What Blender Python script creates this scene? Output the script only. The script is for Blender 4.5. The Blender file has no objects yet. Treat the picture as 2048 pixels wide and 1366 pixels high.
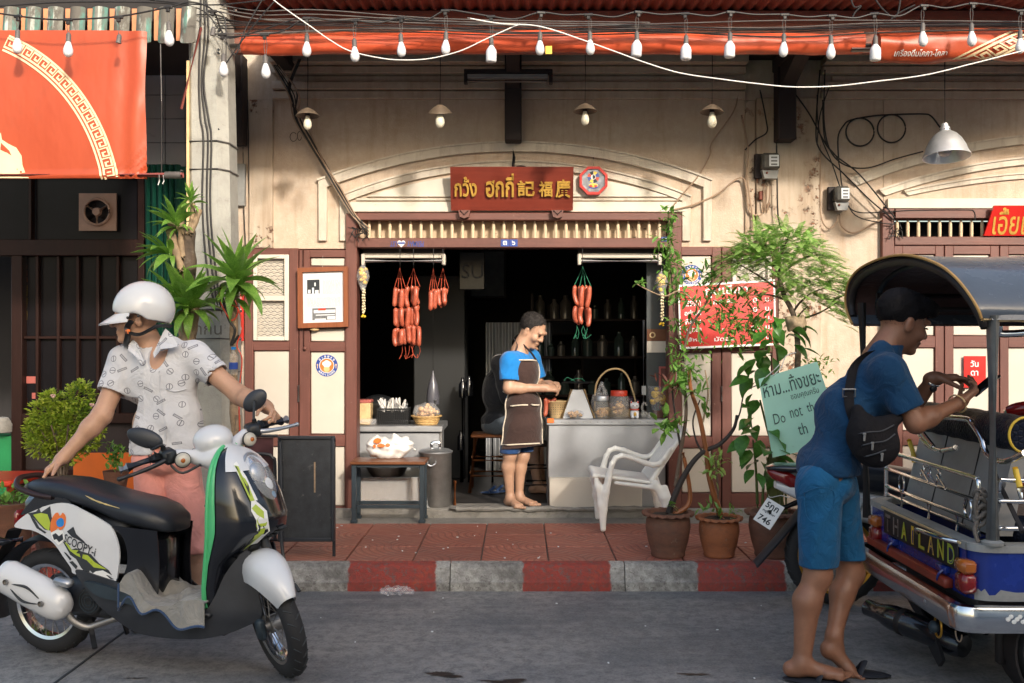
import bpy,bmesh,math,random
import numpy as np
from mathutils import Vector,Matrix,Quaternion
random.seed(7)
RNG=np.random.default_rng(7)
sc=bpy.context.scene
C=sc.collection
PI=math.pi
R=math.radians
# --------- camera
FPX,CX,CY,HCAM=1991.0,1039.0,680.0,1.5
cam=bpy.data.cameras.new('camera')
cam.lens=35.0
cam.sensor_width=36.0
cam.shift_x=-15.0/2048
cam.shift_y=-3.0/2048
cam.clip_start=0.05
cam.clip_end=400
cam_o=bpy.data.objects.new('camera',cam)
C.objects.link(cam_o)
cam_o.location=(0,0,HCAM)
cam_o.rotation_euler=(R(90),0,0)
sc.camera=cam_o
# --------- sky and sun
SUN_D=Vector((-0.465,1.0,-0.50)).normalized()
world=bpy.data.worlds.new('World')
sc.world=world
world.use_nodes=True
wn=world.node_tree
wn.nodes.clear()
w_out=wn.nodes.new('ShaderNodeOutputWorld')
w_bg=wn.nodes.new('ShaderNodeBackground')
w_sky=wn.nodes.new('ShaderNodeTexSky')
w_sky.sky_type='NISHITA'
w_sky.sun_disc=False
w_sky.sun_elevation=math.asin(-SUN_D.z)
w_sky.sun_rotation=math.atan2(-SUN_D.x,-SUN_D.y)
w_sky.air_density=1.3
w_sky.dust_density=4.0
w_sky.ozone_density=1.0
w_bg.inputs['Strength'].default_value=0.15
wn.links.new(w_sky.outputs[0],w_bg.inputs[0])
wn.links.new(w_bg.outputs[0],w_out.inputs[0])
sun=bpy.data.lights.new('sun','SUN')
sun.energy=2.0
sun.angle=R(4.0)
sun.color=(1.0,0.92,0.81)
sun_o=bpy.data.objects.new('sun',sun)
C.objects.link(sun_o)
sun_o.location=(6,-10,9)
sun_o.rotation_euler=SUN_D.to_track_quat('-Z','Y').to_euler()
vs=sc.view_settings
vs.view_transform='Standard'
vs.look='None'
vs.exposure=1.03
vs.gamma=1.0
vs.use_curve_mapping=False
sc.render.engine='CYCLES'
sc.cycles.max_bounces=8
sc.cycles.diffuse_bounces=4
sc.cycles.glossy_bounces=4
sc.cycles.transmission_bounces=6
sc.cycles.transparent_max_bounces=12
sc.cycles.use_denoising=True
sc.cycles.caustics_reflective=False
sc.cycles.caustics_refractive=False
# --------- helpers
def P(px,py,Y):
 """a point of the place, at distance Y from the camera"""
 return Vector(((px-CX)*Y/FPX,Y,HCAM-(py-CY)*Y/FPX))
def PX(px,Y):return(px-CX)*Y/FPX
def PZ(py,Y):return HCAM-(py-CY)*Y/FPX
def frame_of(d):
 d=Vector(d).normalized()
 a=Vector((0,0,1))if abs(d.z)<.9 else Vector((1,0,0))
 u=d.cross(a).normalized()
 return u,u.cross(d).normalized()
ORG={}
class MB:
 def __init__(s,T=None):
  s.v=[];s.f=[];s.mi=[];s.T=T;s.cur=0
 def add(s,vs_,fs):
  o=len(s.v)
  if s.T is not None:vs_=[s.T@Vector(v)for v in vs_]
  s.v.extend([tuple(v)for v in vs_])
  s.f.extend([tuple(i+o for i in f)for f in fs])
  s.mi.extend([s.cur]*len(fs))
  return s
 def box(s,x0,x1,y0,y1,z0,z1,b=0.0,M=None):
  if x0>x1:x0,x1=x1,x0
  if y0>y1:y0,y1=y1,y0
  if z0>z1:z0,z1=z1,z0
  c=Vector(((x0+x1)/2,(y0+y1)/2,(z0+z1)/2))
  h=[(x1-x0)/2,(y1-y0)/2,(z1-z0)/2]
  b=min(b,min(h)*.98)
  vs_,fs=[],[]
  if b<=0:
   for sx in(-1,1):
    for sy in(-1,1):
     for sz in(-1,1):vs_.append(Vector((sx*h[0],sy*h[1],sz*h[2])))
   fs=[(0,1,3,2),(4,6,7,5),(0,4,5,1),(2,3,7,6),(0,2,6,4),(1,5,7,3)]
  else:
   idx={}
   for sx in(-1,1):
    for sy in(-1,1):
     for sz in(-1,1):
      for ax in range(3):
       q=[sx*(h[0]-b),sy*(h[1]-b),sz*(h[2]-b)]
       q[ax]=(sx,sy,sz)[ax]*h[ax]
       idx[(sx,sy,sz,ax)]=len(vs_);vs_.append(Vector(q))
   S=(-1,1)
   def g(sg,ax):return idx[(sg[0],sg[1],sg[2],ax)]
   for ax in range(3):
    a1,a2=(ax+1)%3,(ax+2)%3
    for sg in S:
     q=[]
     for(p1,p2)in((-1,-1),(1,-1),(1,1),(-1,1)):
      t=[0,0,0];t[ax]=sg;t[a1]=p1;t[a2]=p2;q.append(g(t,ax))
     fs.append(tuple(q if sg>0 else q[::-1]))
    for p1 in S:
     for p2 in S:
      t0=[0,0,0];t0[ax]=-1;t0[a1]=p1;t0[a2]=p2
      t1=list(t0);t1[ax]=1
      q=[g(t0,a1),g(t1,a1),g(t1,a2),g(t0,a2)]
      fs.append(tuple(q if p1*p2<0 else q[::-1]))
   for sx in S:
    for sy in S:
     for sz in S:
      q=[g((sx,sy,sz),0),g((sx,sy,sz),1),g((sx,sy,sz),2)]
      fs.append(tuple(q if sx*sy*sz>0 else q[::-1]))
  if M is not None:vs_=[c+(M@v)for v in vs_]
  else:vs_=[c+v for v in vs_]
  return s.add(vs_,fs)
 def obox(s,c,half,rot,b=0.0):
  """oriented box: centre, half sizes, 3x3 or euler tuple"""
  m=rot if isinstance(rot,Matrix)else Matrix.Rotation(rot[2],3,'Z')@Matrix.Rotation(rot[1],3,'Y')@Matrix.Rotation(rot[0],3,'X')
  return s.box(c[0]-half[0],c[0]+half[0],c[1]-half[1],c[1]+half[1],c[2]-half[2],c[2]+half[2],b,m)
 def tube(s,pts,r,n=8,cap=True,closed=False,flat=None):
  pts=[Vector(p)for p in pts]
  m=len(pts)
  rr=[r]*m if not hasattr(r,'__len__')else list(r)
  vs_,fs=[],[]
  up=None
  for i in range(m):
   if closed:d=pts[(i+1)%m]-pts[(i-1)%m]
   else:d=pts[min(i+1,m-1)]-pts[max(i-1,0)]
   if d.length<1e-9:d=Vector((0,0,1))
   d.normalize()
   if up is None:u,w=frame_of(d)
   else:
    u=up-d*up.dot(d)
    if u.length<1e-6:u,w=frame_of(d)
    else:u.normalize();w=d.cross(u)
   up=u
   for k in range(n):
    a=2*PI*k/n
    cu,cw=math.cos(a),math.sin(a)
    if flat:cw*=flat
    vs_.append(pts[i]+(u*cu+w*cw)*rr[i])
  for i in range(m if closed else m-1):
   j=(i+1)%m
   for k in range(n):
    l=(k+1)%n
    fs.append((i*n+k,i*n+l,j*n+l,j*n+k))
  if cap and not closed:
   fs.append(tuple(range(n))[::-1]);fs.append(tuple((m-1)*n+k for k in range(n)))
  return s.add(vs_,fs)
 def cyl(s,p0,p1,r0,r1=None,n=14,cap=True):
  return s.tube([p0,p1],[r0,r0 if r1 is None else r1],n,cap)
 def lathe(s,prof,c=(0,0,0),n=20,axis=(0,0,1),cap=False):
  ax=Vector(axis).normalized();u,w=frame_of(ax);c=Vector(c)
  m=len(prof);vs_,fs=[],[]
  for(r,z)in prof:
   for k in range(n):
    a=2*PI*k/n
    vs_.append(c+ax*z+(u*math.cos(a)+w*math.sin(a))*r)
  for i in range(m-1):
   for k in range(n):
    l=(k+1)%n
    fs.append((i*n+k,i*n+l,(i+1)*n+l,(i+1)*n+k))
  if cap:
   fs.append(tuple(range(n))[::-1]);fs.append(tuple((m-1)*n+k for k in range(n)))
  return s.add(vs_,fs)
 def ell(s,c,r,n=14,m=9,rot=None):
  c=Vector(c);vs_,fs=[],[]
  if not hasattr(r,'__len__'):r=(r,r,r)
  for i in range(m+1):
   t=PI*i/m
   for k in range(n):
    a=2*PI*k/n
    v=Vector((r[0]*math.sin(t)*math.cos(a),r[1]*math.sin(t)*math.sin(a),r[2]*math.cos(t)))
    vs_.append(c+(rot@v if rot is not None else v))
  for i in range(m):
   for k in range(n):
    l=(k+1)%n
    fs.append(((i+1)*n+k,(i+1)*n+l,i*n+l,i*n+k))
  return s.add(vs_,fs)
 def prism(s,poly,y0,y1,plane='xz',hole=None):
  """extrude a convex or simple polygon between two depths"""
  n=len(poly)
  def mk(p,d):
   return{'xz':(p[0],d,p[1]),'xy':(p[0],p[1],d),'yz':(d,p[0],p[1])}[plane]
  area=sum(poly[i][0]*poly[(i+1)%n][1]-poly[(i+1)%n][0]*poly[i][1]for i in range(n))
  if area<0:poly=poly[::-1]
  vs_=[mk(p,y0)for p in poly]+[mk(p,y1)for p in poly]
  fs=[tuple(range(n)),tuple(range(2*n-1,n-1,-1))]
  fs+=[(i,i+n,(i+1)%n+n,(i+1)%n)for i in range(n)]
  if(plane in('xy','yz')):fs=[f[::-1]for f in fs]
  if y1<y0:fs=[f[::-1]for f in fs]
  return s.add(vs_,fs)
 def strip(s,a,b,y0,y1):
  """band between two xz polylines of equal length, extruded y0..y1"""
  n=len(a);vs_=[]
  for i in range(n):
   vs_+=[(a[i][0],y0,a[i][1]),(b[i][0],y0,b[i][1]),(a[i][0],y1,a[i][1]),(b[i][0],y1,b[i][1])]
  fs=[]
  for i in range(n-1):
   p,q=4*i,4*i+4
   fs+=[(p,p+1,q+1,q),(p+2,q+2,q+3,p+3),(p,q,q+2,p+2),(p+1,p+3,q+3,q+1)]
  e=4*(n-1)
  fs+=[(0,2,3,1),(e,e+1,e+3,e+2)]
  return s.add(vs_,fs)
 def grid(s,rows,cu=False,cv=False):
  nu,nv=len(rows),len(rows[0])
  vs_=[p for r in rows for p in r];fs=[]
  for i in range(nu if cu else nu-1):
   for j in range(nv if cv else nv-1):
    a,b=i*nv+j,i*nv+(j+1)%nv
    c,d=((i+1)%nu)*nv+(j+1)%nv,((i+1)%nu)*nv+j
    fs.append((a,b,c,d))
  return s.add(vs_,fs)
 def loft(s,secs,n=20,cap=True):
  """secs: list of rings (list of points)"""
  s.grid(secs,cv=True)
  if cap:
   m=len(secs[0]);o=len(s.v)-m*len(secs)
   s.f.append(tuple(o+k for k in range(m))[::-1]);s.f.append(tuple(o+(len(secs)-1)*m+k for k in range(m)))
   s.mi+=[s.cur,s.cur]
  return s
 def plane(s,pts):
  return s.add(pts,[tuple(range(len(pts)))])
def me_from(name,v,f,mats,mi=None,smooth=None,fixn=False):
 m=bpy.data.meshes.new(name)
 m.from_pydata(v,[],f)
 for x in(mats if isinstance(mats,(list,tuple))else[mats]):m.materials.append(x)
 if mi is not None and any(mi):m.polygons.foreach_set('material_index',mi)
 if fixn:
  bm=bmesh.new();bm.from_mesh(m);bmesh.ops.recalc_face_normals(bm,faces=bm.faces[:]);bm.to_mesh(m);bm.free()
 if smooth is not None:
  m.polygons.foreach_set('use_smooth',[True]*len(m.polygons))
  if smooth<180:m.set_sharp_from_angle(angle=R(smooth))
 m.update()
 return m
def tag(o,label=None,cat=None,group=None,kind=None):
 if label:o['label']=label
 if cat:o['category']=cat
 if group:o['group']=group
 if kind:o['kind']=kind
 return o
def obj(name,mb,mat,parent=None,smooth=40,fixn=False):
 org=ORG.get(parent.name,(0,0,0))if parent is not None else(0,0,0)
 v=mb.v
 if org[0]or org[1]or org[2]:v=[(a[0]-org[0],a[1]-org[1],a[2]-org[2])for a in v]
 o=bpy.data.objects.new(name,me_from(name,v,mb.f,mat,mb.mi,smooth,fixn))
 C.objects.link(o)
 if parent is not None:o.parent=parent
 ORG[o.name]=tuple(org)
 return o
def thing(name,label,cat,loc=(0,0,0),rotz=None,group=None,kind=None):
 """an Empty at the base of a thing; parts given in world coordinates unless rotz is set"""
 o=bpy.data.objects.new(name,None)
 o.empty_display_size=.1
 C.objects.link(o)
 o.location=loc
 ORG[o.name]=tuple(loc)if rotz is None else(0,0,0)
 if rotz is not None:o.rotation_euler=(0,0,rotz)
 return tag(o,label,cat,group,kind)
def single(name,mb,mat,label,cat,group=None,smooth=40,kind=None,fixn=False):
 return tag(obj(name,mb,mat,None,smooth,fixn),label,cat,group,kind)
def struct(name,mb,mat,parent=None,smooth=40):
 o=obj(name,mb,mat,parent,smooth)
 if parent is None:o['kind']='structure'
 return o
def copy_tree(o,parent=None):
 c=o.copy();C.objects.link(c);c.parent=parent
 for ch in list(o.children):copy_tree(ch,c)
 return c
def bez(p0,p1,p2,p3,n=12):
 p0,p1,p2,p3=map(Vector,(p0,p1,p2,p3));out=[]
 for i in range(n+1):
  t=i/n;u=1-t
  out.append(p0*u**3+p1*3*u*u*t+p2*3*u*t*t+p3*t**3)
 return out
def spl(pts,k=6,closed=False):
 """Catmull-Rom through points"""
 pts=[Vector(p)for p in pts];n=len(pts);out=[]
 for i in range(n if closed else n-1):
  g=(lambda j:pts[j%n])if closed else(lambda j:pts[max(0,min(n-1,j))])
  a,b,c,d=g(i-1),g(i),g(i+1),g(i+2)
  for q in range(k):
   t=q/k
   out.append(.5*((2*b)+(c-a)*t+(2*a-5*b+4*c-d)*t*t+(3*b-a-3*c+d)*t**3))
 if not closed:out.append(pts[-1])
 return out
def sag(a,b,d,n=10):
 a,b=Vector(a),Vector(b)
 return[a.lerp(b,i/n)-Vector((0,0,d*4*(i/n)*(1-i/n)))for i in range(n+1)]
_dgc={}
def text2d(body,size=1.0,bold=0.0,spacing=1.0,shear=0.0,ex=0.0):
 cu=bpy.data.curves.new('t','FONT');cu.body=body;cu.size=size;cu.space_character=spacing
 cu.offset=bold;cu.shear=shear;cu.align_x='CENTER';cu.align_y='CENTER';cu.resolution_u=3;cu.extrude=ex
 o=bpy.data.objects.new('t',cu);C.objects.link(o)
 dg=bpy.context.evaluated_depsgraph_get()
 m=bpy.data.meshes.new_from_object(o.evaluated_get(dg))
 v=[tuple(x.co)for x in m.vertices];f=[tuple(p.vertices)for p in m.polygons]
 bpy.data.objects.remove(o);bpy.data.curves.remove(cu);bpy.data.meshes.remove(m)
 if v:
  xs=[a[0]for a in v];ys=[a[1]for a in v]
  cx,cy=(min(xs)+max(xs))/2,(min(ys)+max(ys))/2
  v=[(a[0]-cx,a[1]-cy,a[2])for a in v]
 return v,f
def text_fit(body,w=None,h=None,**k):
 v,f=text2d(body,1.0,**k)
 if not v:return v,f
 xs=[a[0]for a in v];ys=[a[1]for a in v]
 W,H=max(xs)-min(xs),max(ys)-min(ys)
 sx=w/W if w else None;sy=h/H if h else None
 if sx is None:sx=sy
 if sy is None:sy=sx
 return[(a[0]*sx,a[1]*sy,a[2])for a in v],f
def put_text(mb,body,o,ux=(1,0,0),uy=(0,0,1),w=None,h=None,fn=None,**k):
 v,f=text_fit(body,w,h,**k)
 o,ux,uy=Vector(o),Vector(ux),Vector(uy);un=ux.cross(uy)
 if fn:mb.add([fn(a[0],a[1])for a in v],f)
 else:mb.add([o+ux*a[0]+uy*a[1]+un*a[2]for a in v],f)
 return mb
 # --------- implicit surfaces
def _surface_nets(D,org,h):
 nx,ny,nz=D.shape
 neg=D<0
 cnt=np.zeros((nx-1,ny-1,nz-1),np.int8)
 for dx in(0,1):
  for dy in(0,1):
   for dz in(0,1):cnt+=neg[dx:nx-1+dx,dy:ny-1+dy,dz:nz-1+dz]
 act=(cnt>0)&(cnt<8)
 I=np.argwhere(act)
 vid=-np.ones(act.shape,np.int64)
 vid[act]=np.arange(len(I))
 acc=np.zeros((len(I),3));num=np.zeros(len(I))
 corners=[(a,b,c)for a in(0,1)for b in(0,1)for c in(0,1)]
 val={k:D[I[:,0]+k[0],I[:,1]+k[1],I[:,2]+k[2]]for k in corners}
 for k in corners:
  for ax in range(3):
   if k[ax]==0:
    k2=tuple(1 if i==ax else k[i]for i in range(3))
    a,b=val[k],val[k2]
    m=(a<0)!=(b<0)
    t=np.where(m,a/np.where(m,a-b,1),0)
    p=np.zeros((len(I),3));p[:]=k
    p[:,ax]=t
    acc+=p*m[:,None];num+=m
 V=(I+acc/num[:,None])*h+np.array(org)
 F=[]
 for ax in range(3):
  a1,a2=(ax+1)%3,(ax+2)%3
  sl0=[slice(None)]*3;sl1=[slice(None)]*3
  sl0[ax]=slice(0,-1);sl1[ax]=slice(1,None)
  A,B=neg[tuple(sl0)],neg[tuple(sl1)]
  E_=np.argwhere(A!=B)
  ok=(E_[:,a1]>0)&(E_[:,a2]>0)&(E_[:,a1]<D.shape[a1]-1)&(E_[:,a2]<D.shape[a2]-1)
  E_=E_[ok]
  s=A[E_[:,0],E_[:,1],E_[:,2]]
  def cell(o1,o2):
   q=E_.copy();q[:,a1]-=o1;q[:,a2]-=o2
   return vid[q[:,0],q[:,1],q[:,2]]
  q=np.stack([cell(1,1),cell(0,1),cell(0,0),cell(1,0)],1)
  q[~s]=q[~s][:,::-1]
  F.append(q)
 return V,np.concatenate(F)
class SDF:
 def __init__(s,lo,hi,h):
  s.h=h;s.lo=np.array(lo,float)
  s.n=np.ceil((np.array(hi)-s.lo)/h).astype(int)+1
  s.ax=[s.lo[i]+h*np.arange(s.n[i])for i in range(3)]
  s.D=np.full(tuple(s.n),.5,np.float32)
 def _sl(s,lo,hi):
  a=np.clip(np.floor((np.array(lo)-s.lo)/s.h).astype(int),0,s.n)
  b=np.clip(np.ceil((np.array(hi)-s.lo)/s.h).astype(int)+1,0,s.n)
  if(b<=a).any():return None,None
  sl=tuple(slice(a[i],b[i])for i in range(3))
  X=s.ax[0][sl[0]][:,None,None];Y=s.ax[1][sl[1]][None,:,None];Z=s.ax[2][sl[2]][None,None,:]
  return sl,(X,Y,Z)
 def _op(s,sl,d,k,op):
  A=s.D[sl]
  if op=='u':
   if k>0:
    hh=np.clip(.5+.5*(d-A)/k,0,1);r=d*(1-hh)+A*hh-k*hh*(1-hh)
   else:r=np.minimum(A,d)
  else:
   d=-d
   if k>0:
    hh=np.clip(.5-.5*(d-A)/k,0,1);r=d*(1-hh)+A*hh+k*hh*(1-hh)
   else:r=np.maximum(A,d)
  s.D[sl]=r
 def cap(s,a,b,ra,rb=None,k=.02,op='u',sq=None):
  a=np.array(a,float);b=np.array(b,float);rb=ra if rb is None else rb
  m=max(ra,rb)+k+4*s.h
  sl,g=s._sl(np.minimum(a,b)-m,np.maximum(a,b)+m)
  if sl is None:return s
  ab=b-a;L=max((ab*ab).sum(),1e-12)
  px,py,pz=g[0]-a[0],g[1]-a[1],g[2]-a[2]
  t=np.clip((px*ab[0]+py*ab[1]+pz*ab[2])/L,0,1)
  d=np.sqrt((px-t*ab[0])**2+(py-t*ab[1])**2+(pz-t*ab[2])**2)-(ra+(rb-ra)*t)
  s._op(sl,d,k,op);return s
 def chain(s,pts,rs,k=.02):
  for i in range(len(pts)-1):s.cap(pts[i],pts[i+1],rs[i],rs[i+1],k)
  return s
 def ell(s,c,r,k=.02,rot=None,op='u'):
  c=np.array(c,float);m=max(r)+k+4*s.h
  sl,g=s._sl(c-m,c+m)
  if sl is None:return s
  px,py,pz=g[0]-c[0],g[1]-c[1],g[2]-c[2]
  if rot is not None:
   A=np.array(rot)
   q=[px*A[0,i]+py*A[1,i]+pz*A[2,i]for i in range(3)]
  else:q=[px,py,pz]
  k0=np.sqrt((q[0]/r[0])**2+(q[1]/r[1])**2+(q[2]/r[2])**2)
  k1=np.sqrt((q[0]/r[0]**2)**2+(q[1]/r[1]**2)**2+(q[2]/r[2]**2)**2)+1e-9
  s._op(sl,k0*(k0-1)/k1,k,op);return s
 def box(s,c,hf,rd,k=.01,rot=None,op='u'):
  c=np.array(c,float);m=float(np.linalg.norm(hf))+k+4*s.h
  sl,g=s._sl(c-m,c+m)
  if sl is None:return s
  px,py,pz=g[0]-c[0],g[1]-c[1],g[2]-c[2]
  if rot is not None:
   A=np.array(rot);q=[px*A[0,i]+py*A[1,i]+pz*A[2,i]for i in range(3)]
  else:q=[px+0*py+0*pz,py+0*px+0*pz,pz+0*px+0*py]
  q=[np.abs(q[i])-(hf[i]-rd)for i in range(3)]
  out=np.sqrt(sum(np.maximum(x,0)**2 for x in q))+np.minimum(np.maximum(np.maximum(q[0],q[1]),q[2]),0)-rd
  s._op(sl,out,k,op);return s
 def cut(s,p,n,k=.0):
  """remove the side that n points to"""
  p=np.array(p,float);n=np.array(n,float);n=n/np.linalg.norm(n)
  d=(s.ax[0][:,None,None]-p[0])*n[0]+(s.ax[1][None,:,None]-p[1])*n[1]+(s.ax[2][None,None,:]-p[2])*n[2]
  if k>0:
   hh=np.clip(.5-.5*(d-s.D)/k,0,1);s.D=(d*(1-hh)+s.D*hh+k*hh*(1-hh)).astype(np.float32)
  else:s.D=np.maximum(s.D,d).astype(np.float32)
  return s
 def disp(s,fn):
  X=s.ax[0][:,None,None];Y=s.ax[1][None,:,None];Z=s.ax[2][None,None,:]
  s.D=(s.D+fn(X,Y,Z)).astype(np.float32);return s
 def mb(s):
  D=s.D
  for ax in range(3):
   sl=[slice(None)]*3
   for e in(0,-1):sl[ax]=e;D[tuple(sl)]=np.maximum(D[tuple(sl)],1e-3)
  V,F=_surface_nets(D,s.lo,s.h)
  m=MB();m.v=V.tolist();m.f=F.tolist();m.mi=[0]*len(m.f)
  return m
def rot3(f,u):
 """matrix whose columns are forward, left, up"""
 f=Vector(f).normalized();u=Vector(u);l=u.cross(f).normalized();u=f.cross(l)
 return np.array([[f[i],l[i],u[i]]for i in range(3)])
 # --------- materials
class NT:
 def __init__(s,name):
  s.m=bpy.data.materials.new(name);s.m.use_nodes=True;s.t=s.m.node_tree;s.t.nodes.clear()
  s.out=s.n('OutputMaterial');s.b=s.n('BsdfPrincipled');s.l(s.b.outputs[0],s.out.inputs[0])
  s.tc=s.n('TexCoord')
 def n(s,t,**kw):
  x=s.t.nodes.new('ShaderNode'+t)
  for k,v in kw.items():setattr(x,k,v)
  return x
 def l(s,a,b):s.t.links.new(a,b)
 def set(s,node,key,v):
  if hasattr(v,'bl_idname')or isinstance(v,bpy.types.NodeSocket):s.l(v,node.inputs[key])
  else:node.inputs[key].default_value=v
 def pos(s,scale=(1,1,1),gen=False):
  mp=s.n('Mapping');s.l(s.tc.outputs['Object'],mp.inputs[0]);mp.inputs['Scale'].default_value=scale
  return mp.outputs[0]
 def noise(s,vec,scale,detail=4,rough=.6,dist=0):
  x=s.n('TexNoise');s.l(vec,x.inputs['Vector']);x.inputs['Scale'].default_value=scale
  x.inputs['Detail'].default_value=detail;x.inputs['Roughness'].default_value=rough;x.inputs['Distortion'].default_value=dist
  return x.outputs[0]
 def voro(s,vec,scale,feat='F1',out=0,rnd=1.0):
  x=s.n('TexVoronoi',feature=feat);s.l(vec,x.inputs['Vector']);x.inputs['Scale'].default_value=scale
  x.inputs['Randomness'].default_value=rnd
  return x.outputs[out]
 def ramp(s,fac,a,b,c0=(0,0,0,1),c1=(1,1,1,1)):
  x=s.n('ValToRGB');s.l(fac,x.inputs[0]);e=x.color_ramp.elements
  e[0].position=a;e[1].position=b;e[0].color=c0;e[1].color=c1
  return x.outputs[0]
 def mix(s,fac,a,b,mode='MIX'):
  x=s.n('Mix',data_type='RGBA',blend_type=mode)
  s.set(x,0,fac)
  for i,v in((6,a),(7,b)):
   if isinstance(v,bpy.types.NodeSocket):s.l(v,x.inputs[i])
   else:x.inputs[i].default_value=(*v[:3],1)
  return x.outputs[2]
 def math(s,op,a,b=0.0,c=0.0,clamp=False):
  x=s.n('Math',operation=op,use_clamp=clamp)
  for i,v in enumerate((a,b,c)):
   if isinstance(v,bpy.types.NodeSocket):s.l(v,x.inputs[i])
   else:x.inputs[i].default_value=v
  return x.outputs[0]
 def sep(s,vec):
  x=s.n('SeparateXYZ');s.l(vec,x.inputs[0]);return x.outputs
 def bump(s,h,dist=.002,strength=1.0,nrm=None):
  x=s.n('Bump');s.l(h,x.inputs['Height']);x.inputs['Distance'].default_value=dist;x.inputs['Strength'].default_value=strength
  if nrm is not None:s.l(nrm,x.inputs['Normal'])
  return x.outputs[0]
 def done(s,col=None,rough=None,metal=None,nrm=None,**kw):
  if col is not None:s.set(s.b,'Base Color',col if isinstance(col,bpy.types.NodeSocket)else(*col[:3],1))
  if rough is not None:s.set(s.b,'Roughness',rough)
  if metal is not None:s.set(s.b,'Metallic',metal)
  if nrm is not None:s.l(nrm,s.b.inputs['Normal'])
  for k,v in kw.items():s.set(s.b,k.replace('_',' '),v)
  return s.m
def hexc(h):
 h=h.lstrip('#');c=[int(h[i:i+2],16)/255 for i in(0,2,4)]
 return tuple(x/12.92 if x<=.04045 else((x+.055)/1.055)**2.4 for x in c)
def mat(name,col,rough=.6,metal=0.0,var=.12,vs=5.,bump=0.0,bs=120.,dirt=None,coat=0.0,spec=.5,sheen=0.,sss=0.,stretch=(1,1,1),rv=.1):
 """general weathered surface: colour drift, fine grain, optional dirt patches (colour, amount, scale)"""
 t=NT(name);p=t.pos(stretch)
 n1=t.noise(p,vs,5,.65)
 lo=tuple(c*(1-var)for c in col);hi=tuple(min(1,c*(1+var))for c in col)
 c=t.mix(t.ramp(n1,.3,.7),lo,hi)
 if dirt:
  d=t.noise(p,dirt[2],6,.7,.4)
  a=.72-dirt[1]*.45
  c=t.mix(t.ramp(d,a,a+.16),c,dirt[0])
 n2=t.noise(p,bs,3,.6)
 rr=t.math('MULTIPLY_ADD',n1,rv*2,rough-rv,clamp=True)
 nr=t.bump(n2,bump)if bump else None
 t.done(c,rr,metal,nr)
 t.b.inputs['Specular IOR Level'].default_value=spec
 if coat:t.b.inputs['Coat Weight'].default_value=coat;t.b.inputs['Coat Roughness'].default_value=.08
 if sheen:t.b.inputs['Sheen Weight'].default_value=sheen
 if sss:
  t.b.inputs['Subsurface Weight'].default_value=sss;t.b.inputs['Subsurface Radius'].default_value=(.012,.004,.002);t.b.inputs['Subsurface Scale'].default_value=1
 return t.m
def wood(name,col,rough=.55,axis=2,var=.35,chip=None,scale=1.0):
 t=NT(name)
 st=[28,28,28];st[axis]=1.6
 p=t.pos(tuple(x*scale for x in st));q=t.pos()
 g=t.noise(p,1.6,6,.65,.6)
 c=t.mix(t.ramp(g,.25,.75),tuple(x*(1-var)for x in col),tuple(min(1,x*(1+var))for x in col))
 c=t.mix(t.ramp(t.noise(q,2.2,4,.6),.35,.75),c,t.mix(.35,c,(.03,.012,.01)))
 if chip:
  k=t.noise(q,34,5,.75,.3);k2=t.noise(q,3.0,3,.6)
  f=t.math('MULTIPLY',t.ramp(k,.66,.69),t.ramp(k2,.45,.6))
  c=t.mix(f,c,chip)
 return t.done(c,t.math('MULTIPLY_ADD',g,.3,rough-.15),0,t.bump(g,.0012))
def glass(name,col=(.9,.95,.95),rough=.04,alpha=.22):
 """thin clear plastic or glass: part transparent, part glossy"""
 t=NT(name)
 tr=t.n('BsdfTransparent');tr.inputs[0].default_value=(*col,1)
 t.b.inputs['Base Color'].default_value=(*col,1);t.b.inputs['Roughness'].default_value=rough
 mx=t.n('MixShader');mx.inputs[0].default_value=alpha
 t.l(tr.outputs[0],mx.inputs[1]);t.l(t.b.outputs[0],mx.inputs[2]);t.l(mx.outputs[0],t.out.inputs[0])
 return t.m
def emis(name,col,strength,base=(.8,.8,.8)):
 t=NT(name);t.b.inputs['Emission Color'].default_value=(*col,1);t.b.inputs['Emission Strength'].default_value=strength
 return t.done(base,.3)
def leafmat(name,a,b,c=None,rough=.45,sc=7.):
 """leaf with light passing through; colour drifts from leaf clump to clump"""
 t=NT(name);p=t.pos()
 n=t.noise(p,sc,3,.6);n2=t.noise(p,sc*9,2,.5)
 col=t.mix(t.ramp(n,.3,.7),a,b)
 if c:col=t.mix(t.ramp(n2,.5,.75),col,c)
 t.done(col,rough,0)
 t.b.inputs['Specular IOR Level'].default_value=.4
 tr=t.n('BsdfTranslucent');t.l(col,tr.inputs[0])
 mx=t.n('MixShader');mx.inputs[0].default_value=.3
 t.l(t.b.outputs[0],mx.inputs[1]);t.l(tr.outputs[0],mx.inputs[2]);t.l(mx.outputs[0],t.out.inputs[0])
 return t.m
M={}
M['brown']=wood('brown_paint',(.16,.058,.043),.5,2,.18,(.38,.28,.22))
M['brown_h']=wood('brown_paint_level',(.16,.058,.043),.5,0,.18,(.38,.28,.22))
M['cream_panel']=mat('cream_panel_paint',(.59,.535,.455),.55,0,.05,3,.0004,90,((.45,.36,.27),.12,5))
M['white_trim']=mat('white_trim_paint',(.66,.61,.52),.6,0,.08,5,.0006,70,((.36,.29,.22),.2,6))
M['dark']=mat('dark_timber',(.018,.010,.010),.7,0,.3,6)
M['black']=mat('black_plastic',(.012,.013,.015),.42,0,.2,8,.0003,300)
M['rubber']=mat('tyre_rubber',(.016,.016,.018),.75,0,.25,9,.0006,200,((.08,.075,.07),.1,7))
M['cable']=mat('cable_black',(.014,.012,.012),.55,0,.3,12)
M['cable_grey']=mat('cable_grey',(.10,.09,.085),.6,0,.3,12)
M['cable_tan']=mat('cable_tan',(.36,.25,.17),.6,0,.2,9)
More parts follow.
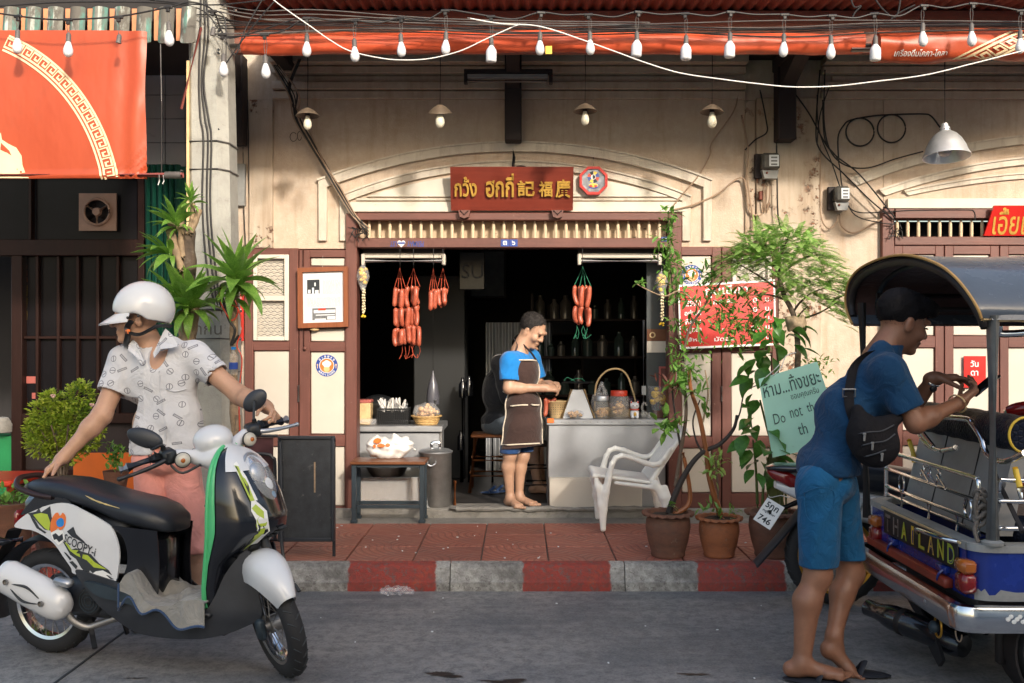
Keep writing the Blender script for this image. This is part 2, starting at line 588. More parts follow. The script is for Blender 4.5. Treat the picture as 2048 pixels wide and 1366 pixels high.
M['cable_white']=mat('cable_white',(.80,.78,.74),.5,0,.05,9)
M['chrome']=mat('chrome',(.72,.73,.75),.16,1.0,.08,8,0,100,rv=.05)
M['steel']=mat('stainless_steel',(.46,.47,.49),.42,.85,.14,5,.0003,60,((.2,.2,.2),.1,4),stretch=(1,1,4))
M['steel_dull']=mat('dull_steel',(.30,.29,.28),.45,.85,.25,6,.0004,90,((.10,.07,.05),.2,7))
M['alu']=mat('spun_aluminium',(.74,.75,.76),.42,.7,.1,12,0,80,rv=.06)
M['galv']=mat('galvanised_sheet',(.42,.43,.45),.5,.75,.1,3,.0005,50,((.25,.25,.26),.15,6))
M['white_plastic']=mat('white_plastic',(.86,.84,.79),.38,0,.05,4,.0003,160,((.50,.45,.36),.14,6))
M['white_paint']=mat('white_lacquer',(.66,.665,.68),.22,0,.03,4,0,100,((.45,.44,.42),.06,9),coat=.5)
M['black_gloss']=mat('black_lacquer',(.008,.009,.013),.2,0,.2,5,0,100,((.05,.05,.055),.12,16),coat=.6,rv=.06)
M['grey_plastic']=mat('worn_grey_plastic',(.026,.029,.036),.45,0,.25,6,.0004,140,((.12,.12,.13),.1,9))
M['seat']=mat('black_vinyl',(.016,.019,.026),.36,0,.2,8,.0005,350)
M['bulb']=mat('milky_bulb',(.66,.66,.68),.28,0,.02,6)
M['bulb_warm']=mat('cream_bulb',(.80,.75,.60),.3,0,.03,6)
M['white']=mat('white_sign_paint',(.82,.81,.78),.5,0,.05,9)
M['gold']=mat('gold_paint',(.62,.36,.07),.42,.25,.2,14,.0005,120)
M['sign_red']=wood('red_lacquer_board',(.21,.032,.016),.42,0,.15)
M['menu_red']=mat('red_enamel',(.55,.018,.012),.35,0,.12,4,.0004,30)
M['frame_wood']=wood('reddish_frame_wood',(.28,.085,.03),.45,2,.2)
M['paper']=mat('old_paper',(.70,.73,.76),.7,0,.06,5)
M['ink']=mat('faded_ink',(.36,.37,.40),.8,0,.1,30)
M['ink_dark']=mat('black_ink',(.03,.035,.04),.8,0,.1,30)
M['ink_mid']=mat('grey_ink',(.16,.165,.17),.8,0,.3,60)
M['blue_enamel']=mat('blue_enamel',(.02,.06,.30),.4,0,.2,12)
M['orange_print']=mat('orange_print',(.75,.17,.03),.5,0,.1,12)
M['yellow']=mat('yellow_tape',(.80,.52,.05),.5,0,.1,10)
M['lime']=mat('lime_sticker',(.42,.52,.05),.3,0,.08,14)
M['green_trim']=mat('mint_green_plastic',(.08,.46,.19),.36,0,.08,6,.0003,150,((.20,.42,.28),.12,20))
M['red_plastic']=mat('red_plastic',(.60,.05,.02),.35,0,.1,6)
M['wicker']=mat('wicker',(.62,.40,.16),.6,0,.3,40,.0015,90)
M['cane']=mat('pale_cane',(.66,.47,.24),.5,0,.2,20)
M['stool_wood']=wood('stool_wood',(.30,.10,.03),.4,2,.25)
M['table_wood']=wood('table_wood',(.20,.075,.032),.35,0,.25)
M['slate']=mat('slate_metal',(.030,.045,.058),.5,.2,.2,8,.0003,200)
M['bark']=mat('bark',(.12,.085,.06),.85,0,.4,18,.004,60,((.26,.22,.18),.4,12))
M['bark_pale']=mat('pale_bark',(.34,.24,.15),.8,0,.35,22,.003,70,((.14,.09,.05),.4,16))
M['bark_dark']=mat('dark_bark',(.035,.028,.026),.8,0,.4,18,.002,70)
M['soil']=mat('soil',(.045,.032,.022),.95,0,.5,30,.006,40)
M['leaf_long']=leafmat('strap_leaf',(.10,.25,.035),(.22,.42,.065),(.38,.56,.14),.30,6)
M['leaf_pale']=leafmat('feathery_leaf',(.22,.42,.07),(.38,.58,.15),(.52,.68,.26),.5,8)
M['leaf_mid']=leafmat('oval_leaf',(.09,.23,.035),(.18,.37,.07),(.30,.48,.13),.4,9)
M['leaf_dark']=leafmat('broad_leaf',(.045,.14,.022),(.09,.24,.04),None,.32,6)
M['leaf_bush']=leafmat('bush_leaf',(.16,.31,.025),(.36,.43,.04),(.52,.52,.10),.42,5)
M['skin_a']=mat('skin_a',(.50,.285,.185),.46,0,.10,14,.0008,240,((.40,.19,.12),.25,12),sss=.06)
M['skin_b']=mat('skin_b',(.50,.295,.195),.46,0,.10,14,.0008,240,((.40,.19,.12),.25,12),sss=.06)
M['skin_c']=mat('skin_c',(.26,.118,.068),.42,0,.16,12,.0009,240,((.28,.125,.075),.25,6),sss=.05)
M['hair']=mat('black_hair',(.007,.006,.007),.75,0,.4,90,.002,260,spec=.15)
M['hair_grey']=mat('greying_hair',(.030,.026,.025),.75,0,.5,40,.002,260,((.14,.13,.12),.35,60),spec=.2)
M['eye']=mat('dark_eye',(.015,.01,.01),.2,0,.1,8)
M['lips']=mat('lip_skin',(.30,.13,.09),.5,0,.1,20)
M['tail_red']=mat('red_lens',(.20,.008,.008),.15,0,.1,20,coat=.6)
M['tail_amber']=mat('amber_lens',(.40,.11,.015),.15,0,.15,20,coat=.6)
M['clear']=glass('clear_plastic',(.93,.95,.96),.05,.25)
M['film']=glass('cling_bag',(.97,.97,.98),.10,.16)
M['jar']=glass('jar_glass',(.96,.95,.92),.03,.16)
M['pane_dark']=mat('dark_pane',(.010,.009,.011),.22,0,.3,2,rv=.06,spec=.1)
M['fried']=mat('fried_pieces',(.62,.36,.15),.6,0,.45,45,.006,70,((.80,.62,.36),.4,40))
M['flower']=mat('yellow_petals',(.72,.46,.03),.6,0,.35,60,.004,90)
M['jasmine']=mat('jasmine_buds',(.74,.62,.40),.6,0,.2,40)
M['sausage']=None
def sausage_mat():
 t=NT('sausage_skin');p=t.pos()
 n=t.noise(p,60,4,.7);v=t.voro(p,130)
 c=t.mix(t.ramp(n,.3,.7),(.34,.065,.033),(.50,.125,.068))
 c=t.mix(t.ramp(v,.0,.22,(1,1,1,1),(0,0,0,1)),c,(.62,.27,.17))
 return t.done(c,.33,0,t.bump(n,.0015),Specular_IOR_Level=.5)
M['sausage']=sausage_mat()
def plaster_mat():
 """cream limewash with blotches, rain streaks under the mouldings and grime"""
 t=NT('cream_plaster');p=t.pos();q=t.pos((5,5,.5))
 n1=t.noise(p,1.7,6,.65);n2=t.noise(p,14,5,.7);s=t.noise(q,2.2,5,.65)
 c=t.mix(t.ramp(n1,.3,.7),(.51,.385,.285),(.61,.495,.39))
 c=t.mix(t.ramp(n2,.45,.8),c,(.65,.56,.46))
 c=t.mix(t.math('MULTIPLY',t.ramp(s,.5,.75),.5),c,(.36,.22,.12))
 k=t.math('MULTIPLY',t.ramp(t.noise(p,26,6,.8),.66,.70),t.ramp(t.noise(p,1.1,3,.5),.56,.66))
 c=t.mix(k,c,(.20,.12,.08))
 h=t.math('ADD',t.math('MULTIPLY',n2,.5),t.noise(p,90,3,.6))
 return t.done(c,.85,0,t.bump(h,.003))
M['plaster']=plaster_mat()
def pilaster_mat():
 """same limewash, flaked down to the brick in places"""
 t=NT('flaking_plaster');p=t.pos();q=t.pos((5,5,.5))
 n1=t.noise(p,2.1,6,.65);s=t.noise(q,2.4,5,.65)
 c=t.mix(t.ramp(n1,.3,.7),(.48,.37,.275),(.61,.52,.415))
 c=t.mix(t.math('MULTIPLY',t.ramp(s,.45,.75),.55),c,(.30,.19,.11))
 k=t.math('MULTIPLY',t.ramp(t.noise(p,17,6,.8),.54,.58),t.ramp(t.noise(p,2.3,3,.5),.49,.57))
 c=t.mix(k,c,t.mix(t.ramp(t.noise(p,40,3,.7),.4,.6),(.10,.06,.04),(.34,.14,.07)))
 h=t.math('SUBTRACT',t.math('MULTIPLY',t.noise(p,60,4,.7),.4),t.math('MULTIPLY',k,.8))
 return t.done(c,.87,0,t.bump(h,.006))
M['pilaster']=pilaster_mat()
def trim_mat():
 t=NT('moulding_limewash');p=t.pos();q=t.pos((4,4,.8))
 c=t.mix(t.ramp(t.noise(p,3,5,.65),.3,.7),(.56,.49,.41),(.72,.65,.54))
 c=t.mix(t.math('MULTIPLY',t.ramp(t.noise(q,3,5,.65),.5,.75),.6),c,(.30,.22,.16))
 return t.done(c,.85,0,t.bump(t.noise(p,60,4,.7),.003))
M['trim']=trim_mat()
def road_mat():
 t=NT('worn_road');p=t.pos();q=t.pos((.5,2.6,1))
 big=t.noise(p,.8,5,.6);sw=t.noise(q,2.2,6,.7);fine=t.noise(p,70,4,.75);mid=t.noise(p,15,6,.8,.3)
 c=t.mix(t.ramp(big,.40,.60),(.115,.124,.138),(.255,.250,.245))
 c=t.mix(t.math('MULTIPLY',t.ramp(sw,.42,.68),.7),c,(.31,.295,.28))
 c=t.mix(t.math('MULTIPLY_ADD',t.ramp(mid,.38,.58),.72,.28),(.062,.068,.078),c)
 c=t.mix(t.math('MULTIPLY',t.ramp(fine,.42,.66),.45),c,t.mix(.6,c,(.36,.345,.33)))
 c=t.mix(t.math('MULTIPLY',t.ramp(fine,.30,.44,(1,1,1,1),(0,0,0,1)),.4),c,(.06,.063,.07))
 st=t.ramp(t.noise(p,3.3,6,.75,.5),.68,.72)
 c=t.mix(t.math('MULTIPLY',st,.8),c,(.018,.018,.020))
 sp=t.math('MULTIPLY',t.math('LESS_THAN',t.voro(p,9.),.018),t.ramp(t.noise(p,1.4,2,.5),.5,.54))
 c=t.mix(sp,c,(.36,.35,.33))
 r=t.math('MULTIPLY_ADD',mid,.25,.55)
 return t.done(c,r,0,t.bump(t.math('ADD',fine,t.math('MULTIPLY',mid,1.6)),.004))
M['road']=road_mat()
def conc(name,a,b,stain=(.10,.09,.08),sa=.5):
 t=NT(name);p=t.pos()
 n=t.noise(p,4,6,.7);f=t.noise(p,120,3,.7)
 c=t.mix(t.ramp(n,.3,.7),a,b)
 c=t.mix(t.math('MULTIPLY',t.ramp(t.noise(p,7,6,.75,.5),.52,.66),sa),c,stain)
 k=t.ramp(t.noise(p,48,3,.6),.68,.72)
 c=t.mix(t.math('MULTIPLY',k,.7),c,stain)
 return t.done(c,.88,0,t.bump(t.math('ADD',f,t.math('MULTIPLY',n,2)),.003))
M['concrete']=conc('grey_concrete',(.20,.185,.165),(.30,.285,.26))
M['concrete_pole']=conc('pole_concrete',(.30,.29,.26),(.42,.41,.37),(.16,.15,.13),.35)
M['pavebase']=conc('joint_mortar',(.13,.11,.095),(.2,.175,.15))
def tile_mat():
 """dark red pavement tile; fan shaped ribs pressed into the face, worn bare on the ridges"""
 t=NT('red_paving_tile');p=t.pos();x,y,z=t.sep(p)
 def arcs(cx,cy):
  dx=t.math('SUBTRACT',x,cx);dy=t.math('SUBTRACT',y,cy)
  return t.math('SQRT',t.math('ADD',t.math('MULTIPLY',dx,dx),t.math('MULTIPLY',dy,dy)))
 d1=arcs(-.2,-.2);d2=arcs(.2,-.2)
 sel=t.math('GREATER_THAN',d1,.235)
 d=t.math('ADD',t.math('MULTIPLY',d1,t.math('SUBTRACT',1.0,sel)),t.math('MULTIPLY',d2,sel))
 rib=t.math('SINE',t.math('MULTIPLY',d,2*PI/.047))
 r01=t.math('MULTIPLY_ADD',rib,.5,.5)
 n=t.noise(p,9,5,.7);f=t.noise(p,150,3,.7)
 oi=t.n('ObjectInfo');rnd=oi.outputs['Random']
 c=t.mix(t.ramp(n,.3,.7),(.33,.105,.072),(.46,.165,.11))
 c=t.mix(t.math('MULTIPLY',rnd,.55),c,(.20,.080,.062))
 c=t.mix(t.ramp(r01,.04,.20,(.7,.7,.7,1),(0,0,0,1)),c,(.19,.075,.055))
 w=t.math('MULTIPLY',t.ramp(r01,.90,.985),t.ramp(n,.45,.6))
 c=t.mix(t.math('MULTIPLY',w,.45),c,(.50,.29,.21))
 c=t.mix(t.math('MULTIPLY',t.ramp(t.noise(p,5,4,.7),.5,.75),.45),c,(.10,.085,.078))
 return t.done(c,.62,0,t.bump(t.math('ADD',t.math('MULTIPLY',rib,.55),t.math('MULTIPLY',f,.3)),.0032))
M['tile']=tile_mat()
def kerb_mat():
 """concrete kerb with a worn band of red paint between two edges of each stone, grey-white paint elsewhere"""
 t=NT('painted_kerb');p=t.pos();x,y,z=t.sep(p)
 n=t.noise(p,5,6,.75);f=t.noise(p,110,3,.7);m=t.noise(p,30,5,.75)
 e=t.math('MULTIPLY_ADD',t.noise(p,16,3,.6),.05,-.025)
 xx=t.math('ADD',t.math('ADD',x,e),.5)
 red=t.math('MULTIPLY',t.ramp(xx,.405,.415),t.ramp(xx,.93,.94,(1,1,1,1),(0,0,0,1)))
 base=t.mix(t.ramp(n,.3,.7),(.13,.125,.118),(.30,.29,.27))
 wht=t.mix(t.ramp(m,.35,.6),base,(.50,.49,.46))
 wht=t.mix(t.ramp(n,.38,.66),base,wht)
 rd=t.mix(t.ramp(m,.3,.62),(.15,.055,.045),(.33,.042,.030))
 rd=t.mix(t.ramp(n,.60,.72),rd,(.42,.07,.03))
 c=t.mix(red,wht,rd)
 c=t.mix(t.math('MULTIPLY',t.ramp(t.noise(p,26,6,.8),.54,.62),.8),c,(.12,.11,.10))
 return t.done(c,.75,0,t.bump(t.math('ADD',f,t.math('MULTIPLY',m,2)),.005))
M['kerb']=kerb_mat()
def fabric(name,col,var=.12,scale=420.,rough=.85,wr=.004,wsc=9.,sheen=.25):
 t=NT(name);p=t.pos()
 n=t.noise(p,wsc,4,.55,1.2);f=t.noise(p,scale,2,.6)
 c=t.mix(t.ramp(t.noise(p,5,4,.6),.3,.7),tuple(x*(1-var)for x in col),tuple(min(1,x*(1+var))for x in col))
 h=t.math('ADD',t.math('MULTIPLY',n,3.0),t.math('MULTIPLY',f,.12))
 return t.done(c,rough,0,t.bump(h,wr),Sheen_Weight=sheen,Specular_IOR_Level=.25)
M['blue_shirt']=fabric('bright_blue_jersey',(.012,.20,.56),.08)
M['blue_short_dark']=fabric('navy_shorts',(.018,.055,.16),.12)
M['apron']=fabric('brown_canvas_apron',(.048,.026,.022),.12)
M['piping']=fabric('cream_piping',(.66,.58,.46),.05)
M['polo']=fabric('deep_blue_polo',(.007,.046,.115),.15,sheen=.1,wr=.007)
M['short_blue']=fabric('blue_twill_shorts',(.008,.090,.21),.18,sheen=.1,wr=.008)
M['short_pink']=fabric('washed_red_shorts',(.74,.31,.26),.22,wr=.005)
M['dark_shirt']=fabric('dark_grey_shirt',(.022,.024,.03),.2)
M['grey_short']=fabric('grey_shorts',(.10,.12,.14),.15)
M['bag']=fabric('black_nylon',(.009,.008,.010),.2,300,sheen=0)
M['rag']=fabric('grey_rag',(.26,.25,.23),.22,200,wr=.008)
M['rag_edge']=fabric('blue_binding',(.03,.06,.13),.15)
M['canvas']=mat('vinyl_roof',(.095,.112,.14),.26,0,.14,4,.001,40,((.05,.06,.08),.2,5))
M['canvas_in']=fabric('roof_lining',(.075,.040,.038),.15)
M['croc']=None
def croc_mat():
 t=NT('embossed_vinyl');p=t.pos((1,1.6,1));v=t.voro(p,46,'DISTANCE_TO_EDGE')
 c=t.mix(t.ramp(v,.0,.12),(.003,.004,.008),(.012,.016,.032))
 return t.done(c,.42,0,t.bump(t.ramp(v,0,.25),.002),Specular_IOR_Level=.1)
M['croc']=croc_mat()
def print_shirt():
 """white cotton with a scattered print: ringed peace-like circles and short hatched bars"""
 t=NT('printed_white_cotton');p0=t.pos();x0,y0,z0=t.sep(p0)
 cb_=t.n('CombineXYZ');t.l(x0,cb_.inputs[0]);t.l(z0,cb_.inputs[1]);p=cb_.outputs[0]
 v1=t.n('TexVoronoi',voronoi_dimensions='2D');t.l(p,v1.inputs['Vector']);v1.inputs['Scale'].default_value=14.5;v1.inputs['Randomness'].default_value=.7
 d=v1.outputs['Distance'];cr=t.sep(v1.outputs['Color'])
 pick=t.math('GREATER_THAN',cr[0],.42)
 ring=t.math('LESS_THAN',t.math('ABSOLUTE',t.math('SUBTRACT',d,.21)),.024)
 mp=t.n('VectorMath',operation='SUBTRACT');t.l(p,mp.inputs[0]);t.l(v1.outputs['Position'],mp.inputs[1])
 lx,lz,ly=t.sep(mp.outputs[0])
 ang=t.math('MULTIPLY',cr[1],6.28)
 u=t.math('ADD',t.math('MULTIPLY',lx,t.math('COSINE',ang)),t.math('MULTIPLY',lz,t.math('SINE',ang)))
 w=t.math('SUBTRACT',t.math('MULTIPLY',lz,t.math('COSINE',ang)),t.math('MULTIPLY',lx,t.math('SINE',ang)))
 inside=t.math('LESS_THAN',d,.21)
 spoke=t.math('MULTIPLY',t.math('LESS_THAN',t.math('ABSOLUTE',u),.0022),inside)
 circ=t.math('MULTIPLY',pick,t.math('MAXIMUM',ring,spoke))
 bar=t.math('MULTIPLY',t.math('LESS_THAN',t.math('ABSOLUTE',u),.0065),t.math('LESS_THAN',t.math('ABSOLUTE',w),.024))
 core=t.math('MULTIPLY',t.math('LESS_THAN',t.math('ABSOLUTE',u),.0032),t.math('LESS_THAN',t.math('ABSOLUTE',w),.020))
 hatch=t.math('GREATER_THAN',t.math('FRACT',t.math('MULTIPLY',w,190.)),.45)
 bars=t.math('MULTIPLY',t.math('SUBTRACT',1.,pick),t.math('SUBTRACT',bar,t.math('MULTIPLY',core,hatch)))
 k=t.math('MULTIPLY',t.math('MAXIMUM',circ,bars),.8)
 c=t.mix(t.ramp(t.noise(p,5,4,.6),.3,.7),(.56,.56,.59),(.63,.63,.65))
 c=t.mix(k,c,(.09,.09,.115))
 h=t.math('ADD',t.math('MULTIPLY',t.noise(p,7,4,.55,1.2),3.),t.math('MULTIPLY',t.noise(p,380,2,.6),.12))
 return t.done(c,.85,0,t.bump(h,.006),Sheen_Weight=.2,Specular_IOR_Level=.25)
M['print']=print_shirt()
def terracotta(name,a,b):
 t=NT(name);p=t.pos();q=t.pos((1.4,1.4,4))
 n=t.noise(q,4,6,.7);f=t.noise(p,130,3,.7)
 c=t.mix(t.ramp(n,.3,.7),a,b)
 c=t.mix(t.math('MULTIPLY',t.ramp(t.noise(p,9,5,.75),.5,.7),.5),c,(.09,.065,.05))
 c=t.mix(t.math('MULTIPLY',t.ramp(t.noise(p,13,5,.75),.62,.72),.5),c,(.40,.36,.30))
 return t.done(c,.8,0,t.bump(f,.003))
M['pot_dark']=terracotta('weathered_terracotta',(.10,.045,.03),(.20,.085,.05))
M['pot_orange']=terracotta('orange_terracotta',(.25,.085,.035),(.38,.13,.05))
def awning_mat(name,a,b):
 t=NT(name);p=t.pos((1,1,.5))
 n=t.noise(p,3,5,.6,.6)
 c=t.mix(t.ramp(n,.3,.7),a,b)
 c=t.mix(t.math('MULTIPLY',t.ramp(t.noise(p,6,5,.7),.55,.8),.35),c,(.20,.06,.03))
 return t.done(c,.42,0,t.bump(t.noise(p,5,3,.5),.01),Specular_IOR_Level=.45)
M['awning']=awning_mat('orange_vinyl',(.36,.052,.016),(.43,.07,.024))
M['awning_red']=awning_mat('red_vinyl',(.60,.085,.032),(.70,.12,.05))
M['cream_print']=mat('cream_vinyl_print',(.78,.62,.38),.5,0,.06,8)
M['green_shutter']=mat('green_shutter',(.012,.11,.072),.5,0,.2,6)
M['green_board']=mat('green_board',(.012,.22,.07),.45,0,.15,6)
M['orange_board']=mat('orange_board',(.70,.14,.01),.5,0,.08,6)
M['mint_card']=mat('mint_card',(.54,.92,.74),.65,0,.05,4)
M['rust_sheet']=mat('rusty_roof_sheet',(.20,.075,.055),.75,0,.25,5,.002,60,((.09,.05,.05),.4,4))
M['fascia']=mat('faded_red_fascia',(.26,.105,.075),.75,0,.2,3,.002,60,((.12,.075,.065),.35,6),stretch=(.4,1,2))
def lane(name,col):
 return mat(name,col,.8,0,.2,6,.002,60,((.11,.10,.085),.75,9),stretch=(1,1,.5))
M['tile_teal']=lane('teal_roof_tile',(.10,.25,.21))
M['tile_white']=lane('pale_roof_tile',(.48,.52,.47))
M['tile_grey']=lane('mossy_roof_tile',(.22,.22,.19))
M['tile_orange']=mat('orange_roof_tile',(.58,.24,.12),.75,0,.15,6,.001,60,((.2,.14,.1),.2,7))
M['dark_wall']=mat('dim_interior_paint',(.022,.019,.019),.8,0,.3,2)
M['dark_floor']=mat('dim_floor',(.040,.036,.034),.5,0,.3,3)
M['wall_tile']=mat('white_wall_tile',(.40,.38,.37),.3,0,.06,4)
M['shop_wood']=wood('dark_shop_wood',(.022,.010,.008),.4,2,.25)
M['shop_wood'].node_tree.nodes['Principled BSDF'].inputs['Specular IOR Level'].default_value=.15
M['meter_glass']=mat('meter_glass',(.09,.085,.075),.15,0,.2,14)
M['meter_grey']=mat('meter_case',(.28,.28,.27),.6,0,.15,12)
M['brick_red']=mat('bare_brick',(.33,.12,.06),.9,0,.4,30,.005,50)
M['tuk_blue']=mat('royal_blue_lacquer',(.010,.030,.22),.25,0,.25,5,0,100,((.30,.30,.32),.10,5),coat=.4)
M['primer']=mat('bare_scuffed_metal',(.34,.34,.33),.6,.3,.2,12,.001,80)
M['tuk_dark']=mat('dark_underbody',(.016,.012,.012),.6,.1,.3,9)
M['rust_red']=mat('red_oxide',(.18,.040,.020),.65,0,.3,10)
M['screen_grey']=mat('grey_vinyl_seatback',(.34,.33,.32),.6,0,.12,5,.001,120,((.12,.11,.1),.25,5))
M['gold_rim']=mat('gold_anodised_rim',(.52,.27,.035),.3,.6,.1,8)
M['rope']=mat('rope',(.17,.145,.125),.9,0,.3,60,.004,160)
M['flipflop']=mat('flip_flop',(.012,.014,.022),.7,0,.2,12)
M['board_black']=mat('worn_black_board',(.030,.033,.038),.6,0,.35,14,.001,160,((.15,.14,.13),.25,22))
M['plastic_bag']=mat('white_bag',(.76,.74,.71),.4,0,.06,10,.004,22)
M['foil']=mat('crumpled_film',(.72,.74,.76),.12,.3,.15,30,.008,40)
M['pink_paint']=mat('pink_step_paint',(.42,.11,.09),.6,0,.15,6)
# --------- ground, road, kerb, pavement
def inst(name,me,loc,parent=None,rz=0.0,rot=None,scale=None):
 o=bpy.data.objects.new(name,me);C.objects.link(o)
 org=ORG.get(parent.name,(0,0,0))if parent is not None else(0,0,0)
 o.location=(loc[0]-org[0],loc[1]-org[1],loc[2]-org[2])
 o.rotation_euler=rot if rot is not None else(0,0,rz)
 if scale is not None:o.scale=scale if hasattr(scale,'__len__')else(scale,)*3
 if parent is not None:o.parent=parent
 return o
struct('ground',MB().plane([(-150,-150,-.06),(150,-150,-.06),(150,150,-.06),(-150,150,-.06)]),M['concrete'])
road=struct('road',MB().plane([(-60,-3.6,0),(60,-3.6,0),(60,5.955,0),(-60,5.955,0)]),M['road'])
for jx in(-2.03,2.95,-7.0,7.9):
 obj('joint',MB().box(jx-.006,jx+.006,-3.6,5.94,-.02,.0035),M['ink_dark'],road)
def blot(cx,cy,rx,ry,z,seed,n=80):
 rr=random.Random(seed);ph=[rr.uniform(0,6.28)for _ in range(6)]
 pts=[]
 for k in range(n):
  a=2*PI*k/n
  q=.8+sum(.30/(j+1)**.6*math.sin((j+2)*a+ph[j])for j in range(6))+rr.uniform(-.22,.22)
  pts.append((cx+rx*q*math.cos(a),cy+ry*q*math.sin(a),z))
 return pts
M['wet']=mat('oily_stain',(.012,.012,.014),.35,0,.3,8,.002,90)
for i,(a,b,rx,ry)in enumerate(((885,1350,.085,.035),(1010,1364,.14,.02),(1390,1350,.06,.018),(272,1358,.04,.010))):
 q=P(a,b,FPX*1.5/(b-CY))
 obj('stain',MB().plane(blot(q.x,q.y,rx,ry,.004+i*.0003,5+i)),M['wet'],road)
prof=[(5.94,0),(5.944,.052),(5.953,.058),(5.958,.064),(5.966,.118),(5.978,.142),(6.0,.154),(6.055,.157),(6.055,-.02),(5.94,-.02)]
kerb=struct('kerb',MB().box(-12,12,6.0,6.06,-.05,.12),M['concrete'])
KL=1.046
kb=MB()
ring=lambda x:[(x,a-5.94,b)for a,b in prof]
kb.loft([ring(-KL/2+.003),ring(-KL/2+.008),ring(-.2),ring(.1),ring(.4),ring(KL/2-.008),ring(KL/2-.003)])
kme=me_from('kerb_stone',kb.v,kb.f,M['kerb'],None,40,True)
for k in range(-5,6):
 inst('kerb_stone',kme,(-.415+KL*(k+.5),5.94,0),kerb)
pave=struct('pavement',MB().box(-12,12,6.06,7.62,-.05,.141),M['pavebase'])
tme=None
T=.414
tb=MB();tb.box(-T/2+.004,T/2-.004,-T/2+.005,T/2-.005,-.03,.0,.004)
tme=me_from('paving_tile',tb.v,tb.f,M['tile'],None,None)
for r in range(3):
 for k in range(-9,12):
  x=-1.065+T*(k+.5);y=6.065+T*(r+.5)
  if r==2 and x<-1.35:continue
  inst('paving_tile',tme,(x,y,.155+random.uniform(-.0015,.0015)),pave,rz=PI/2*(0 if(k+r)%2 else 1)if random.random()<.85 else PI)
obj('apron_slab',MB().box(-1.49,12,7.312,7.66,.1,.153,.004),M['concrete'],pave)
obj('apron_slab',MB().box(-12,-1.494,6.90,7.66,.1,.1535,.004),M['concrete'],pave)
YW=7.62
def fx(px):return(px-CX)*7.6/FPX
def fz(py):return HCAM-(py-CY)*7.6/FPX
def fbox(mb,x0,x1,y0,y1,d0,d1,b=.003):
 """box on the facade from its picture edges, depth d0..d1 metres in front of (+) the wall plane"""
 return mb.box(fx(x0),fx(x1),YW-d1,YW-d0,fz(y1),fz(y0),b)
 # --------- the sausage shop's house
shop=thing('shophouse','cream plaster shophouse with arched mouldings and brown timber doors, open sausage shop','building',(0,YW,.155))
mb=MB()
mb.box(fx(470),fx(695),YW,YW+.2,fz(497),4.6)
mb.box(fx(695),fx(1362),YW,YW+.2,fz(428),4.6)
mb.box(fx(1362),fx(1555),YW,YW+.2,fz(494),4.6)
mb.box(fx(1555),fx(1768),YW,YW+.2,.1,4.6)
mb.box(fx(470),fx(492),YW,YW+.2,.1,fz(497))
obj('wall',mb,M['plaster'],shop,None)
mb=MB();fbox(mb,499,546,200,496,.0,.035,.004)
obj('pilaster',mb,M['pilaster'],shop)
mb=MB();fbox(mb,1512,1641,197,490,.0,.04,.004);fbox(mb,1556,1641,490,1037,.0,.04,.004)
obj('pilaster',mb,M['pilaster'],shop)
mb=MB();fbox(mb,1490,1511,200,470,.0,.018,.004)
obj('conduit_board',mb,M['pilaster'],shop)
for(x0,x1)in((546,1490),(1642,2250)):
 for i,(a,b,d)in enumerate(((118,134,.16),(136,150,.08),(166,181,.07),(183,199,.045))):
  mb=MB();fbox(mb,x0,x1,a,b,0,d,.006)
  obj('cornice_band',mb,M['plaster'],shop)
 mb=MB();fbox(mb,x0+22,x1-22,152,165,0,.03,.006);obj('cornice_panel',mb,M['plaster'],shop)
def arcpts(xc,half,ytop,sg,n=40):
 Rr=(half*half+sg*sg)/(2*sg);yc=ytop+Rr
 return[(xc-half+2*half*i/n,yc-math.sqrt(max(0,Rr*Rr-(-half+2*half*i/n)**2)))for i in range(n+1)]
def arch(xc,half,ytop,sg,th,d,legs=None,parent=shop,name='arch_moulding'):
 a=[(fx(x),fz(y))for x,y in arcpts(xc,half,ytop,sg)]
 b=[(fx(x),fz(y))for x,y in arcpts(xc,half-th*.9,ytop+th,sg-th*.25)]
 mb=MB();mb.strip(b,a,YW-d,YW)
 obj(name,mb,M['trim'],parent,35,True)
 c=[(fx(x),fz(y))for x,y in arcpts(xc,half+3,ytop-3,sg)]
 mb=MB();mb.strip(a,c,YW-d-.012,YW)
 obj('arch_fillet',mb,M['trim'],parent,35,True)
 if legs:
  for sx in(-1,1):
   x0=xc+sx*half;x1=xc+sx*(half-legs[0])
   mb=MB();fbox(mb,min(x0,x1),max(x0,x1),ytop+sg-2,legs[1],0,d-.002,.004)
   obj('arch_leg',mb,M['trim'],parent)
arch(1030,393,286,76,17,.035,(17,494 if False else 482))
arch(1030,351,324,70,13,.028,(17,482))
a=[(fx(x),fz(y))for x,y in arcpts(1035,300,345,47)]
b=[(x,fz(393))for x,_ in a]
mb=MB();mb.strip(b,a,YW-.018,YW);obj('tympanum',mb,M['white_trim'],shop,None,True)
mb=MB();fbox(mb,700,1372,404,424,0,.03);obj('string_course',mb,M['white_trim'],shop)
mb=MB();fbox(mb,712,1360,396,401,0,.016);obj('bead',mb,M['trim'],shop)
fr=MB();fbox(fr,693,715,428,1037,-.1,.055,.004);obj('door_jamb',fr,M['brown'],shop)
fr=MB();fbox(fr,1336,1362,428,1020,-.1,.055,.004);obj('door_jamb',fr,M['brown'],shop)
fr=MB();fbox(fr,716,1335,427,442,-.1,.075,.005);obj('lintel',fr,M['brown_h'],shop)
lin=MB();fbox(lin,716,1335,477,496,-.1,.06,.004);lintel=obj('lintel',lin,M['brown_h'],shop)
bk=MB();fbox(bk,716,1335,442,477,-.1,-.06,0)
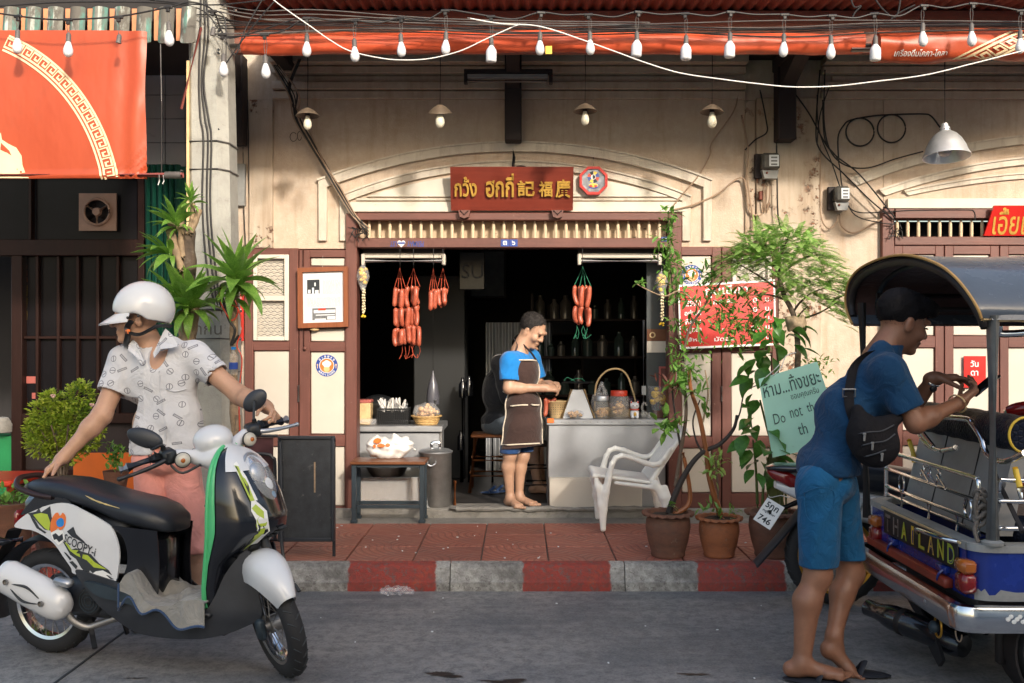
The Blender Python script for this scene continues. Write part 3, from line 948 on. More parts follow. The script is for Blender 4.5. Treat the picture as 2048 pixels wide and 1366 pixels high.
def speck():
 t=NT('mouldy_cream_board');p=t.pos()
 c=t.mix(t.ramp(t.noise(p,5,5,.7),.3,.7),(.48,.35,.23),(.64,.50,.34))
 k=t.math('MULTIPLY',t.ramp(t.noise(p,26,4,.7),.60,.65),t.ramp(t.noise(p,2.4,3,.5),.48,.6))
 c=t.mix(k,c,(.05,.035,.025))
 return t.done(c,.8)
M['mould']=speck()
obj('transom_board',bk,M['mould'],shop)
bp=[(.0125,0),(.0135,.03),(.0135,.09),(.012,.108),(.0085,.118),(.0085,.134)]
bmb=MB();bmb.lathe(bp,(0,0,0),10,cap=True)
M['baluster']=mat('cream_baluster_paint',(.62,.49,.33),.6,0,.12,8,.0006,80)
bme=me_from('baluster',bmb.v,bmb.f,M['baluster'],None,40)
x=738.0
while x<1332:
 inst('baluster',bme,(fx(x),YW-.01,fz(477.2)),shop);x+=20.75
def leaf(x0,x1,y0,y1,stiles,rails,panels,vent=None,d=.045,parent=shop):
 """a door leaf: stiles and rails around sunk cream panels"""
 o=MB();fbox(o,x0,x1,y0,y1,-.04,d-.03,.002)
 dr=obj('door',o,M['brown'],parent)
 for(a,b)in stiles:
  m=MB();fbox(m,a,b,y0,y1,d-.03,d,.003);obj('stile',m,M['brown'],dr)
 for(a,b,c,e)in rails:
  m=MB();fbox(m,a,b,c,e,d-.03,d-.001,.003);obj('rail',m,M['brown_h'],dr)
 for(a,b,c,e)in panels:
  m=MB();fbox(m,a+1.2,b-1.2,c+1.2,e-1.2,d-.03,d-.018,.006);obj('panel',m,M['cream_panel'],dr)
 return dr
dA=leaf(491,598,497,1037,[(491,508),(580,598)],[(508,580,497,511),(508,580,682,701),(508,580,871,892),(508,580,1012,1037)],[(508,580,701,871),(508,580,892,1012)])
dB=leaf(600,693,500,1037,[(600,621),(690.5,693)],[(621,691,500,515),(621,691,533,600),(621,691,600,656),(621,691,684,703),(621,691,869,892),(621,691,1012,1037)],[(621,691,515,533),(621,691,656,684),(621,691,703,869),(621,691,892,1012)])
v=MB()
for(a,b,c,e)in((509,517,510,681),(571,580,510,681),(517,571,510,518),(517,571,592,602),(517,571,673,681)):fbox(v,a,b,c,e,.045,.062,.003)
vent=obj('vent_frame',v,M['white_trim'],dA)
v=MB();fbox(v,515,573,515,676,.016,.02,0)
obj('vent_board',v,M['cream_panel'],dA)
def mesh_panel(x0,x1,y0,y1,dpt,par):
 m=MB();wz=6.6;wx=13.0
 ny=int((y1-y0)/wz)
 for j in range(ny+1):
  pts1=[];yb=y0+j*wz
  k=0;xx=x0
  while xx<=x1+.1:
   yy=yb+(wz/2 if(k+j)%2 else-wz/2)*.5
   pts1.append((fx(xx),YW-dpt-(.004 if(k+j)%2 else 0),fz(min(max(yy,y0),y1))));xx+=wx/2;k+=1
  m.tube(pts1,.0022,4)
 obj('expanded_metal',m,M['cable_grey'],par,None)
mesh_panel(518,570,520,591,.05,dA);mesh_panel(518,570,604,672,.05,dA)
for(px,a,b)in((599,770,803),):
 m=MB();m.cyl((fx(px),YW-.055,fz(b)),(fx(px),YW-.055,fz(a)),.008,n=8);obj('hinge',m,M['steel_dull'],dA)
m=MB();m.cyl((fx(610),YW-.058,fz(700)),(fx(610),YW-.058,fz(650)),.006,n=8);m.ell((fx(612),YW-.06,fz(697)),.014,8,6)
m.cyl((fx(609),YW-.058,fz(532)),(fx(609),YW-.058,fz(500)),.006,n=8);obj('bolt',m,M['brown'],dB)
dC=leaf(1362,1441,494,1020,[(1423,1441)],[(1362,1423,494,511),(1362,1423,690,705),(1362,1423,873,895),(1362,1423,986,1020)],[(1362,1423,511,690),(1362,1423,705,873),(1362,1423,895,986)])
dD=leaf(1443,1554,494,1030,[(1443,1461),(1543,1554)],[(1461,1543,494,511),(1461,1543,690,705),(1461,1543,873,895),(1461,1543,986,1030)],[(1461,1543,511,690),(1461,1543,705,873),(1461,1543,895,986)])
m=MB();m.cyl((fx(1441.5),YW-.055,fz(802)),(fx(1441.5),YW-.055,fz(772)),.008,n=8);obj('hinge',m,M['steel_dull'],dC)
v=MB()
for(a,b,c,e)in((1463,1470,513,600),(1533,1541,513,600),(1470,1533,513,520),(1470,1533,593,600)):fbox(v,a,b,c,e,.045,.06,.003)
obj('vent_frame',v,M['white_trim'],dD);mesh_panel(1471,1532,522,592,.05,dD)
st=MB();st.box(fx(640),fx(1560),7.545,7.80,.1,.222,.012);obj('step',st,M['concrete'],shop)
st=MB()
rr=random.Random(3)
ed=[(fx(900)+i*.05,7.533+rr.uniform(-.006,.006),.222+rr.uniform(-.004,.004))for i in range(34)]
st.tube(ed,[.016+rr.uniform(-.004,.006)for _ in ed],7);obj('step_edge',st,M['concrete'],shop)
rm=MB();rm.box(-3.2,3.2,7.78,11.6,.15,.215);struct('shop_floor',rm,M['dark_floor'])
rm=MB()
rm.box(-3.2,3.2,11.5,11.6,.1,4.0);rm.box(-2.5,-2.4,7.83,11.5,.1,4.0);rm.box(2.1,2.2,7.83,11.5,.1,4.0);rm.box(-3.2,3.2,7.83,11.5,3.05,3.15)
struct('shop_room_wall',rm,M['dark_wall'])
# --------- neighbour on the right
nb=thing('shophouse','neighbouring cream shophouse at the right with a barred transom and closed brown doors','building',(3.2,YW,.155))
mb=MB();mb.box(fx(1769),fx(2700),YW,YW+.2,fz(412),4.6);mb.box(fx(2300),fx(2700),YW,YW+.2,.1,fz(412));obj('wall',mb,M['plaster'],nb,None)
arch(2160,460,268,92,15,.03,None,nb);arch(2160,400,312,70,12,.026,None,nb);arch(2160,350,344,40,9,.02,None,nb)
mb=MB();fbox(mb,1775,2300,397,417,0,.03);obj('string_course',mb,M['white_trim'],nb)
for(a,b,c,e,d)in((1762,1786,418,1037,.05),(2280,2300,418,1037,.05)):
 mb=MB();fbox(mb,a,b,c,e,-.1,d,.004);obj('door_jamb',mb,M['brown'],nb)
for(c,e,d)in((419,438,.07),(474,491,.055)):
 mb=MB();fbox(mb,1786,2280,c,e,-.1,d,.004);obj('lintel',mb,M['brown_h'],nb)
mb=MB();fbox(mb,1786,2280,438,474,-.2,-.16,0);obj('transom_void',mb,M['pane_dark'],nb)
x=1795.0
while x<2200:
 inst('baluster',bme,(fx(x),YW-.01,fz(474.2)),nb);x+=21.3
for(a,b)in((1786,1885),(1887,1995),(1997,2120),(2122,2280)):
 leaf(a,b,492,1037,[(a,a+17),(b-17,b)],[(a+17,b-17,492,509),(a+17,b-17,672,695),(a+17,b-17,862,890),(a+17,b-17,1005,1037)],[(a+17,b-17,509,672),(a+17,b-17,695,862),(a+17,b-17,890,1005)],parent=nb)
 # --------- neighbour on the left: eating house with dark glass
lf=thing('shophouse','dark glazed eating house at the left behind the orange awning','building',(-3,YW,.155))
mb=MB();mb.box(fx(-420),fx(470),YW+.02,YW+.2,fz(330),4.6);mb.box(fx(372),fx(470),YW+.02,YW+.2,.1,fz(330));obj('wall',mb,M['dark_wall'],lf,None)
for i in range(4):
 for j in range(5):
  x0=288+i*40.;y0=92+j*48.
  if x0>470:continue
  mb=MB();fbox(mb,x0+.6,min(x0+39.4,471),y0+.6,y0+47.4,-.018,-.008,.002);obj('wall_tile',mb,M['wall_tile'],lf)
for j in range(14):
 mb=MB();fbox(mb,372+.5,470,332+j*48.+.6,332+j*48+47.4,-.018,-.008,.002)
 if 332+j*48<960:obj('wall_tile',mb,M['wall_tile'],lf)
for i in range(6):
 mb=MB();mb.cyl((fx(296+i*12),YW-.03,fz(842)),(fx(296+i*12),YW-.03,fz(330)),.024,n=10);obj('shutter_slat',mb,M['green_shutter'],lf)
mb=MB();fbox(mb,290,372,330,1037,-.06,-.02,0);obj('shutter_back',mb,M['green_shutter'],lf)
mb=MB();fbox(mb,290,372,842,1037,-.02,.03,.004);obj('plinth',mb,M['dark'],lf)
SW=M['shop_wood']
for(a,b,c,e,d)in((26,48,500,1037,.05),(278,291,340,1037,.05),(-420,291,480,512,.06),(-420,291,336,352,.05),(48,278,672,678,.025),(48,278,826,846,.05),(48,278,940,1037,.03),(58,64,352,480,.03)):
 mb=MB();fbox(mb,a,b,c,e,-.03,d,.004);obj('timber_rail',mb,SW,lf)
for xx in(75,117,156,196,236):
 mb=MB();fbox(mb,xx-3,xx+3,512,828,-.02,.03,.003);obj('glazing_bar',mb,SW,lf)
xs=[48,75,117,156,196,236,278]
for i in range(6):
 mb=MB();fbox(mb,xs[i]+2,xs[i+1]-2,512,674,-.02,-.012,0);obj('pane',mb,M['pane_dark'],lf)
 mb=MB();fbox(mb,xs[i]+2,xs[i+1]-2,676,828,-.02,-.012,0);obj('pane',mb,M['pane_dark'],lf)
mb=MB();fbox(mb,48,278,846,940,-.02,-.01,0);obj('lower_panel',mb,M['dark'],lf)
mb=MB();mb.box(fx(-420),fx(48),YW+1.6,YW+1.7,.1,3.2);mb.box(fx(-420),fx(291),YW+1.0,YW+1.1,fz(480),3.4)
obj('inner_wall',mb,M['dark_wall'],lf,None)
mb=MB();fbox(mb,-420,27,1000,1037,-.3,.02);obj('sill',mb,SW,lf)
for(a,b,c,e)in((49,74,753,767),(60,74,786,798)):
 mb=MB();fbox(mb,a,b,c,e,-.011,-.009,0);obj('tape',mb,M['pink_paint'],lf)
M['tube_dim']=emis('lit_tube',(.75,.9,1.0),1.2)
for(a,b,c,e)in((178,205,462,466),(212,236,468,472)):
 mb=MB();mb.box(fx(a),fx(b),YW+.9,YW+.93,fz(e),fz(c));obj('ceiling_tube',mb,M['tube_dim'],lf)
 # --------- the house across the street (its shade lies over the road)
op=thing('shophouse','pale two storey shophouse across the street behind the viewer','building',(9,-5,0))
HB=6.45
mb=MB();mb.box(.4,26,-11,-5.0,0,HB-.05);obj('wall',mb,mat('pale_wall',(.74,.71,.66),.85,0,.06,1.2),op,None)
mb=MB();mb.box(.35,26,-5.25,-4.8,HB-.42,HB,.03);obj('parapet',mb,M['concrete_pole'],op)
mb=MB();mb.box(2.42,3.8,-8,-5.05,HB-.1,7.6,.02);obj('added_shade_block',mb,M['concrete_pole'],op)  # unseen rooftop block, added so its shadow covers the helmeted man
wme=MB();wme.box(-.55,.55,-.04,.04,0,1.5,.01);wmesh=me_from('window',wme.v,wme.f,M['pane_dark'],None,None)
for i in range(1,11):
 inst('window',wmesh,(i*2.2,-4.99,3.9),op)
 if i%2==0:
  mb=MB();mb.box(i*2.2-1.6,i*2.2+1.6,-5.02,-4.95,.1,2.7,.01);obj('shutter',mb,M['galv'],op)
  # --------- canopy over the pavement
ORD=['first','second','third','fourth','fifth','sixth','seventh','eighth','ninth','tenth','eleventh','twelfth','thirteenth','fourteenth','fifteenth','sixteenth','seventeenth','eighteenth','nineteenth','twentieth']
cn=thing('canopy','rust red corrugated canopy with faded fascia above the shop front','canopy',(0,6.62,3.5))
rows=[]
nx=640;x0,x1=-1.9,4.6
for j,(y,z)in enumerate(((6.30,3.672),(6.62,3.70),(7.0,3.735),(7.62,3.80))):
 rows.append([(x0+(x1-x0)*i/nx,y,z+.013*math.sin((x0+(x1-x0)*i/nx)*2*PI/.077))for i in range(nx+1)])
mb=MB();mb.grid(rows);mb.grid([[(p[0],p[1],p[2]+.006)for p in r]for r in rows[::-1]])
obj('corrugated_sheet',mb,M['rust_sheet'],cn,60)
mb=MB();mb.box(x0,4.6,6.60,6.635,3.40,3.686,.004);obj('fascia_board',mb,M['fascia'],cn)
mb=MB();mb.box(x0,4.6,6.645,7.615,3.64,3.66);obj('soffit',mb,M['dark'],cn)
for xx in(-1.75,-.05,1.98,3.9):
 mb=MB();mb.box(xx-.05,xx+.05,6.64,7.61,3.54,3.64,.006);obj('rafter',mb,M['dark'],cn)
for yy in(6.75,7.15):
 mb=MB();mb.box(x0,4.6,yy,yy+.05,3.57,3.638,.004);obj('purlin',mb,M['dark'],cn)
for(a,b,c,e)in((470,497,118,295),(1010,1043,112,289),(1545,1581,108,288)):
 mb=MB();mb.box(fx(a),fx(b),YW-.19,YW-.045,fz(e),3.64,.008)
 mb.prism([(YW-.19,3.63),(6.9,3.63),(6.9,3.55),(YW-.19,fz((c+e)/2-12))],fx(a)+.015,fx(b)-.015,'yz')
 obj('bracket',mb,M['dark'],cn)
def roll(name,x0,x1,y,zc,ry,rz,mat_,label,seed):
 rr=random.Random(seed);ph=[rr.uniform(0,6.28)for _ in range(8)]
 secs=[];n=110
 for i in range(n+1):
  x=x0+(x1-x0)*i/n;ring=[]
  for k in range(22):
   a=2*PI*k/22
   q=1+.05*math.sin(3*a+x*5+ph[0])+.045*math.sin(5*a-x*11+ph[1])+.03*math.sin(2*a+x*23+ph[2])+.02*math.sin(9*a+31*x)
   zz=zc+.008*math.sin(x*2.1+ph[3])+.004*math.sin(x*9)
   ring.append((x,y+ry*q*math.cos(a),zz+rz*q*math.sin(a)))
  secs.append(ring)
 t=thing(name,label,'awning',((x0+x1)/2,y,zc))
 m=MB();m.loft(secs);obj('rolled_cloth',m,mat_,t,60)
 m=MB();m.cyl((x0-.16,y,zc-.02),(x1+.05,y,zc-.02),.017,n=10);obj('roller_bar',m,M['steel_dull'],t)
 m=MB();rr=random.Random(seed+5)
 return t,secs
rollA,_=roll('rolled_awning',PX(485,6.45),PX(1726,6.45),6.45,PZ(86,6.45),.058,.066,M['awning_red'],'long red vinyl awning rolled up under the fascia above the sausage shop',1)
mb=MB();mb.box(PX(1091,6.38),PX(1104,6.38),6.378,6.382,PZ(108,6.38),PZ(92,6.38));obj('patch',mb,M['yellow'],rollA)
rollB,sB=roll('rolled_awning',PX(1752,6.42),PX(2260,6.42),6.42,PZ(93,6.42),.085,.098,M['awning'],'orange printed awning rolled up at the right with white lettering',2)
yf=6.5-.097
def rb(x,z):
 dz=(z-PZ(93,6.42))/.098
 return(x,6.42-.085*math.sqrt(max(.05,1-min(.95,dz*dz)))*1.10-.004,z)
mb=MB();cxx,czz=PX(1844,6.33),PZ(104,6.33)
put_text(mb,'เครื่องดื่มโคคา-โคลา',(0,0,0),w=.335,fn=lambda a,b:rb(cxx+a,czz+b),bold=.012)
obj('lettering',mb,M['white'],rollB,None)
mb=MB()
def keyband(mb,fn,n,thick=.11,line=.10):
 """Greek key between two border lines; fn(t, r) maps the 0..n by 0..1 strip to a surface"""
 def seg(a,b,w):
  (x0,y0),(x1,y1)=a,b
  if abs(x0-x1)<1e-6:q=[(x0-w,min(y0,y1)-w),(x0+w,min(y0,y1)-w),(x0+w,max(y0,y1)+w),(x0-w,max(y0,y1)+w)]
  else:q=[(min(x0,x1)-w,y0-w),(max(x0,x1)+w,y0-w),(max(x0,x1)+w,y0+w),(min(x0,x1)-w,y0+w)]
  mb.add([fn(*c)for c in q],[(0,1,2,3)])
 for i in range(n):
  w=thick/2
  p=[(.02,.26),(.02,.80),(.80,.80),(.80,.46),(.40,.46),(.40,.60)]
  for a,b in zip(p,p[1:]):seg((i+a[0],a[1]),(i+b[0],b[1]),w)
  seg((i+.02,.26),(i+.62,.26),w)
  seg((i+.62,.26),(i+1.02,.26),w*.99)
 m=n*3
 for(r0,r1)in((0,line),(1-line,1)):
  for i in range(m):
   t0,t1=n*i/m,n*(i+1)/m
   mb.add([fn(t0,r0),fn(t1,r0),fn(t1,r1),fn(t0,r1)],[(0,1,2,3)])
def kf(t,r):
 u=t/5.
 px=1912+120*u+58*r*.75;py=122-58*u-(8-22*r)
 return rb(PX(px,6.33),max(PZ(93,6.42)-.093,min(PZ(93,6.42)+.093,PZ(py,6.33))))
keyband(mb,kf,5,.12,.10);obj('key_pattern',mb,M['cream_print'],rollB,None)
# --------- left roof edge: hanging painted tiles
rf=thing('tiled_valance','weathered striped roof tiles in teal, white and orange hanging along the left eaves','roof edge',(-2.5,6.25,3.5))
YT=6.22
pitch=44.5
cols=[M['tile_teal'],M['tile_white'],M['tile_grey'],M['tile_teal'],M['tile_grey'],M['tile_white']]
for i in range(-4,9):
 a=-8+i*pitch
 xa,xb=PX(a+14,YT),PX(a+pitch-1,YT)
 zb,zt=PZ(90,YT),PZ(14,YT)
 for k in range(4):
  u0,u1=k/4,(k+1)/4
  m=MB();ring0,ring1=[],[]
  for q in range(4):
   u=u0+(u1-u0)*q/3
   xx=xa+(xb-xa)*u;bul=.032*math.sin(PI*min(max(u,.02),.98))**.6
   rise=.016*(abs(2*u-1)**3)
   ring0.append((xx,YT-bul-.01,zb+rise));ring1.append((xx,YT-bul+.015,zt))
  m.grid([ring0,ring1]);m.grid([[(p[0],p[1]+.012,p[2])for p in ring1],[(p[0],p[1]+.012,p[2])for p in ring0]])
  m.grid([[(p[0],p[1]+.012,p[2])for p in ring0],ring0])
  o=obj('tile_lane',m,cols[(i*2+k+(i*i)%3)%6],rf,60)
 m=MB();m.box(PX(a+1,YT),PX(a+14.5,YT),YT+.03,YT+.042,PZ(78,YT),zt);obj('tile_channel',m,M['tile_orange'],rf)
mb=MB();mb.box(-4.6,PX(375,6.3),6.31,7.6,3.52,3.60);obj('roof_deck',mb,M['dark'],rf)
bn=thing('awning_banner','large orange vinyl awning with cream Greek key arc let down at the left','awning',(-2.8,6.15,2.5))
YB=6.14
def bnr(px,py,off=0.0):
 x=PX(px,YB);z=PZ(py,YB)
 t=(py-85)/272.
 e=max(0,(px-215)/77.)
 dy=.012*math.sin(px*.021+t*1.2)*t+.010*e*math.sin(px*.13+1.4*t)+.008*e*e*math.sin(px*.07+t*9)-.02*math.sin(PI*t)
 g=math.exp(-((px-285)**2+(py-355)**2)/1800.)
 dy+=.014*g*math.sin((px-290)*.35+(py-357)*.3)
 if py>345:dy-=.012*math.sin((py-345)/12.*PI)
 return(x,YB+dy-off,z-.006*e*(1-t))
mb=MB();mb.grid([[bnr(px,py)for px in np.linspace(-150,292,90)]for py in np.linspace(60,357,60)])
mb.grid([[Vector(bnr(px,py))+Vector((0,.003,0))for px in np.linspace(292,-150,40)]for py in np.linspace(60,357,30)])
obj('cloth',mb,M['awning'],bn,60)
def circ3(a,b,c):
 A=np.array([[2*(b[0]-a[0]),2*(b[1]-a[1])],[2*(c[0]-a[0]),2*(c[1]-a[1])]])
 B=np.array([b[0]**2+b[1]**2-a[0]**2-a[1]**2,c[0]**2+c[1]**2-a[0]**2-a[1]**2])
 o=np.linalg.solve(A,B);return o[0],o[1],math.hypot(a[0]-o[0],a[1]-o[1])
ox,oy,orr=circ3((52,86),(152,167),(238,354))
a0=math.atan2(86-oy,52-ox)-.10;a1=math.atan2(354-oy,238-ox)
NK=18
def kb2(t,r):
 a=a0+(a1-a0)*t/NK;q=orr-35+35*r
 return bnr(ox+q*math.cos(a),oy+q*math.sin(a),.0035)
mb=MB();keyband(mb,kb2,NK,.115,.115);obj('key_pattern',mb,M['cream_print'],bn,None)
mb=MB()
fl=[(-30,356),(-30,300),(-8,285),(4,266),(6,280),(18,288),(34,296),(44,312),(45,330),(50,345),(58,356)]
mb.add([bnr(x,min(y,356),.0035)for x,y in fl],[tuple(range(len(fl)))[::-1]]);obj('flame_motif',mb,M['cream_print'],bn,None)
mb=MB()
for i in range(9):
 t=i/9.;x=-10+66*t;y=318+38*t**1.6
 mb.ell(bnr(x,min(y,354),.004),(.009,.002,.009),8,4)
fl=[(2,300),(14,306),(24,312),(20,302),(10,292),(4,286)]
mb.add([bnr(x,y,.005)for x,y in fl],[tuple(range(len(fl)))]);obj('scale_print',mb,M['awning'],bn,None)
mb=MB();mb.cyl((PX(-150,YB),YB+.004,PZ(350,YB)),(PX(366,YB),YB+.004,PZ(350,YB)),.017,n=12);obj('bottom_bar',mb,M['pink_paint'],bn)
mb=MB()
for i in range(13):mb.tube([(PX(331+i*2.5,YB),YB+.004+.019*math.cos(a),PZ(350,YB)+.019*math.sin(a))for a in np.linspace(0,2*PI,11)[:-1]],.0036,5,closed=True)
mb.tube([(PX(365,YB),YB,PZ(350,YB)),(PX(367,YB),YB-.01,PZ(342,YB)),(PX(362,YB),YB-.012,PZ(341,YB))],.003,5);obj('wire_binding',mb,M['cable_grey'],bn)
mb=MB();mb.tube([P(323,352,YB),P(323,200,YB+.02),P(321,88,YB+.05)],.0035,6);obj('pull_cord',mb,M['cable_grey'],bn)
mb=MB();mb.tube([P(318,350,YB-.02),P(319,362,YB-.02),P(316,370,YB-.02)],.003,5);mb.tube([P(326,350,YB-.02),P(328,362,YB-.02),P(325,368,YB-.02)],.003,5);obj('string_end',mb,M['cable_white'],bn)
# --------- utility pole
YPL=6.33
pl=thing('utility_pole','square tapering concrete utility pole beside the printed-shirt man, wires strapped to it','pole',(PX(412,YPL),YPL,.155))
secs=[]
for z in np.linspace(.1,4.6,12):
 t=(z-.155)/3.5
 xl=PX(383-8*t,YPL);xr=PX(468-21*t,YPL);w=xr-xl;c=w*.24
 secs.append([(xl+.02,YPL,z),(xr-c,YPL,z),(xr,YPL+c*1.1,z),(xr,YPL+w,z),(xl,YPL+w,z),(xl,YPL+.02,z)])
mb=MB();mb.loft(secs);obj('shaft',mb,M['concrete_pole'],pl,20,True)
def band(y,th,dx=0):
 t=(PZ(y,YPL)-.155)/3.5;xl=PX(383-8*t,YPL)-.004;xr=PX(468-21*t,YPL)+.004;c=(xr-xl)*.24;z=PZ(y,YPL)
 m=MB();m.tube([(xl,YPL-.004,z),(xr-c,YPL-.004,z+.004),(xr,YPL+c,z),(xr,YPL+.25,z),(xl,YPL+.25,z)],th,6,closed=True);return m
for y,th in((30,.004),(283,.006),(339,.006),(620,.010),(678,.004),(745,.003)):obj('strap',band(y,th),M['cable_grey'],pl)
mb=MB()
for y in(60,105,258,98):mb.cyl((PX(436,YPL),YPL+.02,PZ(y,YPL)),(PX(436,YPL),YPL+.005,PZ(y,YPL)),.007,n=8)
obj('bolt_hole',mb,M['ink_dark'],pl)
for i,off in enumerate((0,9,16)):
 w=MB();w.tube(spl([P(402+off*.4,-40,YPL-.012),P(401+off,60,YPL-.012),P(398+off*.6,160,YPL-.012),P(401+off,235,YPL-.014),P(407+off,280,YPL-.012),P(405+off,420,YPL-.012),P(418+off,560,YPL-.012),P(440+off*.3,640,YPL+.02)],5),.006,6);obj('strapped_wire',w,M['cable'],pl)
mb=MB();mb.cyl(P(402,55,YPL-.02),P(362,218,YPL-.03),.010,n=8);obj('rod',mb,M['pink_paint'],pl)
mb=MB();mb.box(PX(374,YPL),PX(379,YPL),YPL-.01,YPL+.01,PZ(640,YPL),PZ(122,YPL));obj('batten',mb,M['cane'],pl)
for s_,x_,y_,h_ in(('3',424,606,.045),('ภกน',415,660,.06),('8',410,693,.04)):
 mb=MB();put_text(mb,s_,(PX(x_,YPL),YPL-.001,PZ(y_,YPL)),h=h_);obj('stamped_mark',mb,M['pavebase'],pl,None)
mb=MB()
# --------- overhead cables
def cable(name,pts,r,m,label,group=None,n=6,k=7):
 return single(name,MB().tube(spl(pts,k),r,n),m,label,'cable',group)
rr=random.Random(21)
for i in range(7):
 y0=6.28+.02*(i%4);b=40+i*3.4
 pts=[]
 for j,px in enumerate((430,560,800,1050,1300,1560,1800,2140)):
  py=b+rr.uniform(-7,7)+(-14+3*i if j==0 else 0)+(8 if 2<j<6 else 0)
  pts.append(P(px,py,y0+rr.uniform(-.02,.02)))
 cable('overhead_cable',pts,rr.choice((.0035,.004,.0055)),M['cable']if i%3 else M['cable_grey'],'thin dark cable running along the canopy fascia in a loose bunch','cables along the fascia')
for i in range(3):
 pts=[P(440,10+7*i,6.28),P(520,22+8*i,6.28),P(640,20+9*i,6.28),P(900,38+5*i,6.28),P(1300,45+4*i,6.28)]
 cable('overhead_cable',pts,.0035,M['cable_grey'],'thin grey cable fanning out from the utility pole above the shop','cables fanning from the pole')
for i,q in enumerate(([(300,0),(420,10),(530,0)],[(-20,14),(160,4),(380,12),(440,60),(470,75),(600,35)],[(450,130),(500,60),(560,-10)],[(447,70),(470,110),(490,60),(530,-10)],[(428,20),(450,40),(452,130)])):
 cable('overhead_cable',[P(a,b,6.24)for a,b in q],.0045,M['cable'],('thin black cable curling past the top of the utility pole',)[0],'cables curling at the pole top')
cable('overhead_cable',[P(a,b,6.1)for a,b in((535,-12),(560,10),(620,52),(660,80),(700,102),(760,116),(806,120),(860,117),(920,102),(972,78),(1016,58),(1040,48))],.0033,M['cable_white'],'white cable looping down in front of the red awning at left',None)
cable('overhead_cable',[P(a,b,6.08)for a,b in((935,36),(1000,47),(1060,50),(1100,58),(1160,78),(1230,103),(1290,125),(1360,146),(1440,158),(1520,168),(1590,174),(1670,172),(1750,163),(1850,150),(1950,126),(2060,98),(2140,80))],.0036,M['cable_white'],'long white cable sweeping across the shade below the awnings at right',None)
t=thing('cable_coil','tangle of black wire and a clamp hanging at the canopy top right','cable',P(1790,30,6.3))
for q in([(1745,-10),(1765,18),(1790,35),(1800,5),(1796,-12)],[(1700,-10),(1708,14),(1722,12),(1710,25),(1704,38)],[(1780,40),(1800,25),(1830,10)]):
 obj('loop',MB().tube(spl([P(a,b,6.3)for a,b in q],6),.005,6),M['cable'],t)
SB=[(35,90,'A',5.95),(137,97,'A',5.95),(338,75,'A',5.95),(447,137,'A',6.18),(531,140,'A',6.18),(614,97,'A',6.18),(709,107,'A',6.18),(802,97,'A',6.18),(892,93,'A',6.18),(983,104,'T',6.18),(1080,94,'A',6.18),(1180,93,'A',6.18),(1274,93,'T',6.18),(1372,100,'T',6.18),(1460,95,'T',6.18),(1568,97,'A',6.18),(1662,101,'A',6.18),(1751,101,'T',6.18),(1845,76,'A',6.18),(1943,76,'A',6.18),(2040,90,'A',6.18)]
TEE={35:33,137:40,338:15,447:70,531:70,614:37,709:42,802:37,892:22,983:34,1080:26,1180:30,1274:25,1372:28,1460:25,1568:30,1662:32,1751:28,1845:12,1943:8,2040:22}
profA=[(.0125,.0),(.0125,-.006),(.016,-.016),(.0225,-.034),(.0275,-.052),(.0285,-.064),(.0262,-.079),(.019,-.091),(.009,-.0975),(.0,-.099)]
profT=[(.0125,.0),(.0125,-.006),(.021,-.018),(.030,-.032),(.0335,-.046),(.0335,-.098),(.0305,-.106),(.022,-.110),(.0,-.111)]
profS=[(.0,.052),(.006,.05),(.012,.042),(.0145,.036),(.0145,.004),(.0165,.0),(.0165,-.004),(.0,-.004)]
def rev(p):return p[::-1]
sme=me_from('socket',*(lambda m:(m.v,m.f))(MB().lathe(rev(profS),n=14)),M['cable_grey'],None,50)
ame=me_from('bulb',*(lambda m:(m.v,m.f))(MB().lathe(rev(profA),n=18)),M['bulb'],None,60)
tme_=me_from('bulb',*(lambda m:(m.v,m.f))(MB().lathe(rev(profT),n=18)),M['bulb'],None,50)
tee=MB();tee.box(-.028,.028,-.009,.009,-.008,.010,.004);tee.box(-.011,.011,-.009,.009,-.028,-.006,.003)
teeme=me_from('tee',tee.v,tee.f,M['cable'],None,None)
right=0
for i,(px,py,kind,Y)in enumerate(SB):
 L=.099 if kind=='A' else .111
 c=P(px,py,Y);zs=c.z+.045
 if px<440:lab=f'white bulb hung before the orange banner or tiles, {ORD[i]} from the left'
 else:
  lab=f'{"cylindrical" if kind == "T" else "pear shaped"} white bulb on the string lights, {ORD[right]} right of the utility pole';right+=1
 root=thing('string_bulb',lab,'light bulb',(c.x,Y,zs),group='bulbs of the string lights')
 sway=random.uniform(-.05,.05)
 so=inst('socket',sme,(c.x,Y,zs),root,rot=(random.uniform(-.06,.06),sway,0))
 bo=inst('bulb',ame if kind=='A' else tme_,(c.x,Y,zs),root,rot=(random.uniform(-.06,.06),sway,random.uniform(0,3)))
 tz=PZ(TEE[px],Y)
 inst('tee',teeme,(c.x+random.uniform(-.01,.01),Y,tz),root,rz=random.uniform(-.3,.3))
 for sx in(-.003,.003):
  obj('drop_wire',MB().tube(spl([(c.x+sx,Y,tz-.02),(c.x+sx*3,Y,(tz+zs+.05)/2),(c.x+sx,Y,zs+.045)],4),.0018,5),M['cable_grey'],root)
for px,ty,sy,Y in((237,35,85,5.95),(425,23,70,6.10)):
 root=thing('empty_socket','empty bulb socket dangling from the string lights '+('in front of the orange banner' if px<300 else 'against the top of the utility pole'),'socket',P(px,sy,Y))
 inst('socket',sme,P(px,sy,Y),root,rot=(0,.15,0));inst('tee',teeme,P(px,ty,Y),root)
 obj('drop_wire',MB().tube([P(px,ty+8,Y),P(px+1,(ty+sy)/2,Y),P(px,sy-14,Y)],.002,5),M['cable_grey'],root)
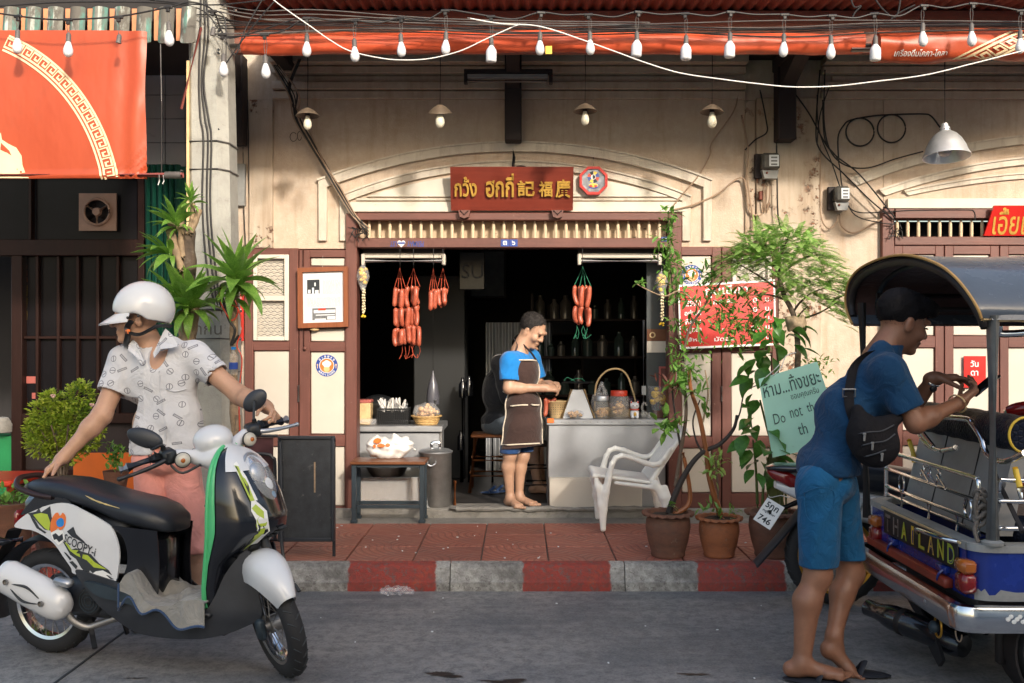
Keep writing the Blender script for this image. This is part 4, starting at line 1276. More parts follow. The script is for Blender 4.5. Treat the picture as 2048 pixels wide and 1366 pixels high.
pts=[P(-60,18,5.95),P(35,32,5.95),P(90,38,5.95),P(137,39,5.95),P(237,33,5.95),P(338,14,5.95),P(380,4,6.0),P(425,20,6.1),P(447,68,6.18),P(480,72,6.18),P(531,69,6.18),P(570,60,6.18)]
for px,py,k,Y in SB:
 if px>600:
  pts.append(P(px,TEE[px]-1,Y));pts.append(P(px+48,TEE[px]+4,Y))
cable('string_light_cable',pts,.0052,M['cable'],'black string light cable with tees looping along the whole front',None,7,5)
# --------- pendant lamps under the canopy
YP=6.86
shp=[(.012,.0),(.02,-.004),(.045,-.018),(.068,-.038),(.082,-.056),(.080,-.057),(.066,-.040),(.043,-.021),(.018,-.008),(.0,-.006)]
M['enamel']=mat('rusty_enamel_shade',(.16,.12,.085),.55,.1,.35,14,.001,80,((.20,.075,.03),.35,14))
for i,(px,py)in enumerate(((615,222),(880,215),(1170,213),(1424,215))):
 c=P(px,py-6,YP)
 t=thing('pendant_lamp',f'small rusty shaded pendant lamp with bare bulb, {ORD[i]} from left along the shop front','pendant lamp',tuple(c),group='pendant lamps over the shop front')
 tilt=(random.uniform(-.1,.1)+(.35 if i==1 else .0),random.uniform(-.06,.06),0)
 m=MB();m.lathe(rev(shp),n=24);inst('shade',me_from('shade',m.v,m.f,M['enamel'],None,60),c,t,rot=tilt)
 m=MB();m.lathe(rev([(.0,-.01),(.016,-.012),(.018,-.05),(.014,-.055),(.0,-.055)]),tuple(c),12);obj('socket',m,M['dark'],t)
 sc_=1.0+.12*(i in(1,3))
 m=MB();m.lathe(rev([(a*sc_,b*sc_)for a,b in profA]),(c.x,c.y,c.z-.052),18);obj('bulb',m,M['bulb_warm'],t,60)
 m=MB();m.tube([tuple(c),(c.x+.003,YP,(c.z+3.58)/2),(c.x,YP,3.58)],.003,6);obj('cord',m,M['cable'],t)
c=P(1890,262,6.8)
t=thing('dome_lamp','large shiny aluminium dome pendant lamp at the right','pendant lamp',tuple(c))
big=[(.0,.056),(.008,.056),(.022,.05),(.024,.03),(.032,.026),(.036,-.004),(.046,-.008),(.075,-.028),(.105,-.065),(.128,-.11),(.140,-.15),(.152,-.172),(.156,-.186),(.150,-.185),(.137,-.15),(.124,-.11),(.100,-.066),(.070,-.032),(.03,-.014),(0,-.012)]
rows_t=[]
m=MB();m.lathe(rev([(a,b)for a,b in big]),(0,0,0),36);dome=inst('dome',me_from('dome',m.v,m.f,M['alu'],None,50),c,t,rot=(-.14,0,0))
m=MB();m.tube([(c.x,c.y,c.z+.05),(c.x-.002,c.y,c.z+.3),(c.x,c.y,3.58)],.0035,6);obj('cord',m,M['cable'],t)
m=MB();m.ell((c.x,c.y,c.z-.14),(.045,.045,.035),14,8);obj('bulb',m,M['bulb'],t)
m=MB()
for a in np.linspace(0,2*PI,7)[:-1]:m.cyl((c.x+.034*math.cos(a),c.y+.034*math.sin(a),c.z+.010),(c.x+.0365*math.cos(a),c.y+.0365*math.sin(a),c.z+.010),.004,n=8)
obj('vent_hole',m,M['ink_dark'],t)
t=thing('strip_light','unlit strip light holder with dark ends under the canopy above the sign','lamp',P(1016,160,7.25))
m=MB();m.box(PX(928,7.25),PX(1105,7.25),7.22,7.30,PZ(148,7.25),PZ(140,7.25),.004);obj('tray',m,M['dark'],t)
m=MB();m.box(PX(934,7.25),PX(1096,7.25),7.225,7.275,PZ(158,7.25),PZ(149,7.25),.004);obj('batten',m,M['meter_grey'],t)
m=MB();m.cyl(P(934,163,7.25),P(1094,163,7.25),.013,n=10);obj('tube',m,M['steel_dull'],t)
for px in(928,1098):
 m=MB();m.box(PX(px,7.25),PX(px+7,7.25),7.22,7.29,PZ(167,7.25),PZ(148,7.25),.003);obj('end_cap',m,M['dark'],t)
 # --------- wiring and meters on the wall
YC=YW-.06
t=thing('wire_bundle','bundle of dark wires slanting down the wall to the left door corner','cable',P(740,470,YC))
rr=random.Random(9)
for i in range(9):
 o=i*1.8
 top=((545+i*3,130),(578+i*5,195+rr.uniform(-15,10)))if i<5 else((612-i*2,118),(590-i*2,180))
 pts=[P(top[0][0],top[0][1],YC-.2),P(top[1][0],top[1][1],YC-.12),P(588+o+rr.uniform(-4,4),235,YC-.03),P(615+o,285,YC-.02),P(642+o*.8,330+rr.uniform(-4,4),YC-.02),P(672+o*.8,380,YC-.015),P(704+o*.5,430,YC-.03),P(727+o*.5+rr.uniform(-5,5),462+rr.uniform(-6,8),YC-.03)]
 obj('wire',MB().tube(spl(pts,5),rr.choice((.004,.005,.006)),6),M['cable']if i%4 else M['cable_tan'],t)
for i in range(14):
 a=P(725+rr.uniform(-14,14),458+rr.uniform(-16,16),YC-.04)
 obj('loose_end',MB().tube(spl([a,a+Vector((rr.uniform(-.04,.04),-.02,rr.uniform(-.04,.05))),a+Vector((rr.uniform(-.06,.06),-.03,rr.uniform(-.07,.02)))],5),.0035,5),M['cable'],t)
for a in((587,280),(599,278)):
 q=[P(a[0]+7*math.cos(u)*(1 if a[0]<590 else .6),a[1]-6+9*math.sin(u),YC-.01)for u in np.linspace(.2,5.6,12)]
 obj('clip_loop',MB().tube(q,.0025,5),M['cable'],t)
t=thing('wire_bundle','dark wires spreading down the wall left of the dome lamp to the right transom','cable',P(1790,440,YC))
for i,q in enumerate(([(1640,140),(1632,250),(1640,300),(1690,350),(1740,400),(1788,440)],[(1592,190),(1620,230),(1660,300),(1720,350),(1790,436)],[(1650,140),(1648,240),(1660,300),(1690,330),(1735,336),(1790,318),(1846,303)],[(1634,190),(1638,260),(1665,330),(1690,400),(1714,424),(1770,424),(1820,421),(1930,420),(1948,424),(1950,440)],[(1645,200),(1650,280),(1676,320),(1686,380),(1710,430),(1765,446),(1790,448)],[(1660,170),(1640,230),(1634,290)])):
 obj('wire',MB().tube(spl([P(a,b,YC-.01-.008*(i%3))for a,b in q],7),.0055 if i<3 else .0045,6),M['cable'],t)
for i in range(8):
 a=P(1790+rr.uniform(-10,12),445+rr.uniform(-8,25),YC)
 obj('loose_end',MB().tube(spl([a,a+Vector((rr.uniform(-.03,.03),-.02,-.03)),a+Vector((rr.uniform(-.05,.05),-.02,rr.uniform(-.1,-.02)))],4),.0035,5),M['cable'],t)
t=thing('cable_loops','two neat round loops of black cable fixed to the wall left of the dome lamp','cable',P(1752,290,YC))
for cx_,cy_ in((1720,264),(1783,257)):
 obj('loop',MB().tube([P(cx_+28*math.cos(a),cy_+28*math.sin(a),YC+.03)for a in np.linspace(0,2*PI,33)[:-1]],.0065,7,closed=True),M['cable'],t)
obj('lead',MB().tube(spl([P(a,b,YC+.035)for a,b in((1678,330),(1676,275),(1688,250),(1702,240),(1745,232),(1790,229),(1845,228),(1862,232),(1878,252),(1884,262))],6),.006,6),M['cable'],t)
cable('wall_cable',[P(a,b,YC+.02)for a,b in((1476,190),(1466,225),(1424,285),(1420,310),(1398,350),(1360,395),(1340,420))],.006,M['cable_tan'],'tan cable snaking down the wall to the transom right end')
cable('wall_cable',[P(a,b,YC+.02)for a,b in((1345,420),(1380,412),(1410,400),(1440,385),(1470,360),(1486,357),(1493,380),(1497,420),(1510,430),(1525,425),(1531,380))],.007,M['cable_tan'],'tan cable looping from the transom to the electricity meter')
cable('wall_cable',[P(a,b,YC+.015)for a,b in((1483,230),(1496,300),(1494,350),(1500,400),(1506,440),(1504,470))],.007,M['cable_tan'],'tan cable running down beside the tall electricity meter')
cable('wall_cable',[P(a,b,YC+.02)for a,b in((1520,180),(1532,240),(1533,265),(1510,280),(1490,300))],.006,M['cable'],'black cable hooking round under the canopy near the pilaster')
cable('wall_cable',[P(a,b,YC-.04)for a,b in((1553,285),(1554,360),(1556,430),(1563,462))],.006,M['cable'],'black cable dropping from the bracket to the feathery tree')
cable('wall_cable',[P(a,b,YC+.02)for a,b in((1641,290),(1640,400),(1644,440),(1658,457),(1672,445),(1676,428))],.006,M['cable_tan'],'brown cable looping into the square electricity meter from the left')
cable('wall_cable',[P(a,b,YC+.02)for a,b in((1679,428),(1682,450),(1700,465),(1720,462),(1750,445),(1764,438))],.007,M['cable_tan'],'pale cable looping out of the square electricity meter to the right')
for j,q in enumerate(([(486,295),(488,420),(492,500)],[(494,120),(497,300),(500,420),(505,560)])):
 cable('wall_cable',[P(a,b,YC+.03)for a,b in q],.004,M['cable'],('thin dark wire hanging down the wall edge behind the right dracaena','thin dark wire down the corner of the left pilaster')[j])
def meter(px,py,w,h,label,back=True):
 Y=YW-.06
 t=thing('electricity_meter',label,'meter',tuple(P(px,py,Y)))
 if back:
  m=MB();m.box(PX(px-w*.75,Y),PX(px+w*.5,Y),Y-.0,Y+.04,PZ(py+h*.9,Y),PZ(py-h*.55,Y),.004);obj('back_board',m,M['dark'],t)
 m=MB();m.box(PX(px-w/2,Y),PX(px+w/2,Y),Y-.085,Y,PZ(py+h/2,Y),PZ(py-h/2,Y),.018);obj('glass_cover',m,M['meter_glass'],t)
 m=MB();m.box(PX(px-w*.12,Y),PX(px+w*.42,Y),Y-.0875,Y-.08,PZ(py+h*.3,Y),PZ(py-h*.36,Y),.001);obj('dial_plate',m,M['paper'],t)
 m=MB()
 for k in range(3):m.box(PX(px-w*.02,Y),PX(px+w*.32,Y),Y-.0885,Y-.087,PZ(py-h*.22+k*h*.2,Y)-.008,PZ(py-h*.22+k*h*.2,Y)+.004)
 obj('dial_print',m,M['ink_mid'],t)
 m=MB();z1=PZ(py+h/2,Y);z0=PZ(py+h*.98,Y);a,b=PX(px-w*.46,Y),PX(px+w*.46,Y)
 m.prism([(a,z1+.004),(b,z1+.004),(b-.012,z0),(a+.02,z0)],Y-.06,Y-.002);obj('terminal_cover',m,M['meter_grey'],t)
 m=MB();m.ell((PX(px-w*.2,Y),Y-.064,(z0+z1)/2+.01),.009,8,6);obj('seal',m,M['rust_red'],t)
 return t
t=meter(1537,326,36,34,'tall grey electricity meter on a dark board, on the flaking pilaster')
m=MB();m.box(PX(1517,YW-.045),PX(1526,YW-.045),YW-.075,YW-.042,PZ(402,YW),PZ(385,YW),.004);obj('porcelain_fuse',m,M['rust_red'],t)
for k in range(3):
 obj('lead',MB().tube(spl([P(1528+k*6,368,YW-.09),P(1527+k*6,395,YW-.08),P(1524+k*5,425,YW-.05)],4),.005,6),M['cable_tan'],t)
meter(1679,391,30,32,'square electricity meter with white dial, on the wall left of the right transom')
t=thing('meter_box','old dark electricity meter on a board between the utility pole and the pilaster','meter',tuple(P(475,390,YW-.04)))
m=MB();m.box(fx(452),fx(491),YW-.04,YW-.0,fz(412),fz(328),.004);obj('back_board',m,M['conc_board']if 'conc_board' in M else M['meter_grey'],t)
m=MB();m.box(fx(452),fx(472),YW-.12,YW-.04,fz(382),fz(348),.02);obj('glass_cover',m,M['meter_glass'],t)
m=MB();m.box(fx(452),fx(474),YW-.09,YW-.04,fz(408),fz(384),.012);obj('terminal_cover',m,M['meter_grey'],t)
m=MB();m.ell((fx(459),YW-.1,fz(388)),.012,8,6);obj('seal',m,M['orange_print'],t)
# --------- signs on the front
sg=thing('shop_sign','red lacquered shop sign with gold Thai and Chinese lettering over the doorway','sign',tuple(P(1024,423,YW-.07)))
tl=.10
def sgp(px,py,off=0.0):
 t=(423-py)/82.
 y=YW-.075-tl*t
 z=fz(423)+(fz(341)-fz(423))*t
 return Vector((fx(px),y-off,z-off*.3))
mb=MB();a=[sgp(903,341),sgp(1145,341),sgp(1145,423),sgp(903,423)]
b=[v+Vector((0,.025,.006))for v in a]
mb.add(a+b,[(3,2,1,0),(4,5,6,7),(0,1,5,4),(1,2,6,5),(2,3,7,6),(3,0,4,7)])
obj('board',mb,M['sign_red'],sg,None,True)
def sign_txt(s,x0,x1,y0,y1,bold=.02):
 v,f=text_fit(s,1.0,1.0,bold=bold)
 q=[]
 for off in(.004,.022):q.append([sgp(x0+(x1-x0)*(p[0]+.5),y1+(y0-y1)*(p[1]+.5),off)for p in v])
 m=MB();m.add(q[1],f)
 ec={}
 for fc in f:
  for i in range(len(fc)):
   e=(fc[i],fc[(i+1)%len(fc)]);ec[tuple(sorted(e))]=ec.get(tuple(sorted(e)),[])+[e]
 n=len(v);sides=[(e[0][0],e[0][1],e[0][1]+n,e[0][0]+n)for e in ec.values()if len(e)==1]
 m.add(q[1]+q[0],sides)
 obj('letter',m,M['gold'],sg,None,True)
for s,x0,x1,y0,y1 in(('กว้ง',911,955,359,396),('ฮกกี่',973,1028,353,397),('記',1035,1069,366,395),('福',1077,1104,367,396),('廣',1110,1139,364,398)):sign_txt(s,x0,x1,y0,y1)
for px in(930,1114):
 m=MB();m.prism([(fx(px-12),fz(424)),(fx(px+12),fz(424)),(fx(px+9),fz(437)),(fx(px),fz(440)),(fx(px-9),fz(437))],YW-.13,YW-.076);obj('bracket',m,M['brown'],sg)
 m=MB();m.tube([(fx(px-8),YW-.132,fz(425)),(fx(px),YW-.134,fz(433)),(fx(px+8),YW-.132,fz(425))],.005,6);obj('bracket_carving',m,M['dark'],sg)
m=MB();m.ell((fx(1042),YW-.05,fz(340)),(.055,.05,.03),14,8);m.tube([(fx(1024),YW-.02,fz(290)),(fx(1028),YW-.03,fz(315)),(fx(1026),YW-.06,fz(342))],.012,7)
single('wall_speaker',m,M['black'],'small black domed fitting and rag tucked behind the top of the red sign','fitting')
bg=thing('octagonal_mirror','red octagonal Chinese eight-trigram mirror hanging right of the shop sign','mirror',tuple(P(1186,363,YW-.05)))
Y0=YW-.05
oc=lambda r,a0=PI/8:[(fx(1186)+r*math.cos(a0+k*PI/4),fz(363)+r*math.sin(a0+k*PI/4))for k in range(8)]
m=MB();A,B=oc(.115),oc(.094)
m.strip(B+B[:1],A+A[:1],Y0-.022,Y0+.02);obj('rim',m,M['menu_red'],bg,None,True)
m=MB();m.prism(oc(.095),Y0-.006,Y0+.004);obj('glass',m,mat('silver_mirror_face',(.42,.43,.47),.2,.7,.3,30),bg,None)
def wedge(r0,r1,a0,a1,y,m):
 q=[(r0,a0),(r1,a0),(r1,a1),(r0,a1)]
 m.add([(fx(1186)+r*math.cos(a),y,fz(363)+.028+r*math.sin(a))for r,a in q],[(0,1,2,3)])
cl=[M['blue_enamel'],M['yellow'],M['ink_dark'],M['red_plastic']]
for k in range(8):
 m=MB();wedge(.02,.046,k*PI/4+.06,(k+1)*PI/4-.06,Y0-.0075,m);obj('trigram',m,cl[k%4],bg,None)
m=MB();m.lathe([(.0,0),(.019,0)],(fx(1186),Y0-.008,fz(363)+.028),20,(0,-1,0));obj('disc',m,M['white'],bg,None)
m=MB()
pts=[(.015*math.cos(a),.015*math.sin(a))for a in np.linspace(-PI/2,PI/2,12)]+[(.0075*math.cos(a),.0075+.0075*math.sin(a))for a in np.linspace(PI/2,1.5*PI,8)[1:]]+[(-.0075*math.cos(a),-.0075+.0075*math.sin(a))for a in np.linspace(PI/2,-PI/2*1,8)[1:-1]]
m.add([(fx(1186)+a,Y0-.0088,fz(363)+.028+b)for a,b in pts],[tuple(range(len(pts)))]);obj('swirl',m,M['ink_dark'],bg,None)
m=MB()
for(dx,dz,rx,rz,c)in((0,-.036,.034,.016,1),(0,-.048,.036,.012,0),(-.018,-.04,.012,.01,3),(.018,-.04,.012,.01,3)):
 mm=MB();mm.ell((fx(1186)+dx,Y0-.008-.0006*c,fz(363)+dz),(rx,.001,rz),14,6);obj('painted_ornament',mm,(M['blue_enamel'],M['yellow'],M['ink_dark'],M['red_plastic'])[c],bg)
m=MB();m.tube([(fx(1186),Y0-.005,fz(363)+.115),(fx(1186.5),Y0+.01,fz(318)),(fx(1186),Y0+.03,fz(312))],.003,5);obj('cord',m,M['cable'],bg)
t=thing('house_number','small blue enamel house number plates in the middle of the lintel','sign',tuple(P(1018,487,YW-.06)))
for px,s in((1010,'๓'),(1027,'๖')):
 m=MB();fbox(m,px-8.2,px+8.2,480,494,.061,.064,.001);pp=obj('plate',m,M['blue_enamel'],t)
 m=MB();put_text(m,s,(fx(px),YW-.0655,fz(487)),h=.032,bold=.03);obj('numeral',m,M['white'],pp,None)
m=MB();fbox(m,1321,1337,475,484,.061,.064,.001);t=single('number_plate',m,M['blue_enamel'],'tiny blue number plate at the right end of the lintel','sign')
m=MB();put_text(m,'1-404',(fx(1329),YW-.0655,fz(479.5)),w=.05,bold=.02);obj('numeral',m,M['white'],t,None)
t=thing('lintel_sticker','blue lettered sticker strip with a striped heart stuck upside down on the lintel','sticker',tuple(P(812,488,YW-.06)))
m=MB();put_text(m,'LET',(fx(788),YW-.0615,fz(489)),ux=(-1,0,0),uy=(0,0,-1),w=.05,h=.038,bold=.01);obj('lettering',m,M['blue_enamel'],t,None)
m=MB();put_text(m,'PERMAY',(fx(832),YW-.0615,fz(489)),ux=(-1,0,0),uy=(0,0,-1),w=.125,h=.042,bold=.01);obj('lettering',m,M['blue_enamel'],t,None)
def heart(c,s,y,m):
 pts=[]
 for a in np.linspace(0,2*PI,28)[:-1]:
  pts.append((c[0]+s*16*math.sin(a)**3/17,y,c[1]+s*(13*math.cos(a)-5*math.cos(2*a)-2*math.cos(3*a)-math.cos(4*a))/17))
 m.add(pts,[tuple(range(len(pts)))])
m=MB();heart((fx(804),fz(488)),.032,YW-.0615,m);obj('heart',m,M['white'],t,None)
m=MB();m.plane([(fx(797),YW-.0622,fz(489)),(fx(811),YW-.0622,fz(489)),(fx(811),YW-.0622,fz(485.5)),(fx(797),YW-.0622,fz(485.5))]);obj('stripe',m,M['blue_enamel'],t,None)
def logo(px,py,r,Y,label):
 t=thing('round_sticker',label,'sticker',(fx(px),Y,fz(py)))
 cx_,cz_=fx(px),fz(py)
 def disc(r_,y,mm,name,c=(0,0),ex=1.0):
  m=MB();m.lathe([(0,0),(r_,0)],(cx_+c[0],y,cz_+c[1]),28,(0,-1,0));obj(name,m,mm,t,None)
 disc(r,Y-.001,M['blue_enamel'],'ring');disc(r*.68,Y-.0016,M['white'],'inner_ring');disc(r*.63,Y-.0022,M['orange_print'],'disc')
 for(a,b,rr_)in((0,.22,.26),(-.22,.17,.19),(.22,.17,.19)):disc(r*rr_,Y-.003-.0003*(a>0)-.0006*(a<0),M['white'],'hat_puff',(r*a,r*b))
 m=MB();m.plane([(cx_-r*.24,Y-.0042,cz_-r*.14),(cx_+r*.24,Y-.0042,cz_-r*.14),(cx_+r*.3,Y-.0042,cz_+r*.16),(cx_-r*.3,Y-.0042,cz_+r*.16)]);obj('hat_band',m,M['white'],t,None)
 disc(r*.27,Y-.0036,mat('peach_print',(.80,.45,.20),.6),'disc',(0,-r*.32))
 def arc_text(s,a0,a1,rad,flip):
  chars=list(s);m=MB()
  for i,ch in enumerate(chars):
   a=a0+(a1-a0)*(i+.5)/len(chars)
   d=Vector((math.cos(a),0,math.sin(a)));up=d if not flip else-d;rt=Vector((up.z,0,-up.x))
   put_text(m,ch,Vector((cx_,Y-.0026,cz_))+d*rad,ux=rt,uy=up,h=r*.19,bold=.02)
  obj('lettering',m,M['white'],t,None)
 arc_text(['อ','ร่','อ','ย','จั','ง'],R(150),R(30),r*.83,False)
 arc_text('AROIZANG',R(212),R(328),r*.83,True)
 for sx in(-1,1):
  m=MB();m.ell((cx_+sx*r*.84,Y-.003,cz_+r*.06),(r*.07,.0006,r*.1),8,5);m.box(cx_+sx*r*.84-r*.03,cx_+sx*r*.84+r*.03,Y-.0032,Y-.0024,cz_-r*.26,cz_);obj('spoon_mark',m,M['cane'],t)
logo(654,731,.084,YW-.028,'round blue and orange chef hat sticker on the left door panel')
logo(1383,550,.078,YW-.028,'round blue and orange chef hat sticker above the red price board')
fr_=thing('framed_article','wood framed newspaper article with two photographs hanging on the left door','picture frame',tuple(P(646,655,YW-.08)))
YA=YW-.062
def fpt(px,py,off):
 t=(655-py)/120.
 return Vector((PX(px,7.55)+.0*t,YA-.018*t-off,PZ(py,7.55)+(px-646)*.00012))
def fquad(m,x0,x1,y0,y1,off):m.add([fpt(x0,y1,off),fpt(x1,y1,off),fpt(x1,y0,off),fpt(x0,y0,off)],[(0,1,2,3)])
def fbx(m,x0,x1,y0,y1,o0,o1):
 a=[fpt(x0,y1,o0),fpt(x1,y1,o0),fpt(x1,y0,o0),fpt(x0,y0,o0)];b=[fpt(x0,y1,o1),fpt(x1,y1,o1),fpt(x1,y0,o1),fpt(x0,y0,o1)]
 m.add(a+b,[(3,2,1,0),(4,5,6,7),(0,1,5,4),(1,2,6,5),(2,3,7,6),(3,0,4,7)])
for q in((597,607,535,655),(688,697,535,655),(607,688,535,544),(607,688,645,655)):
 m=MB();fbx(m,*q,0,.03);obj('frame_rail',m,M['frame_wood'],fr_,None,True)
m=MB();fquad(m,606,689,543,646,.010);obj('page',m,M['paper'],fr_,None)
m=MB();put_text(m,'กว้งฮกกี่ กุนเชียง',(0,0,0),w=35.,h=4.,fn=lambda a,b:fpt(646+a,552-b,.0115));obj('headline',m,M['ink'],fr_,None)
m=MB();rr=random.Random(4)
for y in[561+i*2.2 for i in range(13)]+[595+i*2.2 for i in range(9)]:
 x0=646 if y<588 else 615;x=x0
 while x<681:
  w=rr.uniform(2,7);fquad(m,x,min(682,x+w),y,y+.9,.0115);x+=w+1.0
obj('text_lines',m,M['ink'],fr_,None);fr_.children[-1]['kind']='stuff'
for(x0,x1,y0,y1,mm,nm)in((615,640,559,589,M['ink_dark'],'photograph'),(625,672,616,640,M['ink_mid'],'photograph')):
 m=MB();fquad(m,x0,x1,y0,y1,.0112);ph_=obj(nm,m,mm,fr_,None)
 m=MB()
 if x0==615:
  fquad(m,625,629,575,588,.0125);fquad(m,631,638,580,587,.0122);fquad(m,617,622,579,586,.0122);fquad(m,615,640,587,589,.0121);fquad(m,629.5,632.5,565,572,.0122)
 else:
  fquad(m,628,671,620,626,.0122);fquad(m,632,670,629,631,.0122);fquad(m,655,671,633,639,.0122);fquad(m,630,652,637,640,.0122)
 obj('photo_tone',m,M['paper'],ph_,None)
 if x0!=615:
  m=MB();fquad(m,637,652,617,621,.0128);obj('photo_sign',m,M['red_plastic'],ph_,None)
m=MB();m.tube([fpt(646,535,.01),fpt(646,512,-.005)],.0015,4);obj('hanging_string',m,M['cable_white'],fr_)
m=MB();m.ell(P(629,659,YW-.06),(.036,.02,.012),12,6);obj('wedge',m,M['cane'],fr_)
m=MB();m.box(fx(466),fx(490),YW-.06,YW-.05,fz(682),fz(572));t=single('red_poster',m,M['menu_red'],'narrow red poster with white lettering behind the right dracaena stem','poster')
m=MB()
for k in range(4):put_text(m,('ขาย','โทร','ร้าน','ราคา')[k],(fx(479),YW-.0615,fz(597+k*20)),w=.05,h=.022)
obj('lettering',m,M['paper'],t,None)
pb=thing('price_board','red price board with white Thai lettering half hidden by the potted trees','sign',tuple(P(1448,697,YW-.09)))
Q=[(1353,571),(1545,560),(1545,690),(1355,698)]
def pbp(u,v,off=0):
 x=(Q[0][0]*(1-u)+Q[1][0]*u)*v+(Q[3][0]*(1-u)+Q[2][0]*u)*(1-v)
 y=(Q[0][1]*(1-u)+Q[1][1]*u)*v+(Q[3][1]*(1-u)+Q[2][1]*u)*(1-v)
 return Vector((fx(x),YW-.075-.04*(1-v)-off,fz(y)))
def slab(m,fn,u0,u1,v0,v1,o0,o1):
 a=[fn(u,v,o0)for u,v in((u0,v0),(u1,v0),(u1,v1),(u0,v1))];b=[fn(u,v,o1)for u,v in((u0,v0),(u1,v0),(u1,v1),(u0,v1))]
 m.add(a+b,[(3,2,1,0),(4,5,6,7),(0,1,5,4),(1,2,6,5),(2,3,7,6),(3,0,4,7)])
m=MB();slab(m,pbp,.0,1,0,1,0,.012);obj('board',m,M['menu_red'],pb,None,True)
for q in((0,1,0,.03),(0,1,.97,1),(0,.016,.03,.97),(.984,1,.03,.97)):
 m=MB();slab(m,pbp,*q,.0125,.0155);obj('border',m,M['white'],pb,None,True)
def ptxt(s,u,v,w,h):
 m=MB();put_text(m,s,(0,0,0),w=w,h=h,bold=.015,fn=lambda a,b:pbp(u+a,v+b,.0145));obj('lettering',m,M['white'],pb,None)
ptxt('กุนเชียง',.50,.865,.44,.19)
for i,(a,b,c,d)in enumerate((('ธรรมดา','ก.ก. ละ','0','บ.'),('อย่างดี','','0','บ.'),('พิเศษ','','4','บ.'),('หมูทอง','"','00','บ.'),('ไส้หมู','มัดละ','','บ.'))):
 v=.70-i*.142
 ptxt(a,.145,v,.17,.085)
 if b:ptxt(b,.46,v,.20 if len(b)>1 else .03,.07 if len(b)>1 else .03)
 if c:ptxt(c,.79,v,.045*len(c),.075)
 ptxt(d,.925,v,.06,.06)
t=thing('right_sign','red signboard with gold Thai lettering over the right transom','sign',tuple(P(2040,473,YW-.08)))
def rsp(px,py,off=0):return Vector((fx(px),YW-.075-.06*(473-py)/57-off,fz(py)))
m=MB();a=[rsp(1961,473),rsp(2210,473),rsp(2210,415),rsp(1974,415)];b=[v+Vector((0,.02,0))for v in a]
m.add(a+b,[(0,1,2,3),(7,6,5,4),(4,5,1,0),(5,6,2,1),(6,7,3,2),(7,4,0,3)]);obj('board',m,M['menu_red'],t,None,True)
m=MB();put_text(m,'เอี้ยเซ้ง',(0,0,0),w=106.,h=52.,bold=.01,fn=lambda a,b:rsp(2029+a,445-b,.003));obj('lettering',m,M['gold'],t,None)
t=thing('small_red_sign','small red sign with white lettering on the right doors behind the tuk-tuk','sign',tuple(P(1941,765,YW-.05)))
m=MB();fbox(m,1924,1968,712,775,.046,.052,.001);obj('plate',m,M['menu_red'],t)
for s,y in(('วัน',727),('ดา',746)):
 m=MB();put_text(m,s,(fx(1945),YW-.0535,fz(y)),h=.05 if s=='วัน' else .038,bold=.02);obj('lettering',m,M['white'],t,None)
 # --------- tube lights in the doorway
for i,(x0,x1)in enumerate(((723,891),(1155,1323))):
 Y=7.66
 t=thing('tube_light',('white tube light at the left' if i==0 else 'white tube light at the right')+' of the doorway head above the sausages','lamp',tuple(P((x0+x1)/2,510,Y)),group='tube lights in the doorway')
 m=MB();m.box(PX(x0+2,Y),PX(x1-2,Y),Y,Y+.05,PZ(516,Y),PZ(506,Y),.005);obj('batten',m,M['cream_panel'],t)
 for px in(x0,x1-7):
  m=MB();m.box(PX(px,Y),PX(px+7,Y),Y-.02,Y+.04,PZ(530,Y),PZ(508,Y),.004);obj('holder',m,M['cream_panel'],t)
 m=MB();m.cyl(P(x0+6,522.5,Y),P(x1-6,522.5,Y),.0135,n=12);obj('tube',m,M['bulb'],t)
 m=MB();m.cyl(P((x0+x1)/2,506,Y+.02),P((x0+x1)/2,494,Y+.02),.006,n=6);m.box(PX(x0+2,Y),PX(x1-2,Y),Y+.02,Y+.04,PZ(506.2,Y),PZ(496,Y));obj('hanger',m,M['dark'],t)
